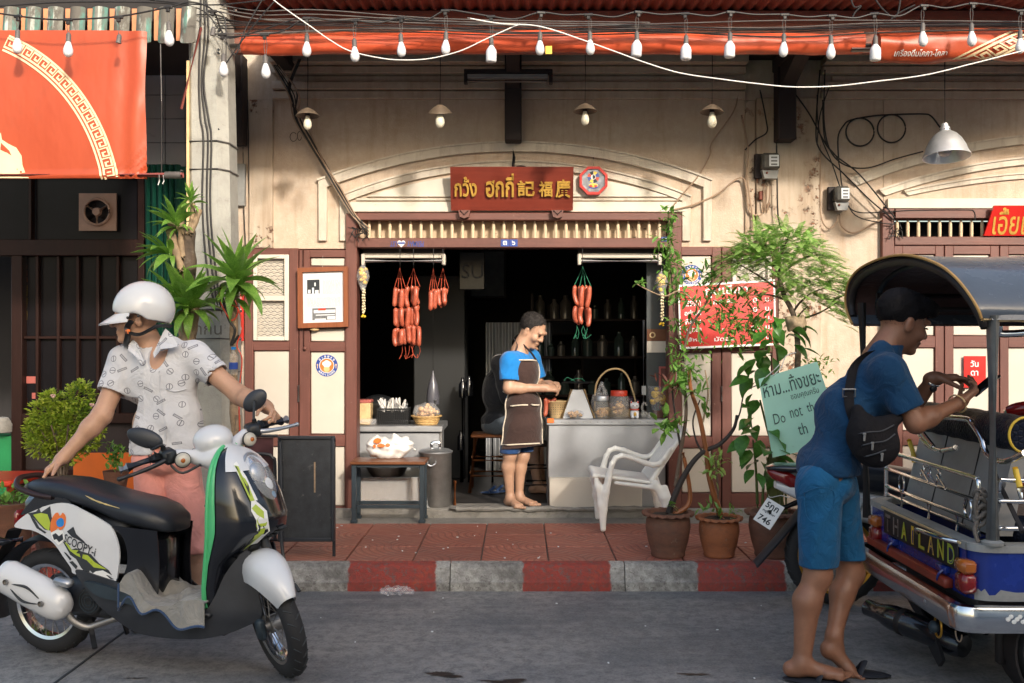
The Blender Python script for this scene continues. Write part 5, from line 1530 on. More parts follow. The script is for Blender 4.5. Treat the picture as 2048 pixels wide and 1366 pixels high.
 # --------- sausages
def sausage_mesh(L,r,bend,seed):
 rr=random.Random(seed);pts,rs=[],[]
 n=12
 for i in range(n+1):
  t=i/n;pts.append((bend*math.sin(PI*t),.3*bend*math.sin(PI*t+.4),-L*t))
  e=min(t,1-t)*2
  rs.append(max(.0025,r*(1-(1-min(1,e*3.2))**2)**.5*(1+rr.uniform(-.03,.03))))
 m=MB();m.tube(pts,rs,11);return me_from('sausage',m.v,m.f,M['sausage'],None,70)
SM=[sausage_mesh(.150,rr_s,b,k)for k,(b,rr_s)in enumerate(((.0,.0185),(.012,.0175),(-.014,.0195),(.018,.0165),(-.008,.020),(.022,.018),(-.02,.0172),(.005,.0205)))]
M['string_red']=mat('red_string',(.45,.07,.03),.8);M['string_green']=mat('green_twine',(.03,.22,.12),.7)
def strand(px,Y,top,tiers,w,mat_s,label,tails=0,seed=0):
 rr=random.Random(seed);z_of=lambda p:PZ(p,Y)
 t=thing('sausage_string',label,'sausages',tuple(P(px,top,Y)),group='strings of red sausages in the doorway')
 for k in range(4):
  a=P(px+rr.uniform(-1,1),top,Y);b=P(px+(k-1.5)*w*.35,tiers[0][0]+2,Y+rr.uniform(-.02,.02))
  obj('twine',MB().tube([a,a.lerp(b,.5)+Vector((rr.uniform(-.004,.004),0,0)),b],.0022,5),mat_s,t)
 obj('hook',MB().tube([P(px,top,Y),P(px,top-8,Y),P(px,497,Y)],.0025,5),M['cable'],t)
 for(y0,y1,n)in tiers:
  for k in range(n):
   a=(k+.5)/n
   dx=(a-.5)*w*1.05;dy=(.022 if k%2 else-.018)+rr.uniform(-.006,.006)
   L=(y1-y0)*Y/FPX/.150
   inst('sausage',rr.choice(SM),P(px+dx+rr.uniform(-.6,.6),y0+rr.uniform(-2,2),Y+dy),t,rot=(rr.uniform(-.06,.06),rr.uniform(-.07,.07)-dx*.006,rr.uniform(0,6)),scale=(rr.uniform(.9,1.1),rr.uniform(.9,1.1),L*rr.uniform(.86,1.08)))
 for k in range(tails):
  a=P(px+rr.uniform(-w*.5,w*.5),tiers[-1][1]-2,Y-.01)
  obj('twine_end',MB().tube(spl([a,a+Vector((rr.uniform(-.02,.02),0,-.05)),a+Vector((rr.uniform(-.03,.03),0,-.10)),a+Vector((rr.uniform(-.02,.03),0,-.07))],5),.0016,5),mat_s,t)
YS=7.58
strand(800,YS,536,[(575,615,4),(615,657,4),(656,694,4)],22,M['string_red'],'leftmost long string of red sausages in three tiers',2,1)
strand(827,YS,537,[(571,612,4),(611,653,4),(651,692,5)],25,M['string_red'],'long string of red sausages, second from left in the doorway',4,2)
strand(867,YS,537,[(579,619,3)],16,M['string_red'],'short bunch of three red sausages, left of its twin',0,3)
strand(886,YS,537,[(575,613,4)],22,M['string_red'],'short bunch of four red sausages nearest the middle of the doorway',0,4)
strand(1165,YS,533,[(571,615,5),(613,653,5)],33,M['string_green'],'red sausages on green twine hanging right of the apron man',5,5)
# --------- offering flowers by the door posts
def blob_cluster(name,c,r,n,rad,m_,par,seed,flat=1.0):
 rr=random.Random(seed);m=MB()
 for _ in range(n):
  d=Vector((rr.gauss(0,1),rr.gauss(0,1),rr.gauss(0,1))).normalized()*rr.uniform(.3,1)
  q=Vector(c)+Vector((d.x*r[0],d.y*r[1],d.z*r[2]));s=rad*rr.uniform(.7,1.2)
  m.ell(q,(s,s,s*.8),8,5)
 return obj(name,m,m_,par,60)
def offering(px,y0,y1,y2,Y,label,seed):
 t=thing('flower_garland',label,'garland',tuple(P(px,y0,Y)))
 rr=random.Random(seed);o=blob_cluster('marigold',P(px,(y0+y1)/2-5,Y),(.036,.03,.065),22,.017,M['flower'],t,seed);o['kind']='stuff'
 s0=P(px,(y0+y1)/2,Y);hh=(y1-y0)*Y/FPX/2
 m=MB();m.lathe([(.012,-hh),(.034,-hh*.4),(.052,hh*.15),(.04,hh*.7),(.008,hh*1.15)],s0,14);obj('wrapper',m,M['film'],t,60)
 m=MB()
 for i in range(9):
  q=P(px+.6*math.sin(i*1.7),y1-4+(y2-y1)*i/9.,Y);m.ell(q,(.010,.010,.010),8,5)
 for i in range(9):
  q=P(px+3.2+.6*math.sin(i*2.1),y1-2+(y2-y1)*i/10.,Y-.004);m.ell(q,(.007,.007,.009),8,5)
 obj('jasmine_string',m,M['jasmine'],t,60);t.children[-1]['kind']='stuff'
 o=blob_cluster('tassel_flower',P(px+1,y2-2,Y),(.022,.02,.012),9,.009,M['flower'],t,seed+1);o['kind']='stuff'
 obj('thread',MB().tube([P(px,y0,Y),P(px+1,y0-20,Y)],.0015,5),M['cable_white'],t)
offering(726,532,582,635,7.54,'wrapped yellow marigold offering with white jasmine garland on the left door post',11)
offering(1323,546,592,650,7.55,'wrapped marigold offering and garland on the right door post',12)
# --------- small table and what stands behind it
tb=thing('bench_table','small dark framed table with brown wooden top standing on the pavement left of the doorway','table',(-.97,7.44,.155))
zt=.607
m=MB();m.box(PX(700,7.31),PX(851,7.31),7.30,7.60,zt-.022,zt,.004);obj('top',m,M['table_wood'],tb)
xa,xb=PX(704,7.33),PX(848,7.33)
for x in(xa+.015,xb-.015):
 for y in(7.335,7.525):
  m=MB();m.box(x-.017,x+.017,y-.017,y+.017,.1535,zt-.022,.002);lg=obj('leg',m,M['slate'],tb)
  m=MB();m.box(x-.024,x+.024,y-.024,y+.024,.1535,.175,.003);obj('foot',m,M['slate'],lg)
for y in(7.335,7.525):
 for z in(zt-.045,.26):
  m=MB();m.box(xa+.033,xb-.033,y-.013,y+.013,z,z+.024,.002);obj('rail',m,M['slate'],tb)
for x in(xa+.015,xb-.015):
 m=MB();m.box(x-.012,x+.012,7.353,7.507,.262,.286,.002);obj('rail',m,M['slate'],tb)
S=SDF((-1.26,7.42,.60),(-.72,7.62,.86),.007)
S.ell((-.99,7.53,.675),(.155,.085,.085),.03).ell((-1.06,7.53,.70),(.10,.07,.075),.03).ell((-.90,7.53,.70),(.09,.06,.07),.03).cap((-.86,7.53,.74),(-.80,7.53,.68),.02,.012,.02).cap((-.93,7.53,.75),(-.95,7.52,.80),.025,.012,.02)
S.disp(lambda X,Y,Z:.009*np.sin(38*X+21*Z+5*np.sin(17*Z))*np.cos(45*Z-19*X)+.005*np.sin(80*X-60*Z)).cut((0,0,.607),(0,0,-1))
pbag=single('carrier_bag',S.mb(),M['plastic_bag'],'white carrier bag with orange print slumped on the small table','bag',smooth=60)
m=MB()
rr=random.Random(2)
def on_bag(x,z):
 d=1-((x+1.0)/.17)**2-((z-.69)/.10)**2
 return(x,7.53-.088*math.sqrt(max(.02,d))-.012,z)
for(cx_,cz_,w,h)in((-1.065,.745,.034,.020),(-1.035,.712,.036,.014),(-.985,.715,.022,.014),(-1.085,.705,.016,.014)):
 m.add([on_bag(cx_+w*math.cos(a)*rr.uniform(.7,1),cz_+h*math.sin(a))for a in np.linspace(0,2*PI,9)[:-1]],[tuple(range(8))[::-1]])
o=obj('orange_print',m,M['orange_print'],pbag,None);o['kind']='stuff'
cb=thing('steel_cabinet','speckled grey metal cabinet with steel top inside the left of the doorway','cabinet',(-.9,7.95,.222))
Yc=7.86;xl,xr=PX(712,Yc),PX(886,Yc);ztc=PZ(851,Yc)
m=MB();m.box(xl,xr-.03,Yc,8.35,.222,ztc-.06,.004);obj('body',m,M['galv'],cb)
m=MB();m.box(xl-.01,xr,Yc-.03,8.38,ztc-.05,ztc,.006);obj('top',m,M['steel'],cb)
m=MB();m.box(xr-.03,xr-.006,Yc+.002,Yc+.03,.222,ztc-.052,.002);obj('corner_post',m,M['steel_dull'],cb)
px0,yp=PX(871,7.70),7.70
pt=thing('stock_pot','tall dented steel stock pot with lid, standing left of the doorway','pot',(px0,yp,.222))
m=MB();m.lathe([(0,.222),(.118,.222),(.124,.235),(.124,.62),(.13,.628),(.13,.634),(.0,.634)],(px0,yp,0),32);obj('body',m,M['steel_dull'],pt,40)
m=MB();m.lathe([(.133,.634),(.133,.642),(.11,.655),(.05,.667),(.0,.669)],(px0,yp,0),32);obj('lid',m,M['steel'],pt,40)
m=MB();m.tube(spl([(px0-.03,yp,.664),(px0-.03,yp,.70),(px0,yp,.71),(px0+.03,yp,.70),(px0+.03,yp,.664)],4),.011,8);obj('lid_handle',m,M['chrome'],pt)
m=MB();m.tube(spl([(px0-.05,yp-.118,.575),(px0-.05,yp-.15,.56),(px0-.02,yp-.155,.545),(px0+.01,yp-.15,.56),(px0+.01,yp-.118,.575)],4),.007,7);obj('side_handle',m,M['steel'],pt)
m=MB();m.box(PX(716,7.6),PX(868,7.6),7.605,7.63,.2225,.445,.003,Matrix.Rotation(R(-4),3,'X'))
t=single('wrapped_board',m,wood('veneer_board',(.34,.17,.08),.3,2,.3),'brown veneered board wrapped in clear film leaning behind the small table','board')
m=MB();m.box(PX(714,7.59),PX(870,7.59),7.592,7.594,.2225,.455,0,Matrix.Rotation(R(-4),3,'X'));obj('film',m,M['clear'],t,None)
m=MB();m.lathe([(.0,.46),(.13,.46),(.165,.52),(.17,.525),(.16,.52),(.125,.468),(0,.466)],(-1.03,7.74,0),24);m.cyl((-1.03,7.74,.2225),(-1.03,7.74,.462),.12,.13,n=20);single('steel_bowl',m,M['steel_dull'],'wide steel basin behind the small table, half hidden','bowl')
m=MB();m.cyl((px0+.148,7.70,.222),(px0+.15,7.705,.41),.014,.013,n=10);single('wooden_post',m,M['stool_wood'],'short orange wooden stick upright beside the stock pot','stick')
zc=ztc
bk_=thing('plastic_basket','black mesh basket full of white plastic bags on the grey cabinet','basket',(PX(786,7.95),7.95,zc))
Yb=7.93;x0,x1=PX(755,Yb),PX(816,Yb);z1=PZ(818,Yb)
def basket_mesh(m,x0,x1,y0,y1,z0,z1,nx,nz,r):
 for i in range(nx+1):
  x=x0+(x1-x0)*i/nx;
  for y in(y0,y1):m.box(x-r,x+r,y-r,y+r,z0,z1)
 for k in range(nz+1):
  z=z0+(z1-z0)*k/nz
  for y in(y0,y1):m.box(x0,x1,y-r*.9,y+r*.9,z-r,z+r)
  for x in(x0,x1):m.box(x-r,x+r,y0,y1,z-r,z+r)
m=MB();basket_mesh(m,x0,x1,Yb,Yb+.16,zc,z1,16,9,.0022);o=obj('lattice',m,M['black'],bk_,None);o['kind']='stuff'
m=MB()
for(a,b,c,d)in((x0-.006,x1+.006,Yb-.006,Yb+.004),(x0-.006,x1+.006,Yb+.156,Yb+.166),(x0-.006,x0+.004,Yb,Yb+.16),(x1-.004,x1+.006,Yb,Yb+.16)):m.box(a,b,c,d,z1-.008,z1+.006,.002)
m.box(x0,x1,Yb,Yb+.16,zc,zc+.004);obj('rim',m,M['black'],bk_)
rr=random.Random(6)
for i in range(13):
 a=rr.uniform(-.9,.5);L=rr.uniform(.07,.115);w=rr.uniform(.025,.05)
 c=Vector((x0+.02+(x1-x0-.03)*i/13.,Yb+.03+rr.uniform(0,.09),z1-.02));d=Vector((math.sin(a)*.9,rr.uniform(-.25,.1),math.cos(a)));u=Vector((math.cos(a),0,-math.sin(a)))
 rows_=[[c+d*L*t+u*w*(s-.5)*(1-.25*t)+Vector((0,.012*math.sin(9*s+4*t+i),.006*math.sin(7*s+i)))for s in np.linspace(0,1,6)]for t in np.linspace(0,1,6)]
 m=MB();m.grid(rows_);m.grid([[p+Vector((0,.004,0))for p in r][::-1]for r in rows_])
 tag(obj('folded_bag',m,M['plastic_bag']if i%3 else M['film'],None,60),f'white plastic bag folded upright in the black basket','plastic bag','plastic bags in the black basket')
m=MB();m.lathe([(.0,zc),(.085,zc),(.095,zc+.03),(.105,zc+.055),(.125,zc+.064),(.125,zc+.072),(.1,zc+.066),(.09,zc+.03),(0,zc+.012)],(PX(853,7.97),7.97,0),26);wb=single('wicker_tray',m,M['wicker'],'round wicker basket on the grey cabinet holding fried snacks','basket')
for k in range(4):
 m=MB();rad=.088+.006*k;m.tube([(PX(853,7.97)+rad*math.cos(a),7.97+rad*math.sin(a),zc+.012+.014*k+.002*math.sin(a*14+k))for a in np.linspace(0,2*PI,41)[:-1]],.0055,6,closed=True);obj('weave',m,M['wicker'],wb)
t=thing('snack_bag','clear bag of golden fried snacks in the wicker basket','bag',(PX(853,7.97),7.97,zc+.05))
o=blob_cluster('fried_piece',(PX(853,7.97),7.97,zc+.10),(.095,.07,.055),60,.02,M['fried'],t,8);o['kind']='stuff'
S=SDF((PX(853,7.97)-.14,7.85,zc+.03),(PX(853,7.97)+.14,8.09,zc+.22),.008)
S.ell((PX(853,7.97),7.97,zc+.105),(.108,.085,.07),.02).disp(lambda X,Y,Z:.006*np.sin(60*X+40*Z)*np.sin(50*Z-30*X));obj('film',S.mb(),M['film'],t,60)
m=MB();m.cyl((PX(870,8.0),8.02,zc+.12),(PX(870,8.0),8.02,zc+.19),.016,n=10);m.cyl((PX(870,8.0),8.02,zc),(PX(870,8.0),8.02,zc+.12),.02,n=10);single('spice_bottle',m,M['galv'],'small steel capped bottle behind the fried snacks','bottle')
m=MB();m.box(PX(716,7.98),PX(741,7.98),7.98,8.12,zc,PZ(806,7.98),.006);t=single('yellow_box',m,M['cane'],'ribbed yellow box with pink lid at the left end of the cabinet','box')
m=MB();m.box(PX(715,7.98)-.003,PX(742,7.98),7.977,8.123,PZ(806,7.98),PZ(800,7.98),.004);obj('lid',m,M['pink_paint'],t)
m=MB();m.box(PX(718,7.9),PX(753,7.9),7.87,7.96,zc,zc+.05,.012);t=single('clear_tub',m,M['film'],'clear plastic tub left of the black basket','tub')
m=MB();m.box(PX(720,7.9),PX(740,7.9),7.88,7.95,zc+.004,zc+.02,.005);obj('contents',m,M['cane'],t)
m=MB();m.lathe([(0,zc),(.13,zc),(.135,zc+.02),(.135,zc+.16),(.10,zc+.2),(.05,zc+.22),(0,zc+.225)],(PX(757,8.25),8.25,0),24);single('covered_pot',m,M['black'],'big dark pot under a plastic sheet at the back of the cabinet','pot')
# --------- sales counter
ct=thing('sales_counter','galvanised metal sales counter with riveted steel top under the hanging sausages','counter',(.63,7.85,.222))
Yk=7.63;x0,x1=PX(1096,Yk),PX(1331,Yk);zk=PZ(838,Yk)
m=MB();m.box(x0,x1,Yk,8.12,.222,zk-.045,.003);obj('body',m,M['galv'],ct)
m=MB();m.box(x0-.012,x1+.012,Yk-.018,8.14,zk-.045,zk,.004);obj('top',m,M['steel'],ct)
for i in range(16):
 m=MB();x=x0+.05+(x1-x0-.08)*i/15;m.ell((x,Yk-.0185,zk-.022),(.0035,.0015,.0035),8,5);obj('rivet',m,M['steel_dull'],ct)
m=MB();m.cyl((x0+.004,Yk-.002,.23),(x0+.004,Yk-.002,zk-.05),.005,n=6);obj('edge_strip',m,M['steel_dull'],ct)
m=MB();m.box(PX(1099,7.585),PX(1284,7.585),7.57,7.625,.2225,PZ(955,7.585),.004);single('white_panel',m,M['cream_panel'],'low cream board leaning against the foot of the sales counter','board')
m=MB();m.box(x0-.008,x0+.045,Yk-.024,Yk-.002,zk-.03,zk+.006,.004);t=single('tape_strip',m,M['orange_print'],'orange and white tape wrapped round the left counter corner','tape')
YK=7.78
def kp(px,py,Y=YK):return P(px,py,Y)
zk0=zk
cx_=PX(1113,YK)
t=thing('colander','cream plastic colander on the left end of the counter','colander',(cx_,YK,zk))
m=MB();m.lathe([(0,0),(.05,.0),(.058,.03),(.085,.12),(.092,.125),(.092,.132),(.08,.125),(.05,.03),(0,.006)],(cx_,YK,zk),26);obj('bowl',m,M['cane'],t)
m=MB()
for k in range(26):
 for j in range(5):
  a=2*PI*k/26;r=.0585+.0055*j+.0005;z=zk+.03+.018*j
  m.ell((cx_+r*1.02*math.cos(a),YK+r*1.02*math.sin(a),z),(.003,.003,.004),5,3)
o=obj('holes',m,M['bark'],t);o['kind']='stuff'
t=thing('loose_sausages','two red sausages hanging over the colander rim by the apron man','sausages',(PX(1092,7.72),7.72,zk+.05))
inst('sausage',SM[1],P(1091,795,7.70),t,rot=(0,.06,.6),scale=(1,1,1.0));inst('sausage',SM[3],P(1113,797,7.74),t,rot=(0,1.45,.3),scale=(1,1,.65))
cx_=PX(1155,YK)
t=thing('weighing_scale','grey spring weighing scale with flat black pan on the counter','scale',(cx_,YK,zk))
hh=PZ(779,YK)-zk
a,b=.12,.042
m=MB();m.add([(cx_-a,YK-.07,zk),(cx_+a,YK-.07,zk),(cx_+a,YK+.07,zk),(cx_-a,YK+.07,zk),(cx_-b,YK-.045,zk+hh),(cx_+b,YK-.045,zk+hh),(cx_+b,YK+.045,zk+hh),(cx_-b,YK+.045,zk+hh)],[(0,1,5,4),(1,2,6,5),(2,3,7,6),(3,0,4,7),(4,5,6,7),(3,2,1,0)]);obj('body',m,M['galv'],t,None)
for sx in(-1,1):
 m=MB();m.tube([(cx_+sx*(a+.006),YK-.068,zk),(cx_+sx*(b+.006),YK-.046,zk+hh+.004)],.010,8);obj('edge_trim',m,M['cane'],t)
m=MB();m.cyl((cx_,YK,zk+hh),(cx_,YK,zk+hh+.05),.012,n=10);m.lathe([(0,.05),(.12,.052),(.125,.058),(0,.056)],(cx_,YK,zk+hh),28);obj('pan',m,M['black'],t)
m=MB();
for q in([(1128,762),(1134,755),(1142,758),(1150,763)],[(1140,763),(1152,757),(1164,758),(1170,763)]):m.tube(spl([P(u,v,YK-.02)for u,v in q],5),.0022,5)
single('green_twine',m,M['string_green'],'loop of green twine lying on the scale pan','twine')
t=thing('snack_packet','clear packet of pale snacks in front of the weighing scale','packet',(PX(1149,7.69),7.69,zk))
o=blob_cluster('snack_piece',(PX(1149,7.69),7.69,zk+.032),(.06,.02,.024),40,.012,M['fried'],t,31);o['kind']='stuff'
S=SDF((PX(1149,7.69)-.09,7.63,zk-.01),(PX(1149,7.69)+.09,7.75,zk+.09),.006);S.ell((PX(1149,7.69),7.69,zk+.034),(.073,.03,.034),.01);obj('film',S.mb(),M['film'],t,60)
def jar(px,w,top,lidm,lidh,label,fill,Y=7.74,lid_r=.9):
 cx_=PX(px,Y);r=w*Y/FPX/2;H=PZ(top,Y)-zk
 t=thing('snack_jar',label,'jar',(cx_,Y,zk),group='jars on the counter')
 m=MB();m.lathe([(0,.002),(r*.95,.002),(r,.012),(r,H*.70),(r*.95,H*.76),(r*.86,H*.8),(r*.86,H-lidh)],(cx_,Y,zk),26);obj('glass',m,M['jar'],t,50)
 m=MB();m.lathe([(r*lid_r,H-lidh),(r*lid_r,H-.004),(r*(lid_r-.04),H),(0,H)],(cx_,Y,zk),26);obj('lid',m,lidm,t,40)
 o=blob_cluster('crisp',(cx_,Y,zk+H*fill*.5),(r*.78,r*.78,H*fill*.42),70,.012,M['fried'],t,int(px));o['kind']='stuff'
jar(1203,29,792,M['steel'],.035,'narrow snack jar with steel lid on the counter',.48,7.72,1.02)
jar(1238,41,781,M['red_plastic'],.042,'wide snack jar with red lid on the counter',.68,7.74,.82)
S=SDF((PX(1180,7.84),7.76,zk),(PX(1222,7.84),7.92,zk+.30),.007)
S.ell((PX(1197,7.84),7.84,zk+.10),(.06,.05,.10),.02).cap((PX(1190,7.84),7.84,zk+.15),(PX(1203,7.84),7.84,zk+.265),.02,.012,.015).cap((PX(1203,7.84),7.84,zk+.265),(PX(1213,7.84),7.84,zk+.17),.012,.02,.015)
S.disp(lambda X,Y,Z:.005*np.sin(70*X+50*Z)*np.sin(60*Z));single('knotted_bag',S.mb(),M['film'],'clear plastic carrier bag with looped handle behind the narrow jar','bag',smooth=60)
m=MB();m.tube(spl([P(u,v,7.95)for u,v in((1189,836),(1190,790),(1194,765),(1208,746),(1225,738),(1243,740),(1256,754),(1263,775),(1270,800),(1272,836))],6),.0075,8)
t=single('cane_basket',m,M['cane'],'tall arched cane basket handle rising behind the jars','basket')
m=MB();m.lathe([(0,0),(.13,0),(.155,.055),(.15,.058),(.12,.01),(0,.008)],(PX(1231,7.95),7.98,zk),24);obj('tray',m,M['wicker'],t)
o=blob_cluster('produce',(PX(1245,8.05),8.02,zk+.09),(.13,.05,.06),26,.035,mat('dark_onions',(.05,.02,.035),.4,0,.5,20),t,77);o['kind']='stuff'
cx_,Y=PX(1269,7.70),7.70
S=SDF((cx_-.06,Y-.06,zk-.01),(cx_+.07,Y+.06,zk+.16),.0045)
S.ell((cx_,Y,zk+.035),(.036,.032,.04),.008).ell((cx_,Y,zk+.095),(.036,.03,.03),.008).cap((cx_-.022,Y,zk+.115),(cx_-.027,Y,zk+.135),.012,.003,.006).cap((cx_+.022,Y,zk+.115),(cx_+.027,Y,zk+.135),.012,.003,.006)
S.cap((cx_-.018,Y-.02,zk+.04),(cx_-.018,Y-.032,zk+.008),.012,.012,.006).cap((cx_+.018,Y-.02,zk+.04),(cx_+.018,Y-.032,zk+.008),.012,.012,.006).cut((0,0,zk+.001),(0,0,-1))
ctf=thing('cat_figurine','white ceramic lucky cat figurine with red ears on the counter','figurine',(cx_,Y,zk))
obj('body',S.mb(),M['white_paint'],ctf,60)
for sx in(-1,1):
 m=MB();m.ell((cx_+sx*.025,Y-.010,zk+.124),(.005,.004,.009),8,5);obj('ear_inside',m,M['red_plastic'],ctf)
 m=MB();m.ell((cx_+sx*.014,Y-.0285,zk+.098),(.006,.003,.004),8,5);obj('eye',m,M['eye'],ctf)
m=MB();m.tube([(cx_+.033*math.cos(a),Y+.03*math.sin(a),zk+.068)for a in np.linspace(0,2*PI,17)[:-1]],.005,6,closed=True);obj('collar',m,M['red_plastic'],ctf)
m=MB();m.ell((cx_,Y-.036,zk+.035),(.012,.005,.016),8,5);obj('coin',m,M['gold'],ctf);m=MB();m.ell((cx_,Y-.0295,zk+.09),(.004,.003,.003),6,4);obj('nose',m,M['red_plastic'],ctf)
m=MB();cx_=PX(1288,7.72);m.ell((cx_,7.72,zk+.03),(.03,.02,.03),12,8);m.tube(spl([(cx_-.01,7.72,zk+.05),(cx_-.016,7.72,zk+.085),(cx_-.002,7.72,zk+.118),(cx_+.014,7.72,zk+.11),(cx_+.018,7.72,zk+.098)],4),.009,8);single('glass_swan',m,M['jar'],'little clear glass swan beside the cat figurine','figurine')
m=MB();m.lathe([(0,0),(.025,.0),(.025,.03),(.016,.045),(0,.05)],(PX(1300,7.70),7.70,zk),14);single('glass_pot',m,M['jar'],'tiny clear glass pot between the swan and the flowers','jar')
t=thing('flower_packet','plastic wrapped bunch of yellow flowers at the right end of the counter','flowers',(PX(1318,7.74),7.74,zk))
cx_=PX(1316,7.74)
o=blob_cluster('flower_head',(cx_,7.74,zk+.165),(.058,.045,.065),34,.021,M['flower'],t,51);o['kind']='stuff'
m=MB()
for k in range(9):m.tube([(cx_+random.uniform(-.02,.02),7.74,zk+.02),(cx_+random.uniform(-.04,.04),7.74,zk+.13)],.004,5)
o=obj('stem',m,M['leaf_dark'],t);o['kind']='stuff'
m=MB();m.lathe([(.04,0),(.045,.05),(.075,.16),(.07,.22),(.08,.25)],(cx_,7.74,zk),16);obj('wrapper',m,M['film'],t,60)
m=MB();m.lathe([(0,0),(.045,0),(.05,.06),(0,.055)],(cx_+.01,7.74,zk),14);obj('pot',m,M['pot_dark'],t)
t=thing('inner_door','dark grey inner door leaf standing open at the right of the doorway','door',(PX(1316,7.80),7.80,.222))
m=MB();m.box(PX(1293,7.8),PX(1338,7.8),7.80,7.83,.222,PZ(520,7.8),.003);obj('board',m,mat('grey_green_board',(.055,.062,.062),.6,0,.15,4),t)
m=MB();m.cyl(P(1287,850,7.82),P(1287,640,7.82),.008,n=8);m.box(PX(1284,7.8),PX(1292,7.8),7.80,7.84,PZ(790,7.8),PZ(772,7.8));obj('bolt',m,M['steel'],t)
m=MB();m.box(PX(1294,7.79),PX(1336,7.79),7.793,7.797,PZ(682,7.79),PZ(658,7.79));nt=single('notice',m,M['table_wood'],'brown and cream paper notice pinned to the grey inner door','notice')
m=MB();m.box(PX(1294,7.79),PX(1336,7.79),7.7925,7.797,PZ(705,7.79),PZ(682.4,7.79));obj('lower_half',m,M['cream_panel'],nt)
m=MB();m.lathe([(.014,0),(.024,0)],(PX(1305,7.79),7.791,PZ(670,7.79)),18,(0,-1,0));obj('seal',m,M['cane'],nt,None)
t=thing('leaning_frame','red edged picture frame leaning at the right end of the counter','picture frame',(PX(1332,7.72),7.72,zk))
for q in((1318,1322,733,832),(1322,1346,733,737)):
 m=MB();m.box(PX(q[0],7.76),PX(q[1],7.76),7.755,7.775,PZ(q[3],7.76),PZ(q[2],7.76),.002);obj('rail',m,M['pink_paint'],t)
m=MB();m.box(PX(1322,7.76),PX(1346,7.76),7.766,7.77,zk,PZ(737,7.76));obj('picture',m,M['brown'],t)
# --------- dim things inside
def stool(px,py,Y,z0,m_,label,s=1.0,h=.5,w=.15):
 x=PX(px,Y);t=thing('stool',label,'stool',(x,Y,z0))
 m=MB();m.box(x-w,x+w,Y-w,Y+w,z0+h-.03,z0+h,.01);obj('seat',m,m_,t)
 for sx in(-1,1):
  for sy in(-1,1):
   m=MB();m.tube([(x+sx*w*1.05,Y+sy*w*1.05,z0),(x+sx*w*.75,Y+sy*w*.75,z0+h-.03)],.017,8);obj('leg',m,m_,t)
 for z,k in((.14,.98),(.27,.90)):
  for sy in(-1,1):
   m=MB();m.tube([(x-w*k,Y+sy*w*k,z0+z),(x+w*k,Y+sy*w*k,z0+z)],.012,7);obj('stretcher',m,m_,t)
  for sx in(-1,1):
   m=MB();m.tube([(x+sx*w*k,Y-w*k,z0+z+.03),(x+sx*w*k,Y+w*k,z0+z+.03)],.012,7);obj('stretcher',m,m_,t)
 return t
stool(978,985,8.52,.215,M['stool_wood'],'orange wooden stool with square seat behind the apron man',h=.49)
stool(1078,1000,7.98,.215,M['dark'],'dark stool hidden behind the apron man',h=.47,w=.12)
t=thing('corrugated_screen','corrugated metal sheet standing in the dim back of the shop','metal sheet',(PX(1036,9.8),9.8,.215))
m=MB();xs_=np.linspace(PX(972,9.8),PX(1104,9.8),90)
m.grid([[(x,9.8+.012*math.sin(x*2*PI/.062),z)for x in xs_]for z in(.215,PZ(645,9.8))]);obj('sheet',m,M['galv'],t,60)
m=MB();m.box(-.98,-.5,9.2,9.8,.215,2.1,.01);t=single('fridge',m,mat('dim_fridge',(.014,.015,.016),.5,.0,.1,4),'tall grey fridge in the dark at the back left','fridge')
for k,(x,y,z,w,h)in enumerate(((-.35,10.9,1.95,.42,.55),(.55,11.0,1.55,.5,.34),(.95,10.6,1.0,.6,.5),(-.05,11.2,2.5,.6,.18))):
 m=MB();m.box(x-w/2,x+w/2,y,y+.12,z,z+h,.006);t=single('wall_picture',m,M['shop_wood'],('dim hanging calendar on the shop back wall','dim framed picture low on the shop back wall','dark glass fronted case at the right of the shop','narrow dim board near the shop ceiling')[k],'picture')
 m=MB();m.box(x-w/2+.03,x+w/2-.03,y-.004,y-.001,z+.03,z+h-.03);obj('face',m,M['meter_grey']if k==0 else M['pane_dark'],t)
t=thing('clear_sheet_bag','dim plastic bag with scrawled white print hanging near the doorway head','bag',tuple(P(943,575,8.5)))
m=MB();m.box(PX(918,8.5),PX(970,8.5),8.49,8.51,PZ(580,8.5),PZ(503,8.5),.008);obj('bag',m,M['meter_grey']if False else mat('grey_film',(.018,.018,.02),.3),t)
m=MB();put_text(m,'SU',P(945,543,8.485),h=.12);obj('print',m,M['ink_mid'],t,None)
t=thing('pair_of_slippers','dark blue slippers on the shop floor behind the apron man','slippers',(PX(990,8.3),8.3,.215))
for k in(0,1):
 m=MB();m.ell((PX(983+k*14,8.35),8.32+k*.05,.228),(.10,.04,.013),14,6,Matrix.Rotation(.3,3,'Z'));sl=obj('sole',m,M['blue_short_dark'],t)
 m=MB();m.tube(spl([(PX(983+k*14,8.35)-.02,8.28+k*.05,.232),(PX(983+k*14,8.35)+.03,8.32+k*.05,.275),(PX(983+k*14,8.35)-.02,8.36+k*.05,.232)],5),.012,6);obj('strap',m,M['blue_short_dark'],sl)
for k,(px,py)in enumerate(((925,775),(938,772),(922,880),(985,790))):
 m=MB();c=P(px,py,9.0);m.lathe([(0,-.09),(.035,-.09),(.035,.03),(.014,.06),(.014,.09),(0,.09)],c,14);m.cyl((c.x,c.y,.215),(c.x,c.y,c.z-.091),.012,n=6);single('dim_bottle',m,M['black_gloss'],('glinting bottle on a stand deep in the shop, left one','glinting bottle on a stand deep in the shop, right one','steel pot glinting near the shop floor','tall flask on a stand behind the seated person')[k],'bottle')
t=thing('hanging_bag','limp white plastic bag hanging in the dark below the short sausages','bag',tuple(P(866,730,8.3)))
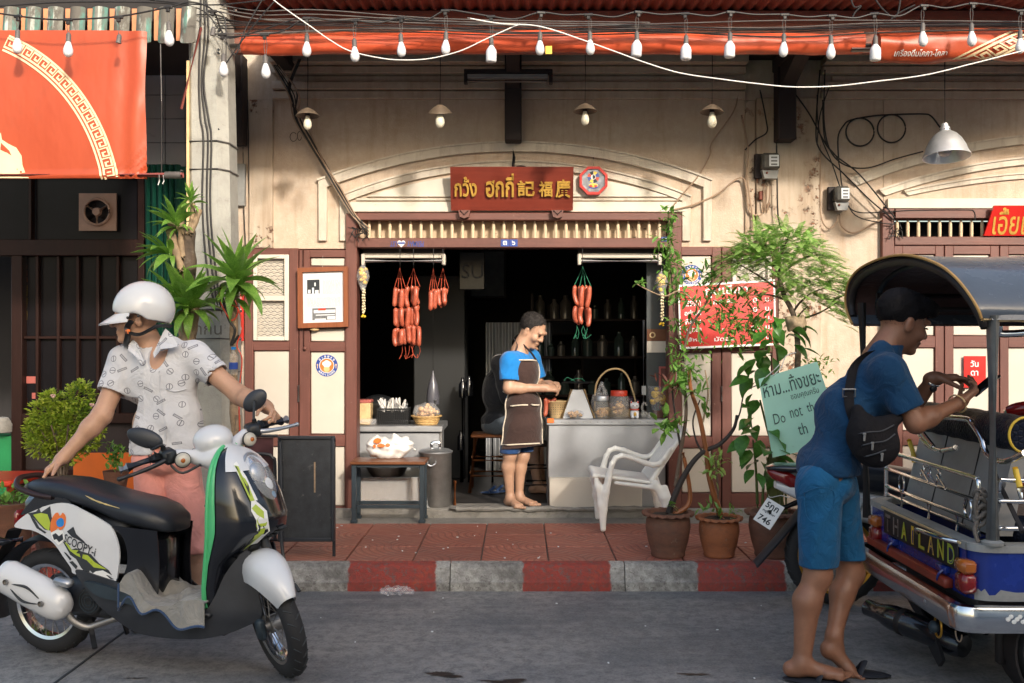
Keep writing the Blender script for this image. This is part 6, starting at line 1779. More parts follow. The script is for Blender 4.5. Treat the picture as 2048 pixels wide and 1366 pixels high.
m=MB();m.lathe([(.004,.12),(.012,.08),(.04,.0),(.055,-.10),(.05,-.16),(.0,-.17)],P(866,770,8.3),12);obj('film',m,mat('dim_film',(.10,.10,.12),.3),t,60)
m=MB();m.tube([P(866,740,8.3),P(866,600,8.3),P(866,420,8.3)],.002,5);obj('string',m,M['cable'],t)
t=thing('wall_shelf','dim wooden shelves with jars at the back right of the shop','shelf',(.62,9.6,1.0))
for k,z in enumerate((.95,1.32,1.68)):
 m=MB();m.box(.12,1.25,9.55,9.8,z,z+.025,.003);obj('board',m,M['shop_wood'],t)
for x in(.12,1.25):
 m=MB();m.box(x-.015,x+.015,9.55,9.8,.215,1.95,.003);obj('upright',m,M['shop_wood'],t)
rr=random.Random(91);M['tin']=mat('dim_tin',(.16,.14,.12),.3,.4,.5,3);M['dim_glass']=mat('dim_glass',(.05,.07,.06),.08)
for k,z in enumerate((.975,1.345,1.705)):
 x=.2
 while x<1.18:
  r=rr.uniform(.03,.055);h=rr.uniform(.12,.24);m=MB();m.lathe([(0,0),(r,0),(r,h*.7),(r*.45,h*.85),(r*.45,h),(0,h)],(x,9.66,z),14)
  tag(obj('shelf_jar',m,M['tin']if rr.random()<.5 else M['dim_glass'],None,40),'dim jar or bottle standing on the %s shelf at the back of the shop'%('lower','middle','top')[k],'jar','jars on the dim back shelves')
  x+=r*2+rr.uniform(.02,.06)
t=thing('exhaust_fan','square brown exhaust fan set in the dark transom under the orange banner','fan',(fx(195),YW,fz(424)))
m=MB();c=Vector((fx(195),YW-.01,fz(424)));hs=.143;n=36
ci=[(c.x+.098*math.cos(a),c.z+.098*math.sin(a))for a in np.linspace(0,2*PI,n+1)]
sq=[(c.x+max(-hs,min(hs,.30*math.cos(a))),c.z+max(-hs,min(hs,.30*math.sin(a))))for a in np.linspace(0,2*PI,n+1)]
m.strip(ci,sq,YW-.018,YW-.005);M['fanplate']=mat('brown_fan_plate',(.34,.21,.15),.6,0,.15,8);obj('plate',m,M['fanplate'],t,None,True)
m=MB();m.tube([(a,YW-.034,b)for a,b in ci[:-1]],.010,8,closed=True);obj('ring',m,M['fanplate'],t)
for k in range(3):
 a=PI/2+PI+k*2*PI/3;m=MB();m.tube([(c.x+.03*math.cos(a),YW-.03,c.z+.03*math.sin(a)),(c.x+.1*math.cos(a),YW-.03,c.z+.1*math.sin(a))],.015,8,flat=.7);obj('spoke',m,M['fanplate'],t)
m=MB();m.lathe([(.0,.03),(.028,.03),(.034,.0),(0,0)],(c.x,YW-.02,c.z),18,(0,-1,0));obj('hub',m,M['fanplate'],t)
for k in range(4):
 a=.4+k*PI/2;m=MB();m.tube([(c.x+.03*math.cos(a),YW,c.z+.03*math.sin(a)),(c.x+.09*math.cos(a+.2),YW+.01,c.z+.09*math.sin(a+.2))],[.02,.035],6,flat=.2);obj('blade',m,M['dark'],t)
m=MB();m.lathe([(0,0),(.12,0)],(c.x,YW+.016,c.z),24,(0,-1,0));obj('back',m,M['dark'],t,None)
mb=MB();fbox(mb,66,276,353,479,-.03,-.024,0);obj('pane',mb,M['pane_dark'],lf)
mb=MB();fbox(mb,-420,57,353,479,-.03,-.024,0);obj('pane',mb,M['pane_dark'],lf)
for k,(a,b,c_,e,mm,lab)in enumerate(((-14,26,520,560,M['orange_board'],'orange snack packets hanging at the far left of the eating house'),(-14,26,565,640,M['flower'],'yellow snack packets hanging low at the far left'),(-14,24,800,862,M['red_plastic'],'red plastic tray and bundled bag on the far left shelf'))):
 m=MB();rr=random.Random(k)
 for i in range(5):
  for j in range(3):m.box(fx(a+i*8),fx(a+i*8+7),YW+.25+rr.uniform(0,.05),YW+.3,fz(c_+(j+1)*(e-c_)/3-1),fz(c_+j*(e-c_)/3+rr.uniform(0,3)),.006)
 o=single('snack_packets',m,mm,lab,'packets',kind='stuff')
m=MB();fbox(m,-60,25,872,1037,-.2,.02,.006);single('green_cupboard',m,M['green_board'],'green cupboard at the far left edge behind the scooter','cupboard')
m=MB();m.lathe([(.0,.0),(.07,0),(.075,.06),(.04,.11),(.0,.115)],(fx(10),YW-.06,fz(863)),14);single('bundled_bag',m,M['rag'],'crumpled grey bag on the green cupboard at the far left','bag')
# --------- furniture at the far left
t=thing('red_table','red plastic table corner at the far left edge','table',(PX(0,6.5),6.7,.155))
m=MB();m.box(PX(-160,6.6),PX(46,6.6),6.45,6.95,PZ(968,6.6),PZ(955,6.6),.012);obj('top',m,M['red_plastic'],t)
for x in(PX(-150,6.6),PX(36,6.6)):
 for y in(6.5,6.9):
  m=MB();m.cyl((x,y,.155),(x,y,PZ(962,6.6)),.02,.025,n=8);obj('leg',m,M['red_plastic'],t)
m=MB();m.box(PX(146,7.0),PX(290,7.0),7.0,7.03,PZ(1000,7.0),PZ(906,7.0),.003);t=single('orange_panel',m,M['orange_board'],'plain orange board standing behind the printed-shirt man','board')
for x in(PX(150,7.0),PX(286,7.0)):
 m=MB();m.box(x-.015,x+.015,7.03,7.06,.155,PZ(912,7.0),.003);obj('post',m,M['steel_dull'],t)
 # --------- A-frame board stand by the kerb
YA_=6.08
t=thing('board_stand','black metal notice board stand between the scooter and the small table','board stand',(PX(600,YA_),YA_,.155))
m=MB();m.box(PX(561,YA_),PX(664,YA_),YA_,YA_+.02,PZ(1078,YA_),PZ(876,YA_),.002);bd=obj('board',m,M['board_black'],t)
for q in((556,562,872,1083),(663,669,872,1083),(562,663,872,878),(562,663,1076,1083)):
 m=MB();m.box(PX(q[0],YA_),PX(q[1],YA_),YA_-.012,YA_+.022,PZ(q[3],YA_),PZ(q[2],YA_),.003);obj('board_rim',m,M['grey_plastic'],t)
m=MB();m.box(PX(628,YA_),PX(631,YA_),YA_-.0012,YA_,PZ(985,YA_),PZ(924,YA_));obj('scratch',m,M['bark_pale'],bd)
m=MB();m.tube(spl([P(560,876,YA_-.01),P(562,960,YA_-.02),P(566,1110,YA_-.05),(PX(600,5.94),5.92,.004)],6),.011,8);obj('leg',m,M['grey_plastic'],t)
m=MB();m.tube([P(668,876,YA_),P(668,900,YA_+.06),P(668,1112,YA_+.09)],.010,8);obj('leg',m,M['grey_plastic'],t)
m=MB();m.tube(spl([P(440,1075,6.2),P(440,880,6.2),P(448,872,6.2),P(556,872,6.2)],5),.010,8);m.tube([P(440,1080,6.2),P(556,1080,6.2)],.010,8);obj('wing_rail',m,M['grey_plastic'],t)
m=MB();m.tube(spl([P(440,908,6.17),P(528,908,6.17),P(545,916,6.17),P(550,934,6.17),P(550,1078,6.17)],5),.011,8);obj('wing_bow',m,M['grey_plastic'],t)
m=MB();m.box(PX(442,6.2),PX(545,6.2),6.215,6.225,PZ(1078,6.2),PZ(876,6.2));obj('wing_sheet',m,mat('dark_red_sheet',(.075,.030,.036),.35,0,.3,8),t)
for x in(445,540):
 m=MB();m.tube([P(x,1078,6.2),(PX(x,6.2),6.24,.156)],.010,8);obj('leg',m,M['grey_plastic'],t)
S=SDF((PX(755,5.9),5.80,-.01),(PX(835,5.9),5.96,.09),.005)
for k in range(9):
 a=P(768+k*6.5,1180-10*math.sin(k*1.4)**2,5.86);S.ell((a.x,5.865+.02*math.sin(k*2.1),.018+.012*math.sin(k*1.9)**2),(.022,.03,.016),.008)
S.disp(lambda X,Y,Z:.010*np.sin(90*X+70*Z+3*np.sin(80*Y))*np.sin(110*Z-60*X+40*Y)).cut((0,0,.0045),(0,0,-1))
single('crumpled_film',S.mb(),M['film'],'crumpled clear plastic film lying in the gutter against the red kerb band','litter',smooth=60)
lit=MB();rr=random.Random(17)
for i in range(16):
 y=rr.uniform(4.3,5.9);x=rr.uniform(-1.4,1.6);s=rr.uniform(.002,.006)
 lit.obox((x,y,.006),(s,s*rr.uniform(.4,1),.002),(0,rr.uniform(-.3,.3),rr.uniform(0,3)))
for i in range(26):
 y=rr.uniform(6.1,7.2);x=rr.uniform(-1.6,1.6);s=rr.uniform(.003,.008);lit.obox((x,y,.159),(s,s*.6,.002),(0,0,rr.uniform(0,3)))
single('crumbs',lit,M['paper'],'pale crumbs and scraps scattered over the road and pavement','litter',smooth=None,kind='stuff')
# --------- white plastic chair (side on, facing left)
ch=thing('plastic_chair','white plastic garden armchair standing sideways on the pavement before the counter','chair',(PX(1270,7.0),7.1,.155))
WP=M['white_plastic']
YN,YF=6.95,7.42
def chp(px,py,Y):return P(px,py,6.95)+Vector((0,Y-6.95,0))
def csdf(lo,hi,h=.0065):return SDF(lo,hi,h)
X0,X1=chp(1170,900,YN).x,chp(1395,900,YN).x
lo_,hi_=(X0,YN-.06,.15),(X1,YF+.06,chp(0,835,YN).z)
ym=(YN+YF)/2;hw_=(YF-YN)/2
S=csdf(lo_,hi_);a,b=chp(1196,952,ym),chp(1302,966,ym);dd_=(b-a);A_c=rot3(dd_,(0,0,1))
S.box(a.lerp(b,.5),(dd_.length/2+.01,hw_-.01,.013),.012,.0,A_c).cap(chp(1190,953,YN+.03),chp(1190,953,YF-.03),.022,.022,.02)
S.ell(a.lerp(b,.62)+Vector((0,0,.10)),(.20,.17,.105),.01,None,'d');obj('seat',S.mb(),WP,ch,60)
S=csdf(lo_,hi_);a,b=chp(1304,962,ym),chp(1371,862,ym);dd_=b-a;A_c=rot3(dd_,(0,-1,0));c_=a.lerp(b,.5)
S.box(c_,(dd_.length/2+.01,.011,hw_-.02),.010,.0,A_c)
S.cap(chp(1371,862,YN+.05),chp(1371,862,YF-.05),.022,.022,.02);S.cap(a+Vector((0,-hw_+.02,0)),b+Vector((0,-hw_+.05,0)),.020,.018,.015);S.cap(a+Vector((0,hw_-.02,0)),b+Vector((0,hw_-.05,0)),.020,.018,.015)
for k in range(5):
 S.box(c_+Vector((0,(k-2)*.066,0))+dd_.normalized()*.0,(dd_.length*.36,.06,.011),.008,.004,A_c,'d')
obj('backrest',S.mb(),WP,ch,60)
for y,s_ in((YN,1),(YF,-1)):
 S=csdf((X0,y-.07,.15),(X1,y+.07,hi_[2]))
 q=[chp(px,py,y)for px,py in((1207,1058),(1209,1020),(1212,985),(1217,955),(1224,928),(1231,916),(1243,911),(1262,915),(1290,926),(1306,930),(1319,927),(1328,917),(1340,898))]
 S.chain(q,[.012,.020,.026,.024,.019,.018,.018,.018,.018,.018,.018,.018,.016],.01)
 S.chain([chp(1205,1058,y),chp(1201,1010,y+s_*.012),chp(1197,975,y+s_*.02),chp(1192,955,y+s_*.03)],[.012,.018,.022,.018],.03)
 S.cut((0,0,.1555),(0,0,-1));obj('arm_and_front_leg',S.mb(),WP,ch,60)
 S=csdf((X0,y-.07,.15),(X1,y+.07,hi_[2]))
 S.chain([chp(1334,1056,y),chp(1332,1025,y),chp(1326,995,y),chp(1310,968,y)],[.014,.022,.030,.028],.02).chain([chp(1342,1056,y),chp(1342,1010,y),chp(1330,975,y)],[.012,.018,.02],.03).cap(chp(1232,966,y),chp(1312,976,y),.014,.018,.02).cut((0,0,.1555),(0,0,-1));obj('leg',S.mb(),WP,ch,60)
 # --------- plants
def leaf_geo(m,base,d,up,L,W,n=5,curl=.6,fold=.25,tip=1.0,wmax=.45,twist=0.0):
 """one leaf blade: a folded, arching pointed ribbon"""
 d=Vector(d).normalized();up=Vector(up);s=d.cross(up)
 if s.length<1e-4:s=d.cross(Vector((1,0,0)))
 s.normalize();up=s.cross(d);p=Vector(base);rows_=[]
 for i in range(n+1):
  t=i/n
  w=W*.5*(math.sin(PI*min(1,(t/wmax)*.5))if t<wmax else math.cos(PI*.5*((t-wmax)/(1-wmax))**(1.15*tip)))
  w=max(w,W*.03)
  a=curl*t
  ss=s*math.cos(twist*t)+up*math.sin(twist*t)
  rows_.append([p-ss*w+up*w*fold,p,p+ss*w+up*w*fold])
  d2=(d*math.cos(a)-Vector((0,0,1))*math.sin(a)).normalized()if True else d
  p=p+d2*(L/n);up=s.cross(d2).normalized()
 m.grid(rows_)
 return p
def strap_mesh(L,W,curl,seed):
 m=MB();leaf_geo(m,(0,0,0),(0,0,1)if False else(1,0,.0),(0,0,1),L,W,9,curl,.28,1.0,.42,.25*(seed%3-1));return me_from('leaf',m.v,m.f,M['leaf_long'],None,60)
STR=[strap_mesh(1.0,.215+.025*(k%3),c,k)for k,c in enumerate((.35,.7,1.1,1.5,1.9,.1))]
def rosette(par,c,axis,n,L,seed,spread=1.25,curls=None):
 rr=random.Random(seed);ax=Vector(axis).normalized();u,w=frame_of(ax)
 for i in range(n):
  t=i/n;a=i*2.39996+rr.uniform(-.25,.25)
  el=.15+spread*(t**.8)+rr.uniform(-.1,.1)
  d=ax*math.cos(el)+(u*math.cos(a)+w*math.sin(a))*math.sin(el)
  l=L*.68*(.55+.5*math.sin(PI*min(1,.25+t*.75)))*rr.uniform(.85,1.12)
  q=d.to_track_quat('X','Z')
  o=inst('leaf',STR[min(4,max(0,int(t*4.2+rr.uniform(-.5,.7))))],Vector(c)-ax*.05*t,par,scale=(l,l*rr.uniform(.85,1.1),l))
  o.rotation_mode='QUATERNION';o.rotation_quaternion=q@Quaternion((1,0,0),rr.uniform(-.3,.3))
YD=5.98
dr=thing('dracaena','tall dracaena with cut canes and long green leaves on the left of the utility pole','plant',(PX(378,YD),YD,.155))
m=MB();m.tube(spl([(PX(378,YD),YD+.05,.155),P(376,900,YD),P(378,740,YD),P(376,640,YD),P(377,540,YD),P(374,455,YD)],5),[.045+.006*math.sin(i*1.9)for i in range(26)],10);obj('trunk',m,M['bark'],dr)
for q,r in(([(372,470),(352,450),(337,445)],.019),([(366,545),(352,500),(338,455)],.026),([(374,470),(384,440),(386,405)],.014),([(380,470),(392,440),(399,418)],.018),([(368,520),(362,480),(363,436)],.018),([(372,690),(366,660),(368,622)],.028),([(376,690),(386,660),(391,612)],.026),([(375,700),(362,690),(352,678)],.035)):
 m=MB();m.tube(spl([P(a,b,YD-.035)for a,b in q],4),[r*(1+.08*math.sin(k*2.2))for k in range(9)],9);obj('cane',m,M['bark_pale'],dr)
for(c,ax,n,L,s,sp)in(((382,398),(.1,-.3,1),18,.17,1,1.3),((350,445),(-.35,-.3,.9),24,.28,2,1.3),((330,505),(-.7,-.35,.4),18,.29,3,1.25),((383,612),(-.02,-.35,1),34,.44,4,1.45),((352,600),(-.5,-.5,.6),20,.36,5,1.3)):
 rosette(dr,P(c[0],c[1],YD-.06),ax,n,L,s,sp)
dr2=thing('dracaena','slim dracaena with long green leaves tied to the right of the utility pole','plant',(PX(470,YD),YD,.155))
m=MB();m.tube(spl([(PX(485,YD),YD+.1,.155),P(482,900,YD),P(470,860,YD),P(467,760,YD),P(468,650,YD),P(470,560,YD)],5),[.024+.003*math.sin(i*1.7)for i in range(26)],9);obj('stem',m,M['bark_pale'],dr2)
m=MB();m.tube(spl([P(449,865,YD),P(462,872,YD-.02),P(475,860,YD-.03),P(477,830,YD-.02)],5),.018,8);obj('root',m,M['bark_pale'],dr2)
rosette(dr2,P(472,560,YD-.03),(.08,-.35,1),38,.46,6,1.55)
rosette(dr2,P(474,590,YD-.03),(.3,-.5,.5),12,.32,7,1.4)
for k,q in enumerate(([(446,572),(440,600),(462,640),(476,625),(470,600)],[(462,610),(478,620),(484,660),(474,690),(484,720),(478,790),(480,870)],[(452,540),(470,545),(482,540)])):
 single('pink_string',MB().tube(spl([P(a,b,YD-.06)for a,b in q],6),.004,6),M['red_plastic'],('pink string tied round the dracaena stems','long red string hanging down the right dracaena stem','short pink string between the two dracaenas')[k],'string')
single('black_tie',MB().tube(spl([P(a,b,YD-.05)for a,b in((440,570),(446,600),(458,640),(470,660),(462,690),(478,670))],6),.008,7),M['cable'],'black tie wire round the right dracaena stem','wire')
bt=thing('water_bottle','clear water bottle with blue cap hanging beside the utility pole','bottle',tuple(P(467,750,YD-.04)))
c=P(467,750,YD-.04)
m=MB();m.lathe([(0,0),(.024,.0),(.026,.01),(.026,.10),(.022,.125),(.012,.145),(.012,.155)],c,16);obj('body',m,M['jar'],bt,50)
m=MB();m.lathe([(0,.168),(.014,.168),(.014,.152),(0,.152)][::-1],c,14);obj('cap',m,M['blue_shirt'],bt)
m=MB();m.lathe([(.0265,.035),(.0265,.075)],c,16);obj('label_band',m,M['blue_enamel'],bt)
def scallop_pot(px,yb,w,h,m_,label,Y=6.2,soil=True,wt=None):
 x=PX(px,Y);z0=.157;r=w*Y/FPX/2;H=h*Y/FPX
 t=thing('flower_pot',label,'pot',(x,Y,z0),group='clay pots on the kerb')
 prof_=[(0,0),(r*.62,0),(r*.66,H*.04),(r*.64,H*.08),(r*.78,H*.35),(r*.86,H*.62),(r*.84,H*.78),(r*.80,H*.86)]
 m=MB();m.lathe(prof_,(x,Y,z0),30);obj('body',m,m_,t,50)
 rows_=[]
 for(rad,zz,amp)in((.80,.86,0),(.90,.88,.2),(1.0,.905,1),(1.0,.94,1),(.90,.965,.3),(.78,.95,0),(.74,.85,0)):
  rows_.append([(x+r*rad*(1+.02*amp*math.cos(18*a))*math.cos(a),Y+r*rad*(1+.02*amp*math.cos(18*a))*math.sin(a),z0+H*(zz+.022*amp*math.cos(18*a)))for a in np.linspace(0,2*PI,73)[:-1]])
 m=MB();m.grid(rows_,cv=True);obj('rim',m,m_,t,60,True)
 m=MB();rr=random.Random(int(px));rows_=[[(x+r*.77*q*math.cos(a),Y+r*.77*q*math.sin(a),z0+H*.88+rr.uniform(-.008,.008)+.015*(1-q))for a in np.linspace(0,2*PI,19)[:-1]]for q in(1,.66,.33,.02)]
 m.grid(rows_,cv=True);obj('soil',m,M['soil'],t,60,True)
 return t,(x,Y,z0+H*.88)
p1,s1=scallop_pot(1336,1113,104,92,M['pot_dark'],'weathered brown clay pot with scalloped rim nearest the white chair')
p2,s2=scallop_pot(1438,1112,94,82,M['pot_orange'],'bright orange clay pot with scalloped rim, middle of the three')
p3,s3=scallop_pot(1546,1112,112,94,M['pot_dark'],'brown clay pot with scalloped rim beside the parked motorcycle')
def branch(par,pts,r0,r1,m_,Y=6.2,name='branch',n=8):
 q=spl([p if isinstance(p,Vector)else P(p[0],p[1],Y+(p[2]if len(p)>2 else 0))for p in pts],6)
 k=len(q);m=MB();m.tube(q,[r0+(r1-r0)*i/(k-1)for i in range(k)],n);obj(name,m,m_,par);return q
def foliage(name,par,clusters,m_,L,W,seed,per=8,curl=.5,jit=1.0,up=.3):
 """leaf sprays: clusters of (px, py, Y, radius m, n)"""
 rr=random.Random(seed);m=MB()
 for(px,py,Y,rad,n)in clusters:
  c=P(px,py,Y)
  for _ in range(n):
   d=Vector((rr.gauss(0,1),rr.gauss(0,1),rr.gauss(0,1)+up)).normalized()
   b=c+Vector((rr.gauss(0,1),rr.gauss(0,.9),rr.gauss(0,.8)))*rad*.42
   s=rr.uniform(.6,1.25)
   leaf_geo(m,b,d,(rr.uniform(-.5,.5),rr.uniform(-.5,.5),1),L*s,W*s,3,curl*rr.uniform(.3,1.6),.3)
 o=obj(name,m,m_,par,60);o['kind']='stuff';return o
t1=thing('potted_tree','spindly small leaved tree in the weathered pot reaching over the price board','tree',s1)
base=Vector(s1)
branch(t1,[base,(1352,985),(1378,935),(1405,905),(1440,888),(1467,858),(1474,830)],.021,.009,M['bark_dark'],name='trunk')
branch(t1,[(1350,980),(1362,900),(1372,830),(1369,770,.02),(1366,720,.02),(1378,660,.02),(1404,620),(1425,585),(1446,560)],.013,.005,M['bark'],6.24)
branch(t1,[(1404,620),(1388,603),(1360,582),(1330,592),(1300,582),(1274,568)],.006,.003,M['bark_pale'],6.24)
branch(t1,[(1362,900),(1352,840),(1345,780),(1350,730)],.008,.004,M['bark_dark'],6.26)
branch(t1,[(1405,905),(1392,880),(1386,840),(1400,800)],.007,.004,M['bark_dark'],6.2)
branch(t1,[(1467,858),(1480,825),(1490,785),(1520,768)],.006,.003,M['bark_dark'],6.18)
branch(t1,[(1460,640),(1500,640),(1530,665),(1552,690)],.005,.003,M['bark'],6.26)
branch(t1,[(1366,700),(1350,640),(1343,560),(1338,470),(1336,428)],.006,.002,M['bark'],6.3)
branch(t1,[(1366,905),(1380,1000),base+Vector((.03,0,0))],.012,.016,M['stool_wood'],6.22,'stake')
foliage('foliage',t1,[(a,b,Y,r*1.05,int(n*1.05))for a,b,Y,r,n in[(1338,428,6.3,.05,22),(1340,455,6.3,.05,20),(1336,480,6.3,.06,24),(1330,505,6.3,.09,30),(1344,530,6.3,.10,46),(1352,556,6.3,.12,50),(1356,600,6.28,.08,30),(1352,650,6.28,.07,24),(1352,690,6.28,.08,26),(1362,735,6.26,.12,56),(1376,748,6.24,.11,44),(1395,590,6.25,.13,50),(1425,560,6.25,.12,46),(1455,610,6.25,.12,46),(1480,650,6.25,.15,70),(1505,660,6.25,.13,54),(1440,640,6.25,.10,30),(1520,640,6.25,.10,30),(1470,690,6.25,.10,30),(1390,640,6.28,.08,20),(1400,700,6.27,.08,16),(1280,568,6.24,.03,10),(1500,600,6.27,.12,40),(1540,680,6.27,.08,20),(1410,545,6.25,.1,30)]],M['leaf_mid'],.066,.021,5)
foliage('lower_foliage',t1,[(1335,843,6.2,.06,10),(1352,860,6.2,.07,12),(1320,858,6.2,.04,6),(1395,790,6.2,.05,8),(1365,775,6.22,.10,26),(1405,820,6.2,.05,6),(1350,770,6.2,.06,12),(1340,1010,6.15,.03,5)],M['leaf_mid'],.10,.038,6)
foliage('reddish_foliage',t1,[(1345,770,6.16,.07,9),(1330,765,6.16,.05,6)],leafmat('young_red_leaf',(.10,.03,.02),(.16,.05,.03)),.09,.022,7)
t2=thing('potted_sapling','bare reddish sapling in the orange pot with one tuft of leaves','tree',s2)
branch(t2,[Vector(s2)+Vector((.02,0,0)),(1420,960),(1412,900),(1398,830),(1382,780),(1378,740)],.020,.010,M['stool_wood'],name='trunk')
branch(t2,[(1404,850),(1416,790),(1410,740)],.007,.004,M['bark_pale'],6.2)
branch(t2,[Vector(s2)+Vector((-.01,.02,0)),(1436,980),(1432,930),(1430,915)],.006,.003,M['bark'],6.18)
foliage('leaf_tuft',t2,[(1430,925,6.17,.08,34),(1428,945,6.17,.06,22)],M['leaf_pale'],.055,.020,8)
foliage('weeds',t2,[(1412,1020,6.15,.05,12),(1440,1024,6.14,.05,12),(1468,1026,6.14,.05,12)],M['leaf_mid'],.06,.016,9,up=1.5)
t3=thing('feathery_tree','potted tree with a wide dome of pale feathery leaves above the green card','tree',s3)
b3=Vector(s3)
branch(t3,[b3,(1560,940),(1578,840),(1592,760),(1596,705),(1592,655),(1584,622),(1568,590),(1560,555),(1558,510)],.024,.012,M['bark'],6.22,'trunk')
TB=[[(1590,650),(1600,628),(1616,612)],[(1586,625),(1600,605),(1625,585),(1655,575)],[(1566,585),(1530,560),(1490,535),(1450,515)],[(1560,550),(1600,520),(1640,510),(1680,520)],[(1558,520),(1570,490),(1580,465)],[(1560,540),(1520,510),(1490,480)],[(1595,640),(1640,625),(1680,600)],[(1558,520),(1530,490),(1535,465)],[(1572,600),(1540,590),(1500,590)],[(1625,585),(1660,600),(1690,590)]]
tips=[]
for k,q in enumerate(TB):
 dz=((k*37)%7-3)*.05
 pts=[(a,b,dz*i/len(q))for i,(a,b)in enumerate(q)]
 tips+=branch(t3,pts,.008,.003,M['bark'],6.22)[3:]
rr=random.Random(15);m=MB();cnt=0
def frond(m,b,d,L,rr):
 d=d.normalized();s=d.cross(Vector((0,0,1))).normalized();p=Vector(b);n=11
 for i in range(n):
  t=i/n;dd=(d-Vector((0,0,.75*t))).normalized();p=p+dd*(L/n)
  w=L*.155*math.sin(PI*(.18+.78*t))*rr.uniform(.85,1.1);h=L/n*.62
  up=s.cross(dd)
  for sg in(-1,1):
   e=p+s*sg*w+dd*w*.45-up*.1*w
   m.add([p-dd*h*.5,e-dd*h*.9,e+dd*h*.2,p+dd*h*.6],[(0,1,2,3)])
while cnt<1250:
 u=rr.uniform(-1,1);v=rr.random()
 px=1562+128*u+rr.gauss(0,9);top=452+95*u*u+(22*u if u>0 else-10*u)
 py=top+(150-62*abs(u))*v**1.15
 if px<1550 and py>535 and rr.random()<.8:continue
 Y=6.2+rr.gauss(0,.16)*(1-.5*abs(u))
 if rr.random()<.22 and 520<py<600:continue
 b=P(px,py,Y);dirx=(px-1560)/130.
 d=Vector((dirx*.9+rr.uniform(-.5,.5),rr.uniform(-.9,.6),rr.uniform(-.1,.45)))
 frond(m,b,d,rr.uniform(.09,.15),rr);cnt+=1
o=obj('crown',m,M['leaf_pale'],t3,None);o['kind']='stuff'
foliage('trunk_sprigs',t3,[(1600,645,6.2,.06,20),(1588,752-90,6.2,.05,14),(1632,735,6.25,.13,60),(1650,790,6.25,.08,26),(1668,830,6.25,.06,18)],M['leaf_pale'],.05,.018,21)
m=MB();c=P(1592,648,6.12)
S=SDF((c.x-.1,c.y-.1,c.z-.1),(c.x+.1,c.y+.1,c.z+.1),.006)
S.ell(c,(.072,.05,.055),.01).disp(lambda X,Y,Z:.008*np.sin(50*X+60*Z)+.004*np.sin(120*X-40*Z));dl=single('dry_leaf_ball',S.mb(),mat('dry_leaf',(.30,.22,.14),.8,0,.3,30),'crumpled dry brown bundle hung from the feathery tree trunk','bundle',smooth=60)
obj('string',MB().tube([c+Vector((0,0,.05)),P(1590,622,6.14),P(1592,600,6.16)],.002,5),M['cable'],dl)
t4=thing('broad_leaf_plant','lush plant with broad dark green leaves in the pot beside the motorcycle','plant',s3)
BL=[]
for k in range(4):
 m=MB();leaf_geo(m,(0,0,0),(1,0,0),(0,0,1),1.0,.50+.05*k,7,.35+.25*k,.22,.8,.38);BL.append(me_from('leaf',m.v,m.f,M['leaf_dark'],None,60))
rr=random.Random(44)
stems=[[(1515,1015),(1512,940),(1506,880)],[(1535,1015),(1540,920),(1548,840),(1556,740),(1552,690)],[(1550,1015),(1555,930),(1535,860),(1520,800)],[(1525,1015),(1528,960),(1540,905)],[(1545,1010),(1550,960),(1570,900)]]
for s_ in stems:branch(t4,s_,.010,.006,leafmat('green_stem',(.08,.12,.03),(.12,.16,.04)),6.2,'stem')
spots=[(1556,655),(1575,670),(1540,680),(1530,700),(1560,690),(1588,690),(1545,715),(1525,715),(1512,742),(1505,730),(1570,650),(1590,668),(1535,735),(1520,760),(1496,838),(1505,820),(1515,850),(1492,870),(1520,880),(1500,900),(1530,900),(1540,860),(1548,890),(1525,925),(1508,940),(1555,915),(1538,940),(1560,940),(1572,905),(1495,890),(1545,830),(1515,800),(1550,640),(1600,655)]
for i,(a,b)in enumerate(spots+[(x+rr.uniform(-16,16),y+rr.uniform(-16,16))for x,y in spots if y>640]):
 Y=6.12+rr.uniform(-.08,.08);cx_=1552 if b<770 else 1530
 d=Vector(((a-cx_)/50.+rr.uniform(-.35,.35),rr.uniform(-.9,-.1),rr.uniform(-.75,.15))).normalized();l=rr.uniform(.10,.16)
 o=inst('leaf',rr.choice(BL),P(a,b,Y),t4,scale=(l,l,l));o.rotation_mode='QUATERNION';o.rotation_quaternion=d.to_track_quat('X','Z')@Quaternion((1,0,0),rr.uniform(-.6,.6))
m=MB()
for k in range(26):
 a=rr.uniform(-.04,.09);m.tube(spl([b3+Vector((a,-.02,-.01)),b3+Vector((a*.7+rr.uniform(-.02,.02),-.03,.15)),b3+Vector((a*.5+rr.uniform(-.04,.04),-.02,.36))],4),.005,5)
o=obj('stem_bunch',m,leafmat('dry_stem',(.10,.13,.03),(.20,.19,.08)),t4);o['kind']='stuff'
for z,in((.12,),(.2,),(.27,)):
 m=MB();m.tube([b3+Vector((.03+.065*math.cos(a),-.02+.05*math.sin(a),z+.008*math.sin(3*a)))for a in np.linspace(0,2*PI,17)[:-1]],.003,5,closed=True);obj('tie',m,M['cable_white'],t4)
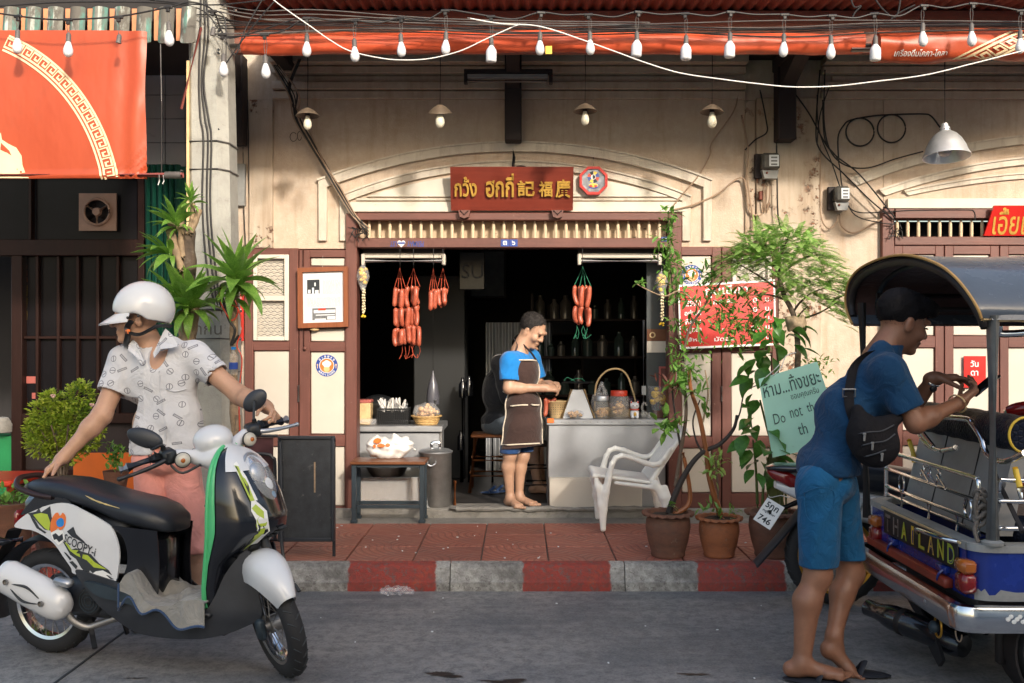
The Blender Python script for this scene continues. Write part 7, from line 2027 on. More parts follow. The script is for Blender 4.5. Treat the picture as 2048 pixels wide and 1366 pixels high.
 # --------- hand written card
YG=6.02
cd=thing('mint_card','mint green card with handwritten Thai and English lettering tied to the potted tree','sign',tuple(P(1590,912,YG)))
G=[(1517,758),(1634,723),(1690,885),(1545,915)]
def gp(u,v,off=0):
 x=(G[0][0]*(1-u)+G[1][0]*u)*(1-v)+(G[3][0]*(1-u)+G[2][0]*u)*v
 y=(G[0][1]*(1-u)+G[1][1]*u)*(1-v)+(G[3][1]*(1-u)+G[2][1]*u)*v
 return P(x,y,YG+.05*v-.012*math.sin(PI*u)-off)
m=MB();m.grid([[gp(u,v)for u in np.linspace(0,1,9)]for v in np.linspace(1,0,9)]);m.grid([[gp(u,v,-.003)for u in np.linspace(1,0,9)]for v in np.linspace(1,0,9)]);obj('card',m,M['mint_card'],cd,60)
M['pencil']=mat('grey_marker',(.05,.10,.09),.8,0,.2,40)
for s,u,v,w,h,bo in(('ห้าม...ทิ้งขยะ',.50,.155,.92,.20,.0),('ขอบคุณครับ',.66,.33,.44,.10,-.004),('Do',.20,.54,.17,.13,-.006),('not',.46,.52,.18,.11,-.006),('th',.68,.495,.10,.11,-.004),('th',.49,.73,.13,.14,-.004)):
 m=MB();put_text(m,s,(0,0,0),w=w,h=h,bold=bo,fn=lambda a,b:gp(u+a,v-b,.003));obj('handwriting',m,M['pencil'],cd,None)
for q in([(1545,752),(1562,735),(1572,712),(1592,705)],[(1530,756),(1548,740),(1560,728)]):
 obj('tie',MB().tube(spl([P(a,b,YG-.01)for a,b in q],5),.003,5),M['cable_white'],cd)
 # --------- bush and herb bowls at the left
YQ=6.25
bs=thing('potted_bush','yellow green clipped bush with small leaves behind the scooter seat','bush',(PX(125,YQ),YQ,.155))
m=MB();x=PX(125,YQ);m.lathe([(0,0),(.14,0),(.18,.22),(.20,.24),(.19,.25),(.16,.22),(0,.21)],(x,YQ,.155),24);obj('pot',m,M['pot_dark'],bs)
for k in range(9):
 a=k*.7;branch(bs,[Vector((x,YQ,.36)),P(125+12*math.sin(a),930,YQ+.05*math.cos(a)),P(120+50*math.sin(a),850,YQ+.12*math.cos(a))],.010,.004,M['bark'],YQ,'stem')
rr=random.Random(3);m=MB()
lob=[(118,865,.16,.11,.14),(95,830,.11,.10,.10),(150,840,.11,.10,.12),(160,790,.085,.08,.08),(85,885,.10,.1,.08),(130,900,.12,.1,.09),(180,885,.05,.06,.05),(70,860,.06,.06,.07),(190,860,.05,.06,.05),(105,800,.07,.06,.05)]
for(px,py,rx,ry,rz)in lob:
 n=int(5200*(rx*rz+.004)*7)
 for _ in range(n):
  d=Vector((rr.gauss(0,1),rr.gauss(0,1),rr.gauss(0,1))).normalized();q=rr.uniform(.55,1.08)
  b=P(px,py,YQ)+Vector((d.x*rx*q,d.y*ry*q,d.z*rz*q))
  leaf_geo(m,b,(d+Vector((rr.uniform(-.7,.7),rr.uniform(-.7,.7),rr.uniform(-.2,.9)))),(rr.uniform(-.3,.3),-.4,1),rr.uniform(.022,.036),rr.uniform(.014,.020),2,.4,.25,.7,.55)
o=obj('foliage',m,M['leaf_bush'],bs,60);o['kind']='stuff'
for(px,py)in((106,792),(184,810)):
 m=MB()
 for k in range(9):a=k*2.4;m.ell(P(px,py,YQ-.13)+Vector((.009*math.cos(a),.006*math.sin(a*2),.007*math.sin(a))),.006,6,4)
 obj('blossom',m,mat('pink_petal',(.62,.40,.34),.6),bs)
for k,(px,py,Y,lab)in enumerate(((18,1005,5.75,'wide clay bowl of green herbs at the far left behind the scooter tail'),(232,945,6.5,'small leafy herb plant in front of the orange board'))):
 z0=PZ(py,Y);t=thing('herb_bowl',lab,'plant',(PX(px,Y),Y,.155))
 r=.20 if k==0 else .08
 m=MB();m.lathe([(0,.155-z0),(r*.55,.155-z0),(r*.6,(.155-z0)*.4),(r,0),(r*1.02,.012),(r*.9,.01),(0,-.01)],(PX(px,Y),Y,z0),24);obj('bowl',m,M['pot_dark'],t,50)
 foliage('herbs',t,[(px-20+13*j,py-8,Y+.05*math.sin(j*2),.09,26)for j in range(5)]if k==0 else[(px,py-12-12*j,Y,.07,26)for j in range(4)],M['leaf_mid'],.045,.022,60+k,up=1.2)
 # --------- scooter
from mathutils.geometry import delaunay_2d_cdt
SX,SY,STH=-2.247,4.79,R(-17)
_c,_s=math.cos(STH),math.sin(STH)
def L(px,py,b):
 """picture point on the lengthwise plane y=b of the scooter -> its (x, z)"""
 k=(px-CX)/FPX
 a=(k*(SY+_c*b)-SX+_s*b)/(_c-k*_s)
 return a,HCAM-(py-CY)*(SY+_s*a+_c*b)/FPX
def inside(poly,p):
 c=False;n=len(poly)
 for i in range(n):
  a,b=poly[i],poly[i-1]
  if(a[1]>p[1])!=(b[1]>p[1])and p[0]<(b[0]-a[0])*(p[1]-a[1])/(b[1]-a[1])+a[0]:c=not c
 return c
def panel(outline,fn,th=.006,step=.03,flip=False,smooth=True):
 """a curved skin cut to an outline; fn(u, v) -> point, thickened along +-y"""
 ol=[(p[0],p[1])for p in(spl([(a,b,0)for a,b in outline],5,True)if smooth else[Vector((a,b,0))for a,b in outline])]
 us=[p[0]for p in ol];vs_=[p[1]for p in ol];pts=[Vector(p)for p in ol]
 u=min(us)+step
 while u<max(us):
  v=min(vs_)+step
  while v<max(vs_):
   if inside(ol,(u,v))and min((u-a)**2+(v-b)**2 for a,b in ol)>(step*.45)**2:pts.append(Vector((u,v)))
   v+=step
  u+=step
 n=len(ol)
 r=delaunay_2d_cdt(pts,[(i,(i+1)%n)for i in range(n)],[list(range(n))],1,1e-5)
 V2,F=r[0],[tuple(f)for f in r[2]]
 A=[Vector(fn(p[0],p[1]))for p in V2]
 m=MB();sgn=1 if A[0].y>0 else-1
 B=[Vector((p.x,p.y-sgn*th,p.z))for p in A]
 m.add(A,F);m.add(B,[f[::-1]for f in F])
 ec={}
 for f in F:
  for i in range(len(f)):
   e=(f[i],f[(i+1)%len(f)]);ec.setdefault(tuple(sorted(e)),[]).append(e)
 k=len(A);m.add(A+B,[(e[0][1],e[0][0],e[0][0]+k,e[0][1]+k)for e in ec.values()if len(e)==1])
 return m
scoot=thing('scooter','white, black and green motor scooter held by the man in the white helmet','scooter',(SX,SY,0),STH)
def part(name,m,mt,par=None,smooth=45,fixn=False):return obj(name,m,mt,par or scoot,smooth,fixn)
def wheel(T,c,Rr,w,rimr,par,nsp=28,spoke=True,rim_mat='chrome',tread=26,disc=False):
 """tyre with tread blocks, rim, spokes and hub; axle along y"""
 m=MB(T);prof_=[(rimr,-w*.42),(rimr+.012,-w*.5),((rimr+Rr)/2,-w*.52),(Rr-.014,-w*.40),(Rr-.003,-w*.2),(Rr,0),(Rr-.003,w*.2),(Rr-.014,w*.40),((rimr+Rr)/2,w*.52),(rimr+.012,w*.5),(rimr,w*.42)]
 m.lathe(prof_,c,60,(0,1,0));ty=part('tyre',m,M['rubber'],par,40)
 m=MB(T)
 for k in range(tread):
  for sg in(-1,1):
   a=2*PI*(k+.5*(sg>0))/tread;pts=[]
   for q in range(4):
    t=q/3.;aa=a+.10*t;rad=Rr-.0-.012*t*t+.0008;pts.append(Vector(c)+Vector((rad*math.cos(aa),sg*(.004+w*.36*t),rad*math.sin(aa))))
   m.tube(pts,.0028,4)
 part('tread_groove',m,M['ink_dark'],ty,None)['kind']='stuff'
 m=MB(T);m.lathe([(rimr-.012,-w*.38),(rimr+.003,-w*.44),(rimr+.005,-w*.40),(rimr-.006,-w*.2),(rimr-.010,0),(rimr-.006,w*.2),(rimr+.005,w*.40),(rimr+.003,w*.44),(rimr-.012,w*.38),(rimr-.018,0),(rimr-.012,-w*.38)],c,48,(0,1,0));part('rim',m,M[rim_mat],par,40)
 if spoke:
  m=MB(T)
  for k in range(nsp):
   a=2*PI*k/nsp;sg=1 if k%2 else-1;b=a+(.5 if(k//2)%2 else-.5)
   m.tube([Vector(c)+Vector((.032*math.cos(b),sg*w*.38,.032*math.sin(b))),Vector(c)+Vector(((rimr-.014)*math.cos(a),0,(rimr-.014)*math.sin(a)))],.0022,5)
  part('spokes',m,M['steel_dull'],par,None)['kind']='stuff'
 m=MB(T);m.lathe([(0,-w*.7),(.02,-w*.7),(.022,-w*.45),(.038,-w*.42),(.038,w*.42),(.022,w*.45),(.02,w*.7),(0,w*.7)],c,20,(0,1,0));part('hub',m,M['steel_dull'],par,40)
 return ty
rw=wheel(None,(0,0,.25),.25,.080,.178,scoot)
m=MB();m.lathe([(0,-.075),(.05,-.075),(.068,-.06),(.07,-.04),(0,-.04)],(0,0,.25),28,(0,1,0));part('drum_brake',m,M['steel'],None,40)
def yside(a,z):
 t=min(1,max(0,(a+.2)/.5));return-(.085+.09*t-.03*max(0,(z-.62))/.2)
WO=[(11,1055),(40,1030),(88,1012),(121,1007),(150,1012),(188,1029),(214,1043),(228,1053),(240,1074),(246,1102),(244,1134),(237,1162),(212,1157),(188,1150),(153,1145),(147,1134),(129,1113),(107,1088),(80,1072),(54,1063),(30,1061)]
ol=[L(x,y,-.15)for x,y in WO]
for sd in(-1,1):
 part('side_panel',panel(ol,lambda a,z:(a,-sd*yside(a,z)*-1 if False else sd*-yside(a,z),z),.008),M['white_paint'],None,50)
def on_side(px,py,off=.0015):
 a,z=L(px,py,-.15);return Vector((a,yside(a,z)-off,z))
def decal(name,pts,mt,off=.002,sm=False):
 a=[L(x,y,-.15)for x,y in pts]
 m=panel(a,lambda u,v:(u,yside(u,v)-off,v),.0004,.03,smooth=sm);return part(name,m,mt,None,None)
decal('decal',[(40,1030),(60,1026),(66,1018),(72,1027),(92,1014),(98,1034),(106,1052),(100,1062),(84,1060),(70,1050),(58,1040)],M['grey_plastic'],.0015)
decal('decal',[(54,1032),(72,1028),(88,1030),(97,1046),(96,1062),(86,1058),(72,1048)],M['lime'],.0022)
decal('decal',[(46,1032),(60,1042),(72,1056),(90,1066),(86,1068),(66,1058),(54,1044)],M['ink_dark'],.0028)
decal('decal',[(98,1046),(104,1030),(112,1026),(118,1032),(124,1026),(132,1034),(132,1052),(122,1060),(116,1056),(108,1066),(100,1064)],M['orange_print'],.0024,True)
decal('decal',[(112,1042),(120,1036),(128,1040),(129,1050),(120,1054),(113,1050)],M['blue_shirt'],.003,True)
decal('decal',[(100,1066),(112,1060),(128,1060),(134,1074),(128,1084),(118,1090),(104,1078)],M['white'],.0026)
decal('decal',[(104,1070),(112,1066),(120,1072),(128,1066),(130,1078),(120,1084),(114,1078),(108,1080)],M['grey_plastic'],.0032)
decal('decal',[(138,1062),(146,1056),(152,1052),(160,1066),(176,1080),(182,1088),(150,1072)],M['grey_plastic'],.0018)
decal('decal',[(128,1082),(140,1086),(148,1098),(160,1094),(170,1100),(190,1106),(206,1124),(226,1138),(232,1148),(212,1140),(236,1156),(200,1150),(188,1138),(184,1150),(170,1132),(160,1116),(146,1108)],M['ink_dark'],.0018)
decal('decal',[(130,1080),(142,1088),(150,1098),(166,1098),(160,1104),(184,1108),(198,1122),(222,1136),(196,1132),(182,1118),(160,1108),(146,1100)],M['lime'],.0026)
decal('decal',[(188,1148),(200,1140),(214,1138),(234,1149),(220,1147),(230,1156),(206,1150)],M['white'],.0026)
m=MB();o0=L(133,1074,-.15);o1=L(200,1102,-.15);v,f=text_fit('SCOOPY-i',1.0,.21,bold=.012)
ux=Vector((o1[0]-o0[0],o1[1]-o0[1]));un=Vector((-ux.y,ux.x))
m.add([(lambda q:(q.x,yside(q.x,q.y)-.004,q.y))(Vector(o0)+ux*(p[0]+.5)+un*p[1])for p in v],f);part('lettering',m,M['ink_dark'],None,None)
for q in([(131,1103),(136,1104),(150,1116),(146,1119)],[(144,1122),(152,1120),(164,1130),(160,1136)]):decal('vent_slot',q,M['ink_dark'],.003)
TO=[L(x,y,-.10)for x,y in((42,1030),(68,998),(88,980),(118,984),(152,1004),(130,1010),(90,1014))]
for sd in(-1,1):part('tail_trim',panel(TO,lambda a,z:(a,sd*(.10+.03*min(1,max(0,(a+.1)/.3))),z),.006),M['black_gloss'],None,50)
m=MB();m.box(-.13,.14,-.065,.065,.60,.755,.03);part('tail_core',m,M['black_gloss'])
m=MB();m.box(-.185,-.15,-.06,.06,.60,.68,.015);part('tail_lamp',m,M['tail_red'])
m=MB();m.box(.12,.52,-.10,.10,.46,.70,.05);part('inner_body',m,M['black'])
def ring(x,hw,z0,z1,n=22,e=.55):
 zc,hz=(z0+z1)/2,(z1-z0)/2;out=[]
 for k in range(n):
  a=2*PI*k/n;c,s=math.cos(a),math.sin(a)
  out.append((x,hw*math.copysign(abs(c)**e,c),zc+hz*math.copysign(abs(s)**(e if s<0 else .8),s)))
 return out
st=[(-.105,.05,.775,.80),(-.09,.085,.765,.82),(-.04,.112,.757,.838),(.05,.125,.752,.846),(.15,.130,.745,.842),(.25,.132,.728,.822),(.36,.136,.702,.795),(.46,.142,.668,.778),(.56,.142,.645,.765),(.64,.13,.630,.742),(.70,.105,.624,.705),(.73,.06,.626,.668)]
m=MB();m.loft([ring(*s)for s in st]);sd_=part('seat',m,M['seat'],None,60)
M['foam']=mat('torn_foam',(.55,.42,.18),.9,0,.3,60)
m=MB();m.tube(spl([(.30,-.128,.785),(.36,-.134,.765),(.42,-.138,.752),(.50,-.143,.738)],4),[.001,.002,.003,.004,.003,.004,.005,.003,.004,.003,.002,.002,.001],6);part('seat_tear',m,M['foam'],sd_)
m=MB();m.tube(spl([(.115,-.115,.765),(.02,-.125,.775),(-.09,-.12,.805),(-.135,-.07,.835),(-.145,0,.84),(-.135,.07,.835),(-.09,.12,.805),(.02,.125,.775),(.115,.115,.765)],6),.0135,10);part('grab_rail',m,mat('brown_lacquer_tube',(.045,.026,.026),.3,.4,.2,8))
UO=[(min(q_[0],.69),q_[1])for q_ in(L(x,y,-.165)for x,y in((226,1052),(300,1064),(366,1072),(362,1095),(352,1150),(346,1198),(300,1212),(262,1182),(240,1166),(248,1130),(249,1100),(242,1072)))]
for sd in(-1,1):part('under_seat_panel',panel(UO,lambda a,z:(a,sd*(.165-.05*max(0,(a-.55))/.25-.02*math.sin((z-.3)*9)),z),.006),M['black_gloss'],None,50)
m=MB();m.box(.50,.67,-.11,.11,.30,.63,.05);part('under_seat_core',m,M['black_gloss'])
m=MB();o0=L(252,1160,-.17);put_text(m,'PGM-FI',(o0[0]+.015,-.174,o0[1]),ux=(1,0,-.12),w=.06,bold=.02);part('lettering',m,M['cable_grey'],None,None)
FO=[L(x,y,-.19)for x,y in((150,1140),(190,1151),(240,1168),(268,1184),(300,1212),(350,1222),(400,1226),(420,1200),(440,1150),(470,1110),(482,1130),(492,1200),(496,1246),(470,1264),(430,1278),(380,1283),(320,1281),(268,1271),(235,1250),(205,1222),(182,1195),(160,1165))]
for sd in(-1,1):part('lower_skirt',panel(FO,lambda a,z:(a,sd*(.185-.10*max(0,a-.95)/.25-.25*max(0,.30-z)),z),.008),M['grey_plastic'],None,50)
RI=[L(x,y,-.195)for x,y in((172,1162),(250,1184),(300,1212),(292,1216),(240,1202),(196,1190))]
part('skirt_step',panel(RI,lambda a,z:(a,-.205,z),.02),M['slate'],None,40)
m=MB();m.box(.62,1.0,-.185,.185,.285,.315,.01);part('footboard',m,M['black'])
m=MB();m.box(.45,1.05,-.13,.13,.19,.285,.04);part('belly',m,M['black'])
SH=[(.24,1.035,.985,.12),(.34,1.03,.965,.165),(.42,1.03,.975,.185),(.52,1.06,.99,.195),(.60,1.15,1.0,.20),(.66,1.225,1.005,.203),(.72,1.232,1.005,.203),(.80,1.20,1.004,.198),(.87,1.165,1.0,.185),(.93,1.125,.995,.162),(.975,1.085,.99,.128),(1.005,1.045,.985,.085),(1.02,1.01,.98,.04)]
zz=[s[0]for s in SH]
def shp_(q,z,off=0.0):
 c=np.interp(z,zz,[s[1]for s in SH]);e=np.interp(z,zz,[s[2]for s in SH]);w=np.interp(z,zz,[s[3]for s in SH])
 a=q*PI/2
 x=e+(c-e)*max(0,math.cos(a))**.6 if abs(q)<1 else e
 y=w*math.sin(a)
 n=Vector((math.cos(a),math.sin(a),.25)).normalized()
 return Vector((x,y,z))+n*off
zs_=list(np.linspace(.24,1.02,40));qs=list(np.linspace(-1,1,33))
m=MB();m.grid([[shp_(q,z)for q in qs]for z in zs_]);part('front_shield',m,M['black_gloss'],None,60,False)
m=MB();m.grid([[Vector((np.interp(z,zz,[s[2]for s in SH])+.015*(1-q*q),np.interp(z,zz,[s[3]for s in SH])*q,z))for q in qs[::-1]]for z in zs_]);part('inner_shield',m,M['black'],None,60)
zt_=[z for z in np.linspace(.925,1.021,10)]
m=MB();m.grid([[shp_(q,z,.004)for q in np.linspace(-.80,.80,21)]for z in zt_]);part('top_cowl',m,M['white_paint'],None,60)
for sd in(-1,1):
 zg=np.linspace(.33,1.022,40)
 m=MB();m.grid([[shp_(sd*q,z,.005+.006*math.sin(PI*(q-.97)/.03))for q in(np.linspace(.97,1.0,6)if sd>0 else np.linspace(1.0,.97,6))]+[]for z in zg]);part('green_trim',m,M['green_trim'],None,60)
 m=MB();pts=[shp_(sd*1.0,z,.004)+Vector((-.004,0,0))for z in zg];m.tube(pts,.010,7);part('green_edge',m,M['green_trim'],None,60)
hc=Vector((1.118,0,.855));hrot=Matrix.Rotation(R(-22),3,'Y')
def hl(q,r,th=1.0):return hc+hrot@Vector((q[0],q[1],q[2]))
m=MB();m.ell(hc+hrot@Vector((.0,0,0)),(.050,.088,.135),28,14,hrot);hb=part('headlight_bowl',m,M['chrome'],None,60)
m=MB();m.tube([hc+hrot@Vector((.012,.092*math.cos(a),.140*math.sin(a)))for a in np.linspace(0,2*PI,41)[:-1]],.008,8,closed=True);part('headlight_bezel',m,M['steel'],None,60)
for(dz,r,mt)in((.045,.050,'steel'),(-.02,.04,'white'),(-.075,.040,'blue_lens')):
 if mt=='blue_lens' and mt not in M:M[mt]=mat('blue_projector_lens',(.10,.26,.42),.1,.2,.2,12)
 m=MB();m.ell(hc+hrot@Vector((.036,-.004+.02*(dz<0)-.02*(dz>0),dz)),(.008+r*.3,r,r),18,10,hrot);part('reflector',m,M[mt],hb,60)
m=MB();m.ell(hc+hrot@Vector((.004,0,0)),(.070,.090,.138),32,16,hrot);part('headlight_lens',m,glass('headlamp_clear',(.95,.97,1),.03,.22),None,60)
def shq(pts,off=.006):
 return[shp_(a,b,off)for a,b in pts]
def sdecal(pts,mt,off):
 m=panel(pts,lambda u,v:shp_(u,v,off),0.0004,.04,smooth=False);part('decal',m,mt,None,None)
sdecal([(-.60,.955),(-.50,.965),(-.40,.90),(-.34,.80),(-.46,.80),(-.52,.87)],M['white'],.005)
sdecal([(-.58,.95),(-.50,.945),(-.42,.87),(-.40,.80),(-.47,.80),(-.52,.87)],M['lime'],.0062)
sdecal([(-.46,.80),(-.38,.80),(-.24,.75),(-.20,.66),(-.16,.60),(-.26,.60),(-.36,.60),(-.42,.68),(-.50,.76)],M['white'],.005)
sdecal([(-.48,.77),(-.40,.785),(-.30,.75),(-.33,.72),(-.42,.74)],M['lime'],.0062)
sdecal([(-.45,.72),(-.36,.74),(-.27,.70),(-.31,.60),(-.35,.575),(-.40,.64)],M['lime'],.0062)
sdecal([(-.42,.70),(-.38,.69),(-.36,.62),(-.33,.69),(-.31,.68),(-.345,.59),(-.375,.60)],M['ink_dark'],.0072)
sdecal([(-.57,.945),(-.54,.945),(-.455,.86),(-.47,.85)],M['ink_dark'],.0072);sdecal([(-.47,.85),(-.43,.87),(-.425,.86),(-.45,.82)],M['ink_dark'],.0074)
for k in range(3):
 m=MB();m.obox(shp_(.12,.66-.018*k,.004),(.01,.035,.005),(0,0,.2),.003);part('horn_slot',m,M['ink_dark'])
STEER=R(-39)
ax0,ax1=Vector((1.205,0,.25)),Vector((.905,0,1.0));axd=(ax1-ax0).normalized()
TS=Matrix.Translation(ax0)@Matrix.Rotation(STEER,4,axd)@Matrix.Translation(-ax0)
FC=(1.232,0,.25)
fw=wheel(TS,FC,.25,.078,.178,scoot)
for sd in(-1,1):
 m=MB(TS);m.tube([(1.232,sd*.062,.25),(1.20,sd*.062,.36),(1.10,sd*.058,.66)],[.020,.024,.022],10);part('fork_leg',m,M['grey_plastic'])
 m=MB(TS);m.box(1.205,1.26,sd*.075-.018,sd*.075+.018,.20,.30,.012);part('fork_foot',m,M['slate'])
m=MB(TS);rows_=[]
for a in np.linspace(R(40),R(138),24):
 t_=(a-R(40))/R(98)
 rr_=.280+.060*math.sin(PI*min(1,t_*.85+.10));hw=.030+.056*math.sin(min(1,t_*1.7+.10)*PI/2)
 row=[]
 for q in np.linspace(-1,1,13):
  rad=rr_-(.085+.03*math.sin(PI*t_))*abs(q)**2.6
  row.append((FC[0]+rad*math.cos(a),hw*math.sin(q*PI/2)*1.05,FC[2]+rad*math.sin(a)))
 rows_.append(row)
m.grid(rows_);m.grid([[(p[0]*1.0,p[1]*.96,p[2]-.006)for p in r][::-1]for r in rows_]);part('front_fender',m,M['white_paint'],None,60)
m=MB(TS);m.box(1.0,1.16,-.05,.05,.56,.72,.03);part('fork_yoke',m,M['black'])
hbx,hbz=.885,1.03
S=SDF((.72,-.2,.88),(1.06,.2,1.14),.006)
S.ell((.93,0,.98),(.085,.10,.045),.03).cap((.90,-.08,.99),(.865,-.16,1.02),.034,.026,.03).cap((.90,.08,.99),(.865,.16,1.02),.034,.026,.03).cap((.95,0,.97),(.99,0,.92),.07,.06,.03)
S.ell((.90,0,1.05),(.092,.088,.066),.006);sm_=S.mb();sm2=MB(TS);sm2.add(sm_.v,sm_.f);part('handlebar_cover',sm2,M['white_paint'],None,60)
m=MB(TS);m.lathe([(0,.0),(.055,.0),(.062,-.012),(.05,-.02)],(.835,0,1.075),20,(-.55,0,.83));part('dial',m,M['black_gloss'])
for sd in(-1,1):
 y=lambda v:sd*v
 m=MB(TS);m.tube(spl([(.885,y(.05),1.0),(.868,y(.16),1.02),(.845,y(.25),1.03),(.82,y(.37),1.018)],4),.0125,9);part('handlebar',m,M['black'])
 m=MB(TS);m.tube([(.858,y(.185),1.028),(.845,y(.25),1.03)],.032,10);m.box(.83,.91,y(.20)-.03,y(.20)+.03,.995,1.062,.012);part('switch_housing',m,M['black'])
 m=MB(TS);m.tube([(.846,y(.248),1.03),(.815,y(.365),1.018)],[.023,.022],12);m.tube([(.842,y(.262),1.029),(.838,y(.275),1.029)],.028,12);g_=part('grip',m,M['grey_plastic'])
 m=MB(TS);m.tube([(.815,y(.365),1.018),(.806,y(.398),1.014)],[.023,.021],12);part('grip_end',m,M['galv'])
 m=MB(TS);m.tube(spl([(.892,y(.215),1.022),(.90,y(.27),1.012),(.885,y(.34),1.0),(.868,y(.42),.992)],4),[.013,.012,.012,.011,.011,.010,.010,.010,.009,.009,.009,.009,.010],8);m.ell(TS.inverted()@(TS@Vector((.867,y(.422),.992))),.011,8,6);part('brake_lever',m,M['black']if sd<0 else M['steel'])
 m=MB(TS);m.lathe([(.012,-.03),(.034,.0),(.036,.012),(.0,.012)],(.915,y(.155),1.005),18,(.9,y(.25),.1));part('turn_signal',m,M['black'])
 m=MB(TS);m.lathe([(.033,.0),(.030,.012),(.018,.02),(0,.022)],(.925,y(.157),1.006),18,(.9,y(.25),.1));lens_=part('turn_lens',m,M['jar']if False else mat('smoked_clear_lens',(.50,.46,.38),.15,0,.1,20,coat=.5))
 m=MB(TS);m.ell((.945,y(.162),1.008),(.006,.011,.011),10,6);part('lamp_dot',m,M['tail_amber'],lens_)
 m=MB(TS);base_=Vector((.875,y(.215),1.05));top_=Vector((.845,y(.245),1.155))if sd>0 else Vector((.86,y(.26),1.075))
 m.tube(spl([base_,base_+Vector((0,0,.035)),top_],4),.006,7);m.cyl(base_-Vector((0,0,.01)),base_+Vector((0,0,.03)),.011,n=8);part('mirror_stem',m,M['black'])
Tm=Matrix.Translation(Vector((0,0,0)))
for c,rz,tilt,hw,hh in(((P(510,801,4.72)),0,42,.066,.044),((P(290,876,4.42)),0,-18,.084,.042)):
 v=Matrix.Rotation(-STH,3,'Z')@(c-Vector((SX,SY,0)))
 rm_=Matrix.Rotation(-STH,3,'Z')@Matrix.Rotation(R(-tilt),3,'Y')
 m=MB();m.ell(v,(hw*1.0,.022,hh),22,12,rm_);mh=part('mirror',m,M['grey_plastic'],None,60)
 q=TS@(Vector((.845,.245,1.155))if c.x>-1.4 else Vector((.86,-.26,1.075)))
 m=MB();m.tube([q,q.lerp(v,.5)+Vector((0,0,.0)),v],.006,7);part('mirror_stem',m,M['black'])
m=MB();m.tube(spl([TS@Vector((.90,-.21,1.0)),TS@Vector((.93,-.17,.95)),Vector((.92,-.07,.96)),Vector((.97,-.02,.93))],5),.006,7);part('brake_cable',m,M['black'])
k0=Vector((.965,-.14,.83));m=MB();m.ell(k0,(.012,.014,.018),10,7);part('key_head',m,M['green_trim']);m=MB();m.tube(spl([k0,k0+Vector((.01,-.01,-.04)),k0+Vector((-.01,-.01,-.06))],4),.007,6);part('key_fob',m,M['black'])
m=MB();a0,a1=Vector((-.11,-.195,.415)),Vector((.255,-.19,.275));d=(a1-a0);secs=[]
up_=Vector((-d.z,0,d.x)).normalized()
for t,r,w in((0,.045,.035),(.02,.068,.05),(.12,.082,.058),(.5,.086,.06),(.82,.083,.058),(.93,.070,.05),(1.0,.045,.035)):
 c_=a0+d*t;secs.append([c_+up_*r*math.sin(q)+Vector((0,w*math.cos(q),0))for q in np.linspace(0,2*PI,25)[:-1]])
m.loft(secs);mf=part('muffler',m,M['white_paint'],None,60,True)
for(t,off,r)in((.22,.01,.013),(.76,.0,.013)):
 m=MB();c_=a0+d*t+up_*off;m.lathe([(0,.0),(r,.0),(r,.01)],c_+Vector((0,-.062,0)),12,(0,-1,0));part('muffler_screw',m,M['steel_dull'],mf)
for sg in(1,-1):
 m=MB();m.tube(spl([a0+d*.30+Vector((0,-.0605,0))+up_*.012*sg,a0+d*.5+Vector((0,-.0625,0))+up_*.034*sg,a0+d*.70+Vector((0,-.0605,0))+up_*.014*sg],5),[.002,.003,.004,.005,.006,.006,.005,.004,.003,.003,.002],6);part('muffler_slot',m,M['ink_dark'],mf)
m=MB();m.tube(spl([(.22,-.16,.27),(.245,-.15,.215),(.30,-.12,.178),(.35,-.10,.19),(.42,-.08,.215),(.5,-.05,.23)],5),.017,10);part('exhaust_pipe',m,M['steel_dull'])
m=MB();m.box(-.03,.40,-.03,.13,.19,.37,.03);m.box(.18,.44,-.13,.05,.22,.40,.03);part('engine',m,M['grey_plastic'])
m=MB();m.lathe([(.0,.0),(.03,.004),(.062,.0),(.072,-.02),(.078,-.05)],(.335,-.145,.305),28,(0,-1,0));fc_=part('fan_cover',m,M['black'])
for r in(.02,.035,.05):m=MB();m.tube([(.335+r*math.cos(a),-.149,.305+r*math.sin(a))for a in np.linspace(0,2*PI,25)[:-1]],.0025,5,closed=True);part('fan_ring',m,M['slate'],fc_)
m=MB();m.box(.06,.24,-.125,-.095,.30,.345,.012);part('swing_arm',m,M['slate'])
m=MB();m.box(.205,.30,-.235,-.185,.385,.42,.012,Matrix.Rotation(R(8),3,'Y'));part('foot_peg',m,M['steel'])
m=MB();m.tube([(.30,-.1,.20),(.38,-.16,.10)],.012,8);m.tube([(.30,.1,.20),(.30,.16,.07)],.012,8);part('stand',m,M['black'])
m=MB();rows_=[]
for a in np.linspace(R(25),R(205),22):
 rows_.append([((.30+.01*(q*q<.5))*math.cos(a)+.0,.065*q,.27+(.30-.02*abs(q))*math.sin(a))for q in(-1,-.7,0,.7,1)])
m.grid(rows_);m.grid([[(p[0]*.985,p[1],.27+(p[2]-.27)*.985)for p in r][::-1]for r in rows_]);part('rear_fender',m,M['grey_plastic'],None,60)
m=MB();m.tube([(-.22,0,.58),(-.29,0,.44),(-.30,0,.36)],[.05,.045,.04],8,flat=.2);part('mud_flap',m,M['black'])
for sd in(-1,1):
 m=MB();m.tube([(-.10,sd*.08,.55),(-.17,sd*.16,.55),(-.20,sd*.21,.55)],[.016,.026,.03],12);part('rear_signal',m,M['black_gloss']);m=MB();m.lathe([(.031,0),(.027,.014),(0,.02)],(-.203,sd*.215,.55),14,(-.5,sd*.85,0));part('rear_signal_lens',m,M['bulb_warm'])
rg=thing('rag','grey rag with blue binding draped over the scooter footboard','cloth',(SX,SY,0),STH)
rows_=[]
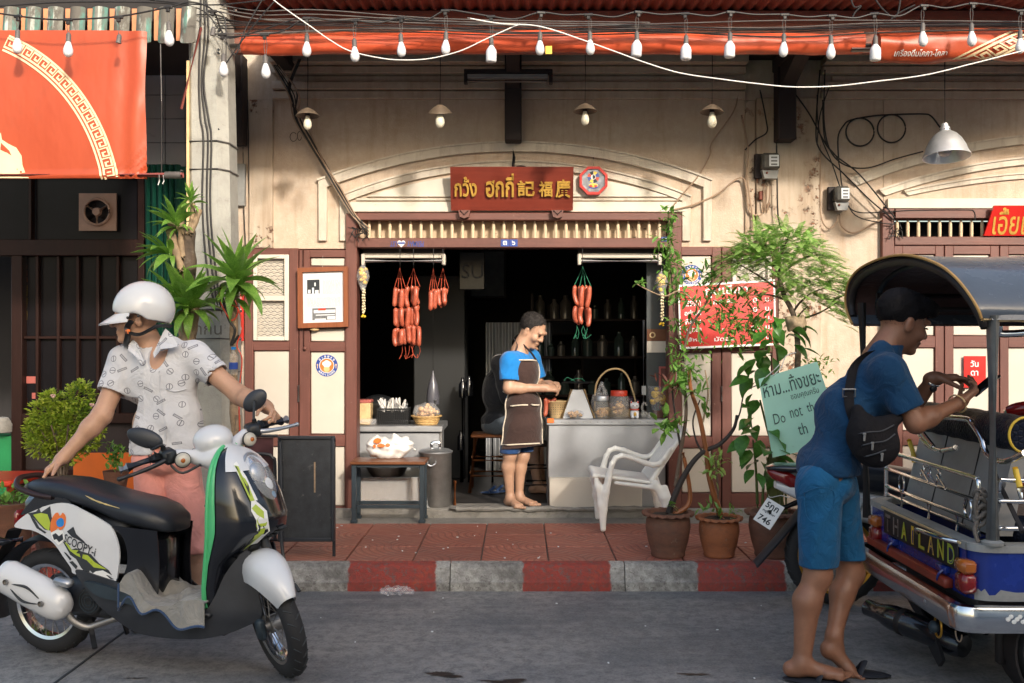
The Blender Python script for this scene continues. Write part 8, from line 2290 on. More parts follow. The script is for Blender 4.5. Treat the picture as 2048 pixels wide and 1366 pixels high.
for u in np.linspace(0,1,30):
 row=[]
 for v in np.linspace(0,1,26):
  x=.545+.44*u;y=-.215+.30*v
  nv=min(1,max(0,(v-.12)/.4));z=.335+.15*math.exp(-((u-.12)/.16)**2)*(1-.3*v)+.05*math.exp(-((u-.95)/.25)**2)+nv*(.016*math.sin(9*u+5*v)+.014*math.sin(15*u-12*v)+.007*math.sin(31*u+17*v))
  if v<.30:z-=(.30-v)*(.42-.34*math.exp(-((u-.45)/.16)**2));y=-.205-.008*math.sin(7*u)
  row.append((x,y+.008*math.sin(14*u),z))
 rows_.append(row)
m=MB();m.grid(rows_);m.grid([[(p[0],p[1]+.003,p[2]-.004)for p in r][::-1]for r in rows_]);obj('cloth',m,M['rag'],rg,70)
m=MB();m.tube([r[0]for r in rows_],.006,6);m.tube(rows_[0],.006,6);obj('binding',m,M['rag_edge'],rg)
# --------- tuk-tuk, parked along the kerb with its tail to the left
tk=thing('tuk_tuk','blue tuk-tuk with chrome rails and dark vinyl roof cut by the right edge','tuk-tuk',(1.9,4.64,0))
def TK(px,py,X):
 Y=X*FPX/(px-CX);return Vector((X,Y,HCAM-(py-CY)*Y/FPX))
def tp(name,m,mt,par=None,smooth=45,fixn=False):return obj(name,m,mt,par or tk,smooth,fixn)
YN_,YF_=4.02,5.27
m=MB();path=[(2.9,3.985),(2.3,3.985),(1.90,3.985),(1.80,4.0),(1.765,4.05),(1.76,4.2),(1.76,5.05),(1.765,5.22),(1.80,5.28),(1.90,5.30),(2.6,5.30)]
path=[(p.x,p.y)for p in spl([(a,b,0)for a,b in path],5)]
prf=[(.03,.43),(.0,.426),(-.008,.41),(-.010,.38),(-.008,.34),(.0,.325),(.03,.322),(.028,.332),(.008,.335),(.003,.38),(.008,.418),(.028,.422)]
rows_=[]
for i,(x,y)in enumerate(path):
 a=path[max(0,i-1)];b=path[min(len(path)-1,i+1)];d=Vector((b[0]-a[0],b[1]-a[1])).normalized();n=Vector((d.y,-d.x))
 sgn=1 if(Vector((2.3,4.64))-Vector((x,y))).dot(n)>0 else-1
 rows_.append([(x+n.x*sgn*o,y+n.y*sgn*o,z)for o,z in prf])
m.grid(rows_,cv=True);bump_=tp('bumper',m,M['chrome'],None,35,True)
for y in(4.3,5.12):
 m=MB();m.ell((1.752,y,.37),(.006,.012,.012),10,6);tp('bumper_bolt',m,M['steel'],bump_)
m=MB();m.add([(1.7565,4.42,.345),(1.7555,4.95,.40),(1.7555,5.0,.345),(1.7555,4.6,.335)],[(0,1,2,3)]);tp('bumper_scrape',m,M['primer'],bump_,None)
m=MB()
for k in range(7):m.ell((1.95+.012*k,3.9735,.385+.012*math.sin(k*2.1)),(.010,.001,.009),8,5)
tp('sticker',m,M['white'],bump_)
def wall_(x0,x1,y0,y1,z0,z1,mt,name='tub_panel',b=.012):mm=MB();mm.box(x0,x1,y0,y1,z0,z1,b);return tp(name,mm,mt)
m=MB();secs=[]
cr=[(2.9,4.03),(2.1,4.03),(1.93,4.035),(1.87,4.06),(1.845,4.11),(1.84,4.2),(1.84,5.1),(1.85,5.19),(1.89,5.24),(2.0,5.26),(2.9,5.26)]
cr=[(p.x,p.y)for p in spl([(a,b,0)for a,b in cr],4)]
m.grid([[(a,b,z)for a,b in cr]for z in(.44,.5,.56,.64)]);m.grid([[(a+.02*(1 if a<2 else 0),b+(.02 if b<4.6 else-.02),z)for a,b in cr][::-1]for z in(.44,.64)]);tub=tp('tub',m,M['tuk_blue'],None,50)
m=MB();rows_=[]
for i,(a,b)in enumerate(cr):
 d=.03 if b<4.6 else-.03
 rows_.append([(a-(.008 if a<1.95 else 0),b-d*.3,.638),(a-(.008 if a<1.95 else 0),b-d*.3,.668),(a+(.05 if a<1.95 else 0),b+d*1.6,.672),(a+(.05 if a<1.95 else 0),b+d*1.6,.640)])
m.grid(rows_,cv=True);tp('tub_rim',m,M['primer'],None,40,True)
m=MB();rr=random.Random(1)
ed=[(a,b)for a,b in cr if b<4.2][:14]
m.grid([[(a-(.002 if a<1.95 else 0),b-.0022,.441)for a,b in ed],[(a-(.002 if a<1.95 else 0),b-.0022,.475+rr.uniform(-.012,.02))for a,b in ed]]);tp('bare_patch',m,M['primer'],tub,None)
m=MB();m.box(1.86,2.9,4.06,5.23,.40,.46,.01);tp('floor_pan',m,M['tuk_dark'])
wall_(1.829,1.838,4.16,5.0,.535,.648,M['tuk_dark'],'name_board',.002)
for i,ch_ in enumerate('THAILAND'):
 m=MB();y=4.94-i*.103;c1=(M['steel_dull'],M['steel_dull'],M['lime'],M['yellow'],M['lime'],M['yellow'],M['lime'],M['lime'])[i]
 put_text(m,ch_,(1.8275,y,.592),ux=(0,-1,0),uy=(0,0,1),w=.068 if ch_!='I' else .03,h=.085,bold=.02);lt=tp('letter',m,c1,None,None)
 m=MB();put_text(m,ch_,(1.8262,y-.006,.586),ux=(0,-1,0),uy=(0,0,1),w=.042 if ch_!='I' else .012,h=.06,bold=-.02);tp('letter_inlay',m,(M['yellow'],M['tuk_blue'])[i%2]if i>1 else M['tuk_dark'],lt,None)
wall_(1.826,1.838,4.13,5.03,.652,.662,M['cane'],'trim_strip',.002)
wall_(1.80,1.842,4.22,5.16,.446,.487,mat('worn_red_sill',(.26,.035,.016),.45,0,.3,9),'red_sill',.006)
for y in(4.30,4.88):
 m=MB();m.box(1.815,1.842,y-.05,y+.05,.50,.53,.004);m.tube(spl([(1.82,y-.03,.515),(1.80,y-.03,.50),(1.80,y-.01,.47),(1.815,y,.46)],4),.006,6);tp('latch',m,M['tuk_blue'])
m=MB();m.tube(spl([(1.84,4.16,.655),(1.79,4.20,.662),(1.765,4.32,.664),(1.77,4.44,.655),(1.80,4.50,.63)],5),.0095,9);tp('grab_handle',m,M['chrome'])
for y0 in(4.085,5.10):
 t_=1.842;m=MB();m.box(1.80,t_+.02,y0-.045,y0+.05,.545,.60,.012);la=tp('tail_lamp',m,M['tail_amber']);m=MB();m.box(1.802,t_+.02,y0-.043,y0+.048,.465,.544,.012);tp('red_lens',m,M['tail_red'],la)
def rail(zs,x=1.90,y0=4.12,y1=5.16,r=.0105,name='rail'):
 m=MB();z0,z1=zs
 m.tube(spl([(x,y0,z0),(x,y0+.0,z1-.03),(x,y0+.02,z1-.006),(x,y0+.05,z1),(x,(y0+y1)/2,z1),(x,y1-.05,z1),(x,y1-.02,z1-.006),(x,y1,z1-.03),(x,y1,z0)],4),r,9);return tp(name,m,M['chrome'])
rail((.69,.925));
for z,r in((.835,.010),(.745,.010),(.705,.008)):
 m=MB();m.tube([(1.90,4.12,z),(1.90,5.16,z)],r,9);tp('rail',m,M['chrome'])
for y in(4.32,4.62,4.95):
 m=MB();m.tube([(1.90,y,.668),(1.90,y,.745)],.010,8);tp('rail_post',m,M['chrome'])
for y in(4.22,4.95):
 m=MB();m.tube([(1.90,y+.032*math.cos(a),.79+.042*math.sin(a))for a in np.linspace(0,2*PI,25)[:-1]],.005,7,closed=True);tp('ring_ornament',m,M['chrome'])
for k,y in enumerate((4.62,4.52,4.70)):
 m=MB();q=[(1.90,y+(.036-.0035*i)*math.cos(i*.7+k),.88+(.036-.0035*i)*math.sin(i*.7+k))for i in range(10)];q.append((1.90,y-.08,.84));m.tube(spl(q,4),.0045,6);tp('scroll_ornament',m,M['chrome'])
for z,r in((.93,.0105),(.845,.0105),(.735,.0105)):
 m=MB();m.tube(spl([(1.955,4.06,z-.05 if z==.93 else z),(1.96,4.045,z),(2.05,4.04,z),(2.9,4.04,z)],4),r,9);tp('side_rail',m,M['chrome'])
m=MB();m.tube(spl([(2.02,4.04,.93),(2.02,4.03,.89),(2.03,4.03,.86),(2.035,4.04,.88)],4),.006,6);tp('hook',m,M['chrome'])
YNP=4.05
m=MB();m.cyl((1.925,YNP,.668),(1.925,YNP,1.60),.0265,n=18);tp('post',m,M['steel_dull'])
m=MB();m.cyl((1.86,5.33,.55),(1.84,5.35,1.70),.022,n=14);tp('post',m,M['tuk_dark'])
m=MB();m.lathe([(.027,.0),(.042,.0),(.044,.012),(.027,.02)],(1.925,YNP,.668),18);tp('post_collar',m,M['primer'])
ARC=[(1966,640),(1958,618),(1940,588),(1914,556),(1884,532),(1845,516),(1806,510),(1770,515),(1740,526),(1716,541),(1700,562),(1693,585),(1692,606),(1697,628),(1706,648)]
arc=[TK(x,y,1.80)for x,y in ARC]
arc=[TK(1966,640,1.88)]+[TK(x,y,1.88-.08*min(1,(i+1)/4))for i,(x,y)in enumerate(ARC[1:])]
prof_r=spl(arc,4);NR=len(prof_r)
rows_=[]
for i,X in enumerate((0,.02,.08,.2,.4,.7,1.0,1.4,1.9,2.3)):
 row=[]
 for j,p in enumerate(prof_r):
  t=j/(NR-1);s=.016*math.sin(X*4)*math.sin(PI*t)+.012*math.sin(PI*t*2)*(1-math.exp(-X*2))
  lift=.012*(1-math.exp(-X*3))*math.sin(PI*t)
  row.append(Vector((p.x+X,p.y+.0,p.z-s+lift)))
 rows_.append(row)
m=MB();m.grid(rows_);tp('roof_cover',m,M['canvas'],None,60)
m=MB();m.grid([[v+Vector((0,(4.64-v.y)*.015,-.012))for v in r][::-1]for r in rows_]);tp('roof_lining',m,M['canvas_in'],None,60)
m=MB();m.tube([p+Vector((-.004,0,0))for p in prof_r],.0065,6);tp('yellow_piping',m,M['yellow']if False else mat('tan_piping',(.52,.29,.09),.6),None)
m=MB();m.tube([p+Vector((.02,(4.64-p.y)*.04,-.03))for p in prof_r[:-5]],.020,10);tp('roof_bow',m,M['tuk_dark'])
m=MB();m.tube([p+Vector((.16,(4.64-p.y)*.05,-.035))for p in prof_r[6:-3]],.014,9);tp('roof_bow',m,M['slate'])
m=MB();m.tube([prof_r[0]+Vector((X,0,.002*math.sin(X*60)))for X in np.linspace(0,2.3,40)],.0085,6);tp('eave_piping',m,M['cane'])
m=MB();m.grid([[prof_r[0]+Vector((X,-.004*math.sin(X*12)-.012*z,-.0+.03*(1-z)))for X in np.linspace(.03,2.3,30)]for z in(0,.5,1)]);tp('eave_flap',m,M['canvas'],None,60)
for z,y in((1.735,5.30),(1.66,5.30)):
 m=MB()
 if z>1.7:m.tube([(1.9,y,z),(4.1,y,z)],.016,9)
 else:m.tube(spl([(1.95,y,z),(2.3,y,z),(2.62,y,z),(2.72,y,z+.03),(2.76,y,z+.10)],5),.016,9)
 tp('roof_rail',m,M['tuk_dark'])
m=MB();m.tube([(1.95,4.64,1.87),(4.1,4.64,1.87)],.012,8);tp('roof_rail',m,M['slate'])
m=MB();m.tube(spl([TK(1990,640,1.98),TK(1998,655,1.99),TK(2010,668,2.02),(2.3,4.0,1.545),(2.9,4.0,1.545)],5),.016,10);tp('grab_rail',m,M['chrome'])
m=MB();secs=[]
for y in np.linspace(4.13,5.12,26):
 e=.002*math.sin(y*40);secs.append([(2.10+(.074+e)*math.cos(a),y,1.105+(.078+e)*math.sin(a))for a in np.linspace(0,2*PI,25)[:-1]])
m.loft(secs);bol=tp('bolster',m,M['croc'],None,60,True)
m=MB();m.tube([(2.10+.070*math.cos(a),4.128,1.105+.074*math.sin(a))for a in np.linspace(-1.0,2*PI-1.6,30)],.0055,7);tp('bolster_piping',m,M['yellow'],bol)
m=MB();m.add([(1.98,4.16,.68),(1.98,5.12,.68),(2.07,5.12,1.05),(2.07,4.16,1.05),(2.06,4.16,.68),(2.06,5.12,.68),(2.13,5.12,1.05),(2.13,4.16,1.05)],[(0,3,2,1),(4,5,6,7),(0,4,7,3),(1,2,6,5),(3,7,6,2)]);tp('seat_back',m,M['screen_grey'],None,None,True)
for y in(4.45,4.80):
 m=MB();m.tube([(1.978,y,.68),(2.068,y,1.05)],.004,6);tp('seam',m,M['tuk_dark'])
m=MB();m.box(2.06,2.6,4.16,5.12,.62,.76,.04);tp('seat_cushion',m,M['croc'])
for q in([(1782,834),(1800,828),(1816,834),(1832,856),(1850,884),(1868,898),(1884,902)],[(1884,902),(1906,898),(1912,895)],[(1868,896),(1846,868),(1832,846),(1836,833),(1856,832),(1930,838),(1944,848),(1962,876),(1972,905),(1990,920),(2015,922),(2050,906)]):
 m=MB();m.tube(spl([TK(a,b,1.97)for a,b in q],6),.0125,9);tp('back_rail',m,M['chrome'])
for q in([(1818,880),(1826,905),(1828,925)],[(2030,935),(2036,960),(2040,975)]):
 m=MB();m.tube(spl([TK(a,b,2.02)for a,b in q],4),.012,8);tp('yellow_strap',m,M['yellow'])
m=MB();m.tube([TK(1990,950,1.99),TK(2046,1064,1.99)],.011,8);tp('strut',m,M['tuk_dark'])
rp=thing('rope','grey rope knotted round the near rear corner rail of the tuk-tuk','rope',(1.90,4.10,.85))
for k in range(5):
 m=MB();q=[(1.90+.022*math.cos(a+k),4.11+.022*math.sin(a+k),.87-.03*k+.012*math.sin(2*a+k))for a in np.linspace(0,2*PI,13)[:-1]];m.tube(spl(q,2,True),.009,7,closed=True);obj('turn',m,M['rope'],rp)
m=MB();m.tube(spl([(1.885,4.09,.88),(1.872,4.09,.82),(1.885,4.10,.76),(1.87,4.09,.72),(1.88,4.08,.67)],5),.009,7);obj('tail',m,M['rope'],rp)
m=MB();e0,e1=Vector((1.70,4.86,.195)),Vector((1.98,4.36,.145));dv=(e1-e0).normalized()
m.lathe([(.030,.09),(.036,.0),(.040,-.002),(.040,.07),(.043,.075),(.044,.09),(.054,.12),(.060,.16),(.060,.50),(.05,.54),(0,.545)],e0,24,tuple(dv));tp('exhaust',m,M['black_gloss'])
m=MB();m.lathe([(.06,.20),(.064,.205),(.064,.225),(.06,.23)],e0,24,tuple(dv));tp('exhaust_clamp',m,M['tuk_dark'])
m=MB();c_=Vector((1.79,4.30,.262));m.ell(c_,(.022,.03,.026),12,8);tp('jack_bolt',m,M['slate']);m=MB();m.tube([c_+Vector((.018,.036*math.cos(a),.045*math.sin(a)))for a in np.linspace(0,2*PI,21)[:-1]],.005,7,closed=True);tp('brass_ring',m,M['gold_rim'])
m=MB();m.tube([(1.80,4.08+.03*math.cos(a),.30+.035*math.sin(a))for a in np.linspace(PI,2*PI,13)],.003,6);tp('wire_loop',m,M['cable_tan'])
m=MB();m.prism([(4.45,.17),(4.60,.14),(4.42,.05),(4.38,.09)],1.86,1.875,'yz');tp('mud_flap',m,M['black'])
m=MB();m.box(1.95,3.6,4.25,5.05,.24,.40,.03);tp('chassis',m,M['tuk_dark'])
m=MB();m.box(2.0,2.04,4.16,4.2,.14,.40,.01);tp('spring_hanger',m,M['tuk_dark'])
for yy in(4.14,5.14):
 m=MB();m.lathe([(.0,-.06),(.16,-.06),(.205,-.055),(.225,-.03),(.225,.03),(.205,.055),(.16,.06),(0,.06)],(2.27,yy,.225),32,(0,1,0));wt=tp('tyre',m,M['rubber']);m=MB();m.lathe([(0,-.064),(.12,-.062),(.14,-.066),(.14,.066),(0,.064)],(2.27,yy,.225),24,(0,1,0));tp('rim',m,M['rust_red'],wt)
 m=MB();m.lathe([(.24,-.08),(.25,-.08),(.25,.08),(.24,.08)],(2.27,yy,.225),32,(0,1,0));tp('wheel_arch',m,M['tuk_dark'])
m=MB();m.box(2.9,3.7,4.2,5.08,.42,.56,.03);tp('cab_floor',m,M['tuk_blue']);m=MB();m.box(3.62,3.75,4.25,5.03,.45,1.05,.05);tp('cowl',m,M['tuk_blue'])
m=MB();m.box(3.0,3.3,4.4,4.9,.62,.78,.04);tp('driver_seat',m,M['croc'])
for y in(4.1,5.2):
 m=MB();m.tube([(3.70,y,.9),(3.62,y,1.40),(3.55,y,1.72)],.018,9);tp('windscreen_post',m,M['steel_dull'])
m=MB();m.box(3.60,3.61,4.12,5.18,1.05,1.68,0);tp('windscreen',m,M['clear'])
m=MB();m.lathe([(.0,-.05),(.14,-.05),(.2,-.04),(.215,.0),(.2,.04),(.14,.05),(0,.05)],(3.95,4.64,.215),28,(0,1,0));wt=tp('tyre',m,M['rubber']);m=MB();m.tube([(3.95,4.64,.215),(3.86,4.64,.7),(3.78,4.64,.98)],.025,9);tp('fork',m,M['steel_dull'])
m=MB();m.tube([(3.66,4.42,1.02),(3.74,4.64,1.05),(3.66,4.86,1.02)],.014,8);tp('handlebar',m,M['black'])
m=MB();m.tube(spl([(2.22,4.55,1.165),(2.28,4.50,1.19),(2.36,4.45,1.19),(2.42,4.42,1.175)],4),[.02,.028,.032,.034,.034,.034,.034,.034,.034,.033,.032,.030,.024],10);single('rolled_cover',m,M['tail_red'],'rolled red plastic cover lying on the tuk-tuk bench','cover')
# --------- motorcycle between the tuk-tuk and the kerb
mo=thing('motorcycle','motorcycle with gold spoked wheel and number plate between the kerb and tuk-tuk','motorcycle',(1.79,5.65,0))
TM=Matrix.Translation(Vector((1.79,5.65,0)))
wheel(TM,(0,0,.285),.285,.075,.218,mo,30,True,'gold_rim')
wheel(TM,(1.24,0,.285),.285,.07,.218,mo,30,True,'gold_rim')
def mp_(name,m,mt,par=None,sm=45):return obj(name,m,mt,par or mo,sm)
m=MB(TM);m.tube([(0,-.07,.285),(.42,-.08,.33)],.022,8);mp_('swing_arm',m,M['tuk_dark']);m=MB(TM);m.tube([(0,.07,.285),(.42,.08,.33)],.022,8);mp_('swing_arm',m,M['tuk_dark'])
m=MB(TM);m.tube([(.02,-.1,.31),(.12,-.1,.62)],.03,10);mp_('shock',m,M['steel']);m=MB(TM);m.tube([(.02,.1,.31),(.12,.1,.62)],.03,10);mp_('shock',m,M['steel'])
m=MB(TM);m.box(.35,.80,-.11,.11,.20,.42,.04);mp_('engine',m,M['steel_dull'])
m=MB(TM);m.tube(spl([(.75,-.12,.24),(.5,-.14,.19),(.2,-.14,.25),(-.12,-.14,.32)],4),[.018]*7+[.035]*6,10);mp_('exhaust',m,M['steel'])
m=MB(TM);m.loft([ring(x,w,a,b)for x,w,a,b in((-.30,.04,.70,.76),(-.2,.09,.68,.80),(0,.12,.66,.82),(.25,.125,.62,.80),(.5,.12,.6,.76),(.62,.07,.62,.72))]);mp_('seat',m,M['seat'],None,60)
m=MB(TM);m.loft([ring(x,w,a,b)for x,w,a,b in((-.34,.03,.66,.70),(-.15,.10,.56,.68),(.1,.125,.48,.66),(.4,.13,.42,.62),(.62,.08,.4,.56))]);mp_('side_cover',m,M['white_paint'],None,60)
m=MB(TM);m.loft([ring(x,w,a,b)for x,w,a,b in((.60,.09,.40,.62),(.75,.14,.38,.74),(.92,.16,.42,.92),(1.02,.10,.6,.98))]);mp_('leg_shield',m,M['red_plastic'],None,60)
m=MB(TM);m.tube([(1.24,0,.285),(1.08,0,.72),(1.0,0,.98)],.03,9);mp_('fork',m,M['black']);m=MB(TM);m.tube([(.90,-.33,1.02),(.98,0,1.0),(.90,.33,1.02)],.014,8);mp_('handlebar',m,M['black'])
m=MB(TM);m.loft([ring(x,w,a,b,16)for x,w,a,b in((-.385,.025,.745,.765),(-.36,.055,.715,.775),(-.27,.075,.665,.76),(-.17,.07,.66,.74))]);mp_('tail_lamp',m,M['tail_red'],None,60)
m=MB(TM);m.loft([ring(x,w,a,b,16)for x,w,a,b in((-.39,.03,.765,.785),(-.33,.085,.762,.80),(-.18,.10,.75,.80))]);mp_('tail_cowl',m,M['black_gloss'],None,60)
m=MB(TM);rows_=[]
for t in np.linspace(0,1,10):
 x=-.12-.34*t;z=.66-.42*t**.9
 rows_.append([(x,y,z-.015*abs(y/.06)**2)for y in(-.062,-.03,0,.03,.062)])
m.grid(rows_);m.grid([[(p[0]+.006,p[1],p[2]-.006)for p in r][::-1]for r in rows_]);mp_('mudguard',m,M['grey_plastic'],None,60)
pc=Vector((-.375,0,.515));pd=Vector((-.60,0,-.80)).normalized()*-1;pn=Vector((-.80,0,.60));pq=Vector((0,-1,0))
pu=Vector((.55,0,.83)).normalized();pr=Vector((-.0,-1,0)).normalized();pr=(pr+Vector((.35,0,-.2))).normalized()
m=MB(TM);hw,hh=.085,.075
q=[pc-pr*hw-pu*hh,pc+pr*hw-pu*hh,pc+pr*hw+pu*hh,pc-pr*hw+pu*hh];nn=pr.cross(pu).normalized()*.002
m.add([v+nn for v in q]+[v-nn for v in q],[(0,1,2,3),(7,6,5,4),(0,4,5,1),(1,5,6,2),(2,6,7,3),(3,7,4,0)]);pt_=mp_('number_plate',m,M['white'],None,None)
for s_,v_,h_ in(('5กก',.042,.036),('กรุงเทพ',.0,.016),('746',-.042,.036)):
 m=MB(TM);put_text(m,s_,pc+pu*v_+nn*1.6,ux=pr,uy=pu,w=.12,h=h_,bold=.02);mp_('plate_text',m,M['ink_dark'],pt_,None)
m=MB(TM);m.tube([(-.16,0,.60),tuple(pc)],.02,6);mp_('plate_bracket',m,M['black'])
# --------- people
def V3(*a):return Vector(a)
def head(S,c,f,u,s=1.0,nose=1.0):
 A=rot3(f,u);c=np.array(c)
 def q(x,y,z):return c+A@(np.array((x,y,z))*s)
 S.ell(q(-.018,0,.035),(.098*s,.077*s,.086*s),.02,A)
 S.ell(q(.025,0,-.035),(.066*s,.062*s,.082*s),.03,A)
 S.ell(q(.066,0,-.098),(.026*s,.030*s,.020*s),.02,A)
 S.cap(q(.083,-.036,.028),q(.083,.036,.028),.013*s,None,.018)
 S.cap(q(.085,0,.014),q(.092+.010*nose,0,-.024),.008*s,.0135*s,.012)
 S.cap(q(.091,-.014,-.029),q(.091,.014,-.029),.009*s,None,.008)
 for y in(-1,1):
  S.ell(q(.088,y*.034,.006),(.012*s,.016*s,.010*s),.008,A,'d')
  S.ell(q(.062,y*.045,-.028),(.026*s,.022*s,.024*s),.02,A)
  S.ell(q(-.008,y*.079,-.012),(.020*s,.010*s,.032*s),.006,A);S.ell(q(.002,y*.088,-.008),(.010*s,.006*s,.018*s),.004,A,'d')
 S.cap(q(.086,-.018,-.060),q(.086,.018,-.060),.0085*s,None,.006)
 S.cap(q(.083,-.015,-.074),q(.083,.015,-.074),.009*s,None,.005)
 return q,A
def hand(S,w,d,p,t,curl=(.5,.6,.7,.8),s=1.0,thumb=(.75,.65,.2),tc=.35,spread=.08):
 """w wrist, d towards the fingertips, p out of the palm, t thumb side"""
 w,d,p=Vector(w),Vector(d).normalized(),Vector(p);p=(p-d*p.dot(d)).normalized();t=Vector(t);t=(t-d*t.dot(d)-p*t.dot(p)).normalized()
 A=np.array([[d[i],t[i],p[i]]for i in range(3)])
 S.cap(w-d*.02,w+d*.02,.027*s,.028*s,.02)
 S.box(w+d*.05*s,(.048*s,.041*s,.0165*s),.014,.012,A)
 for i,(o,L_)in enumerate(((.031,.073),(.011,.082),(-.010,.076),(-.030,.060))):
  b=w+d*(.092-.006*abs(i-1))*s+t*o*s;dd=(d+t*spread*(1.5-i)*.6).normalized();a=0
  for k,fr in enumerate((.46,.30,.24)):
   a+=curl[i]*(.9,1.15,.75)[k]
   e=b+(dd*math.cos(a)+p*math.sin(a))*L_*fr*s
   S.cap(b,e,(.0098,.0088,.0080)[k]*s,(.0088,.0080,.0066)[k]*s,.003 if k else .006);b=e
 b=w+d*.028*s+t*.030*s+p*.006;dd=(d*thumb[0]+t*thumb[1]+p*thumb[2]).normalized();ax=dd
 for k,L_ in enumerate((.040,.033,.026)):
  e=b+dd*L_*s;S.cap(b,e,(.0145,.0112,.0098)[k]*s,(.0112,.0098,.0075)[k]*s,.008 if k==0 else .003);b=e
  dd=(dd+(d*.6+p*.5-t*.4)*tc).normalized()
def sleeve(S,a,b,ra,rb,arm,k=.04,flare=0):
 """tube of cloth from the shoulder with an open, hollow end round the arm"""
 a,b=Vector(a),Vector(b);d=(b-a).normalized()
 S.cap(a,b+d*.01,ra,rb,k)
 A=rot3(d,(0,0,1)if abs(d.z)<.9 else(1,0,0))
 S.pend=getattr(S,'pend',[])+[(b,d,A,arm)]
def fin(S):
 for b,d,A,arm in S.pend:
  S.box(b+d*.13,(.13,.16,.16),.001,0,A,'d');S.cap(b-d*.05,b+d*.05,arm+.012,arm+.014,.004,'d')
def folds(amp=1.0,seed=0,vert=.35):
 r=np.random.default_rng(seed);K=r.normal(0,1,(6,3));K[:,2]*=vert*2;K=K/np.linalg.norm(K,axis=1)[:,None]*r.uniform(18,46,(6,1));ph=r.uniform(0,6.28,6)
 def fn(X,Y,Z):
  wv=.5*np.sin(9*X+7*Z+1.3)+.5*np.sin(8*Y-6*Z);o=0
  for i in range(6):
   rg=1-np.abs(np.sin(.5*(K[i,0]*X+K[i,1]*Y+K[i,2]*Z+ph[i]+2.4*wv)))
   o=o+(rg**3-.35)*(.6+.4*np.sin(7*X+5*Z+3*i))
  return-amp*.0042*o
 return fn
def leg_skin(S,hip,knee,ankle,r=(.085,.056,.058,.036),k=.03,calf=(0,.02)):
 hip,knee,ankle=Vector(hip),Vector(knee),Vector(ankle)
 S.cap(hip,knee,r[0],r[1],k);S.ell(knee,(r[1]*.94,r[1]*.94,r[1]*1.1),.03)
 cf=knee.lerp(ankle,.30)+Vector((calf[0],calf[1],0));S.cap(knee,cf,r[1]*.92,r[2],k);S.cap(cf,ankle,r[2]*.98,r[3],k)
def foot(S,ankle,d,z,L_=.245,s=1.0,toes=True):
 a=Vector(ankle);d=Vector((d[0],d[1],0)).normalized();n=Vector((-d.y,d.x,0));z0=z
 h=a-d*.045*s;h.z=z0+.032;S.ell(h,(.034*s,.032*s,.034*s),.02)
 S.cap(a,h+d*.03,.036*s,.030*s,.02)
 b=a+d*.11*s;b.z=z0+.026;S.cap(h+d*.05+Vector((0,0,.014)),b,.036*s,.028*s,.03);S.box(b+d*.02,(.04*s,.040*s,.016*s),.014,.02,rot3(d,(0,0,1)))
 for i in range(5):
  o=(-.034+.017*i)*s;l=(.030,.027,.024,.020,.016)[i]*s
  e=b+d*(.055-.006*i)*s+n*-o;e.z=z0+.013;S.cap(e,e+d*l,(.0125,.010,.0095,.009,.0085)[i]*s,None,.006)
def eyes_brows(q,par,lips=True,hair=None,s=1.0,A=None):
 for y in(-1,1):
  m=MB();m.ell(q(.0865,y*.034,.005),(.0075*s,.0105*s,.0032*s),10,6,Matrix(A.tolist()));obj('eye',m,M['eye'],par,60)
  m=MB();m.tube([q(.092,y*.018,.030),q(.088,y*.034,.033),q(.073,y*.048,.029)],[.0015*s,.0025*s,.001*s],6);obj('eyebrow',m,hair or M['hair'],par,60)
 if lips:m=MB();m.ell(q(.0915,0,-.0665),(.0040*s,.017*s,.0028*s),10,6,Matrix(A.tolist()));obj('mouth',m,M['lips'],par,60)
def add_tufts(m,n,seed,L_,c,down=.6,w=.0022):
 """short hair blades standing off a hair surface, so its outline is not smooth"""
 rr=random.Random(seed);V=m.v;c=Vector(c);nf=len(m.f)
 for _ in range(n):
  f=m.f[rr.randrange(nf)];p=Vector(V[f[0]]);nn=(p-c).normalized()
  d=(nn*.75+Vector((rr.uniform(-.5,.5),rr.uniform(-.5,.5),rr.uniform(-.4,.3)-down*.4))).normalized();s=d.cross(nn+Vector((.01,.02,.03))).normalized()
  l=L_*rr.uniform(.5,1.2);b=p-nn*.004
  m.add([b-s*w,b+s*w,b+d*l+s*w*.3-Vector((0,0,.3*l*down)),b+d*l-Vector((0,0,.3*l*down))],[(0,1,2,3)])
 return m
 # ---- the man in the white helmet behind the scooter
pa=thing('person','person in white helmet, printed white shirt and faded red shorts gripping the scooter','person',(PX(345,5.2),5.2,0))
Y0=5.15
def A_(px,py,y=Y0):return P(px,py,y)
def sw(a,b,z):
 return Vector((SX+_c*a-_s*b,SY+_s*a+_c*b,z))
gl=TS@Vector((.830,.335,1.024));gL=sw(gl.x,gl.y,gl.z);gd=TS.to_3x3()@Vector((-.25,.95,-.1));gdir=Vector((_c*gd.x-_s*gd.y,_s*gd.x+_c*gd.y,gd.z)).normalized()
wl=gL+Vector((-.060,.050,.070));el_=A_(481,792,5.08);shL=A_(388,712);shR=A_(250,722)
wr=A_(126,916,4.95);er=A_(203,832,5.04)
lo=(PX(70,4.9)-.05,4.62,-.01);hi=(gL.x+.22,5.45,1.76)
S=SDF(lo,hi,.0062)
hA=A_(273,637,5.12);fA=Vector((-.93,-.36,-.06));uA=Vector((-.05,0,1))
qA,AA=head(S,hA,fA,uA,1.06,2.0)
S.cap(A_(285,660,5.14),A_(308,706,5.16),.062,.070,.03)
S.ell(A_(318,752),(.178,.105,.15),.04).ell(A_(330,850),(.165,.11,.15),.05).ell(A_(333,915),(.165,.11,.09),.04).cap(shR,shL,.062,.062,.04)
S.chain([shL,el_,wl],[.056,.046,.030],.03).ell(el_.lerp(wl,.28),(.047,.047,.047),.03)
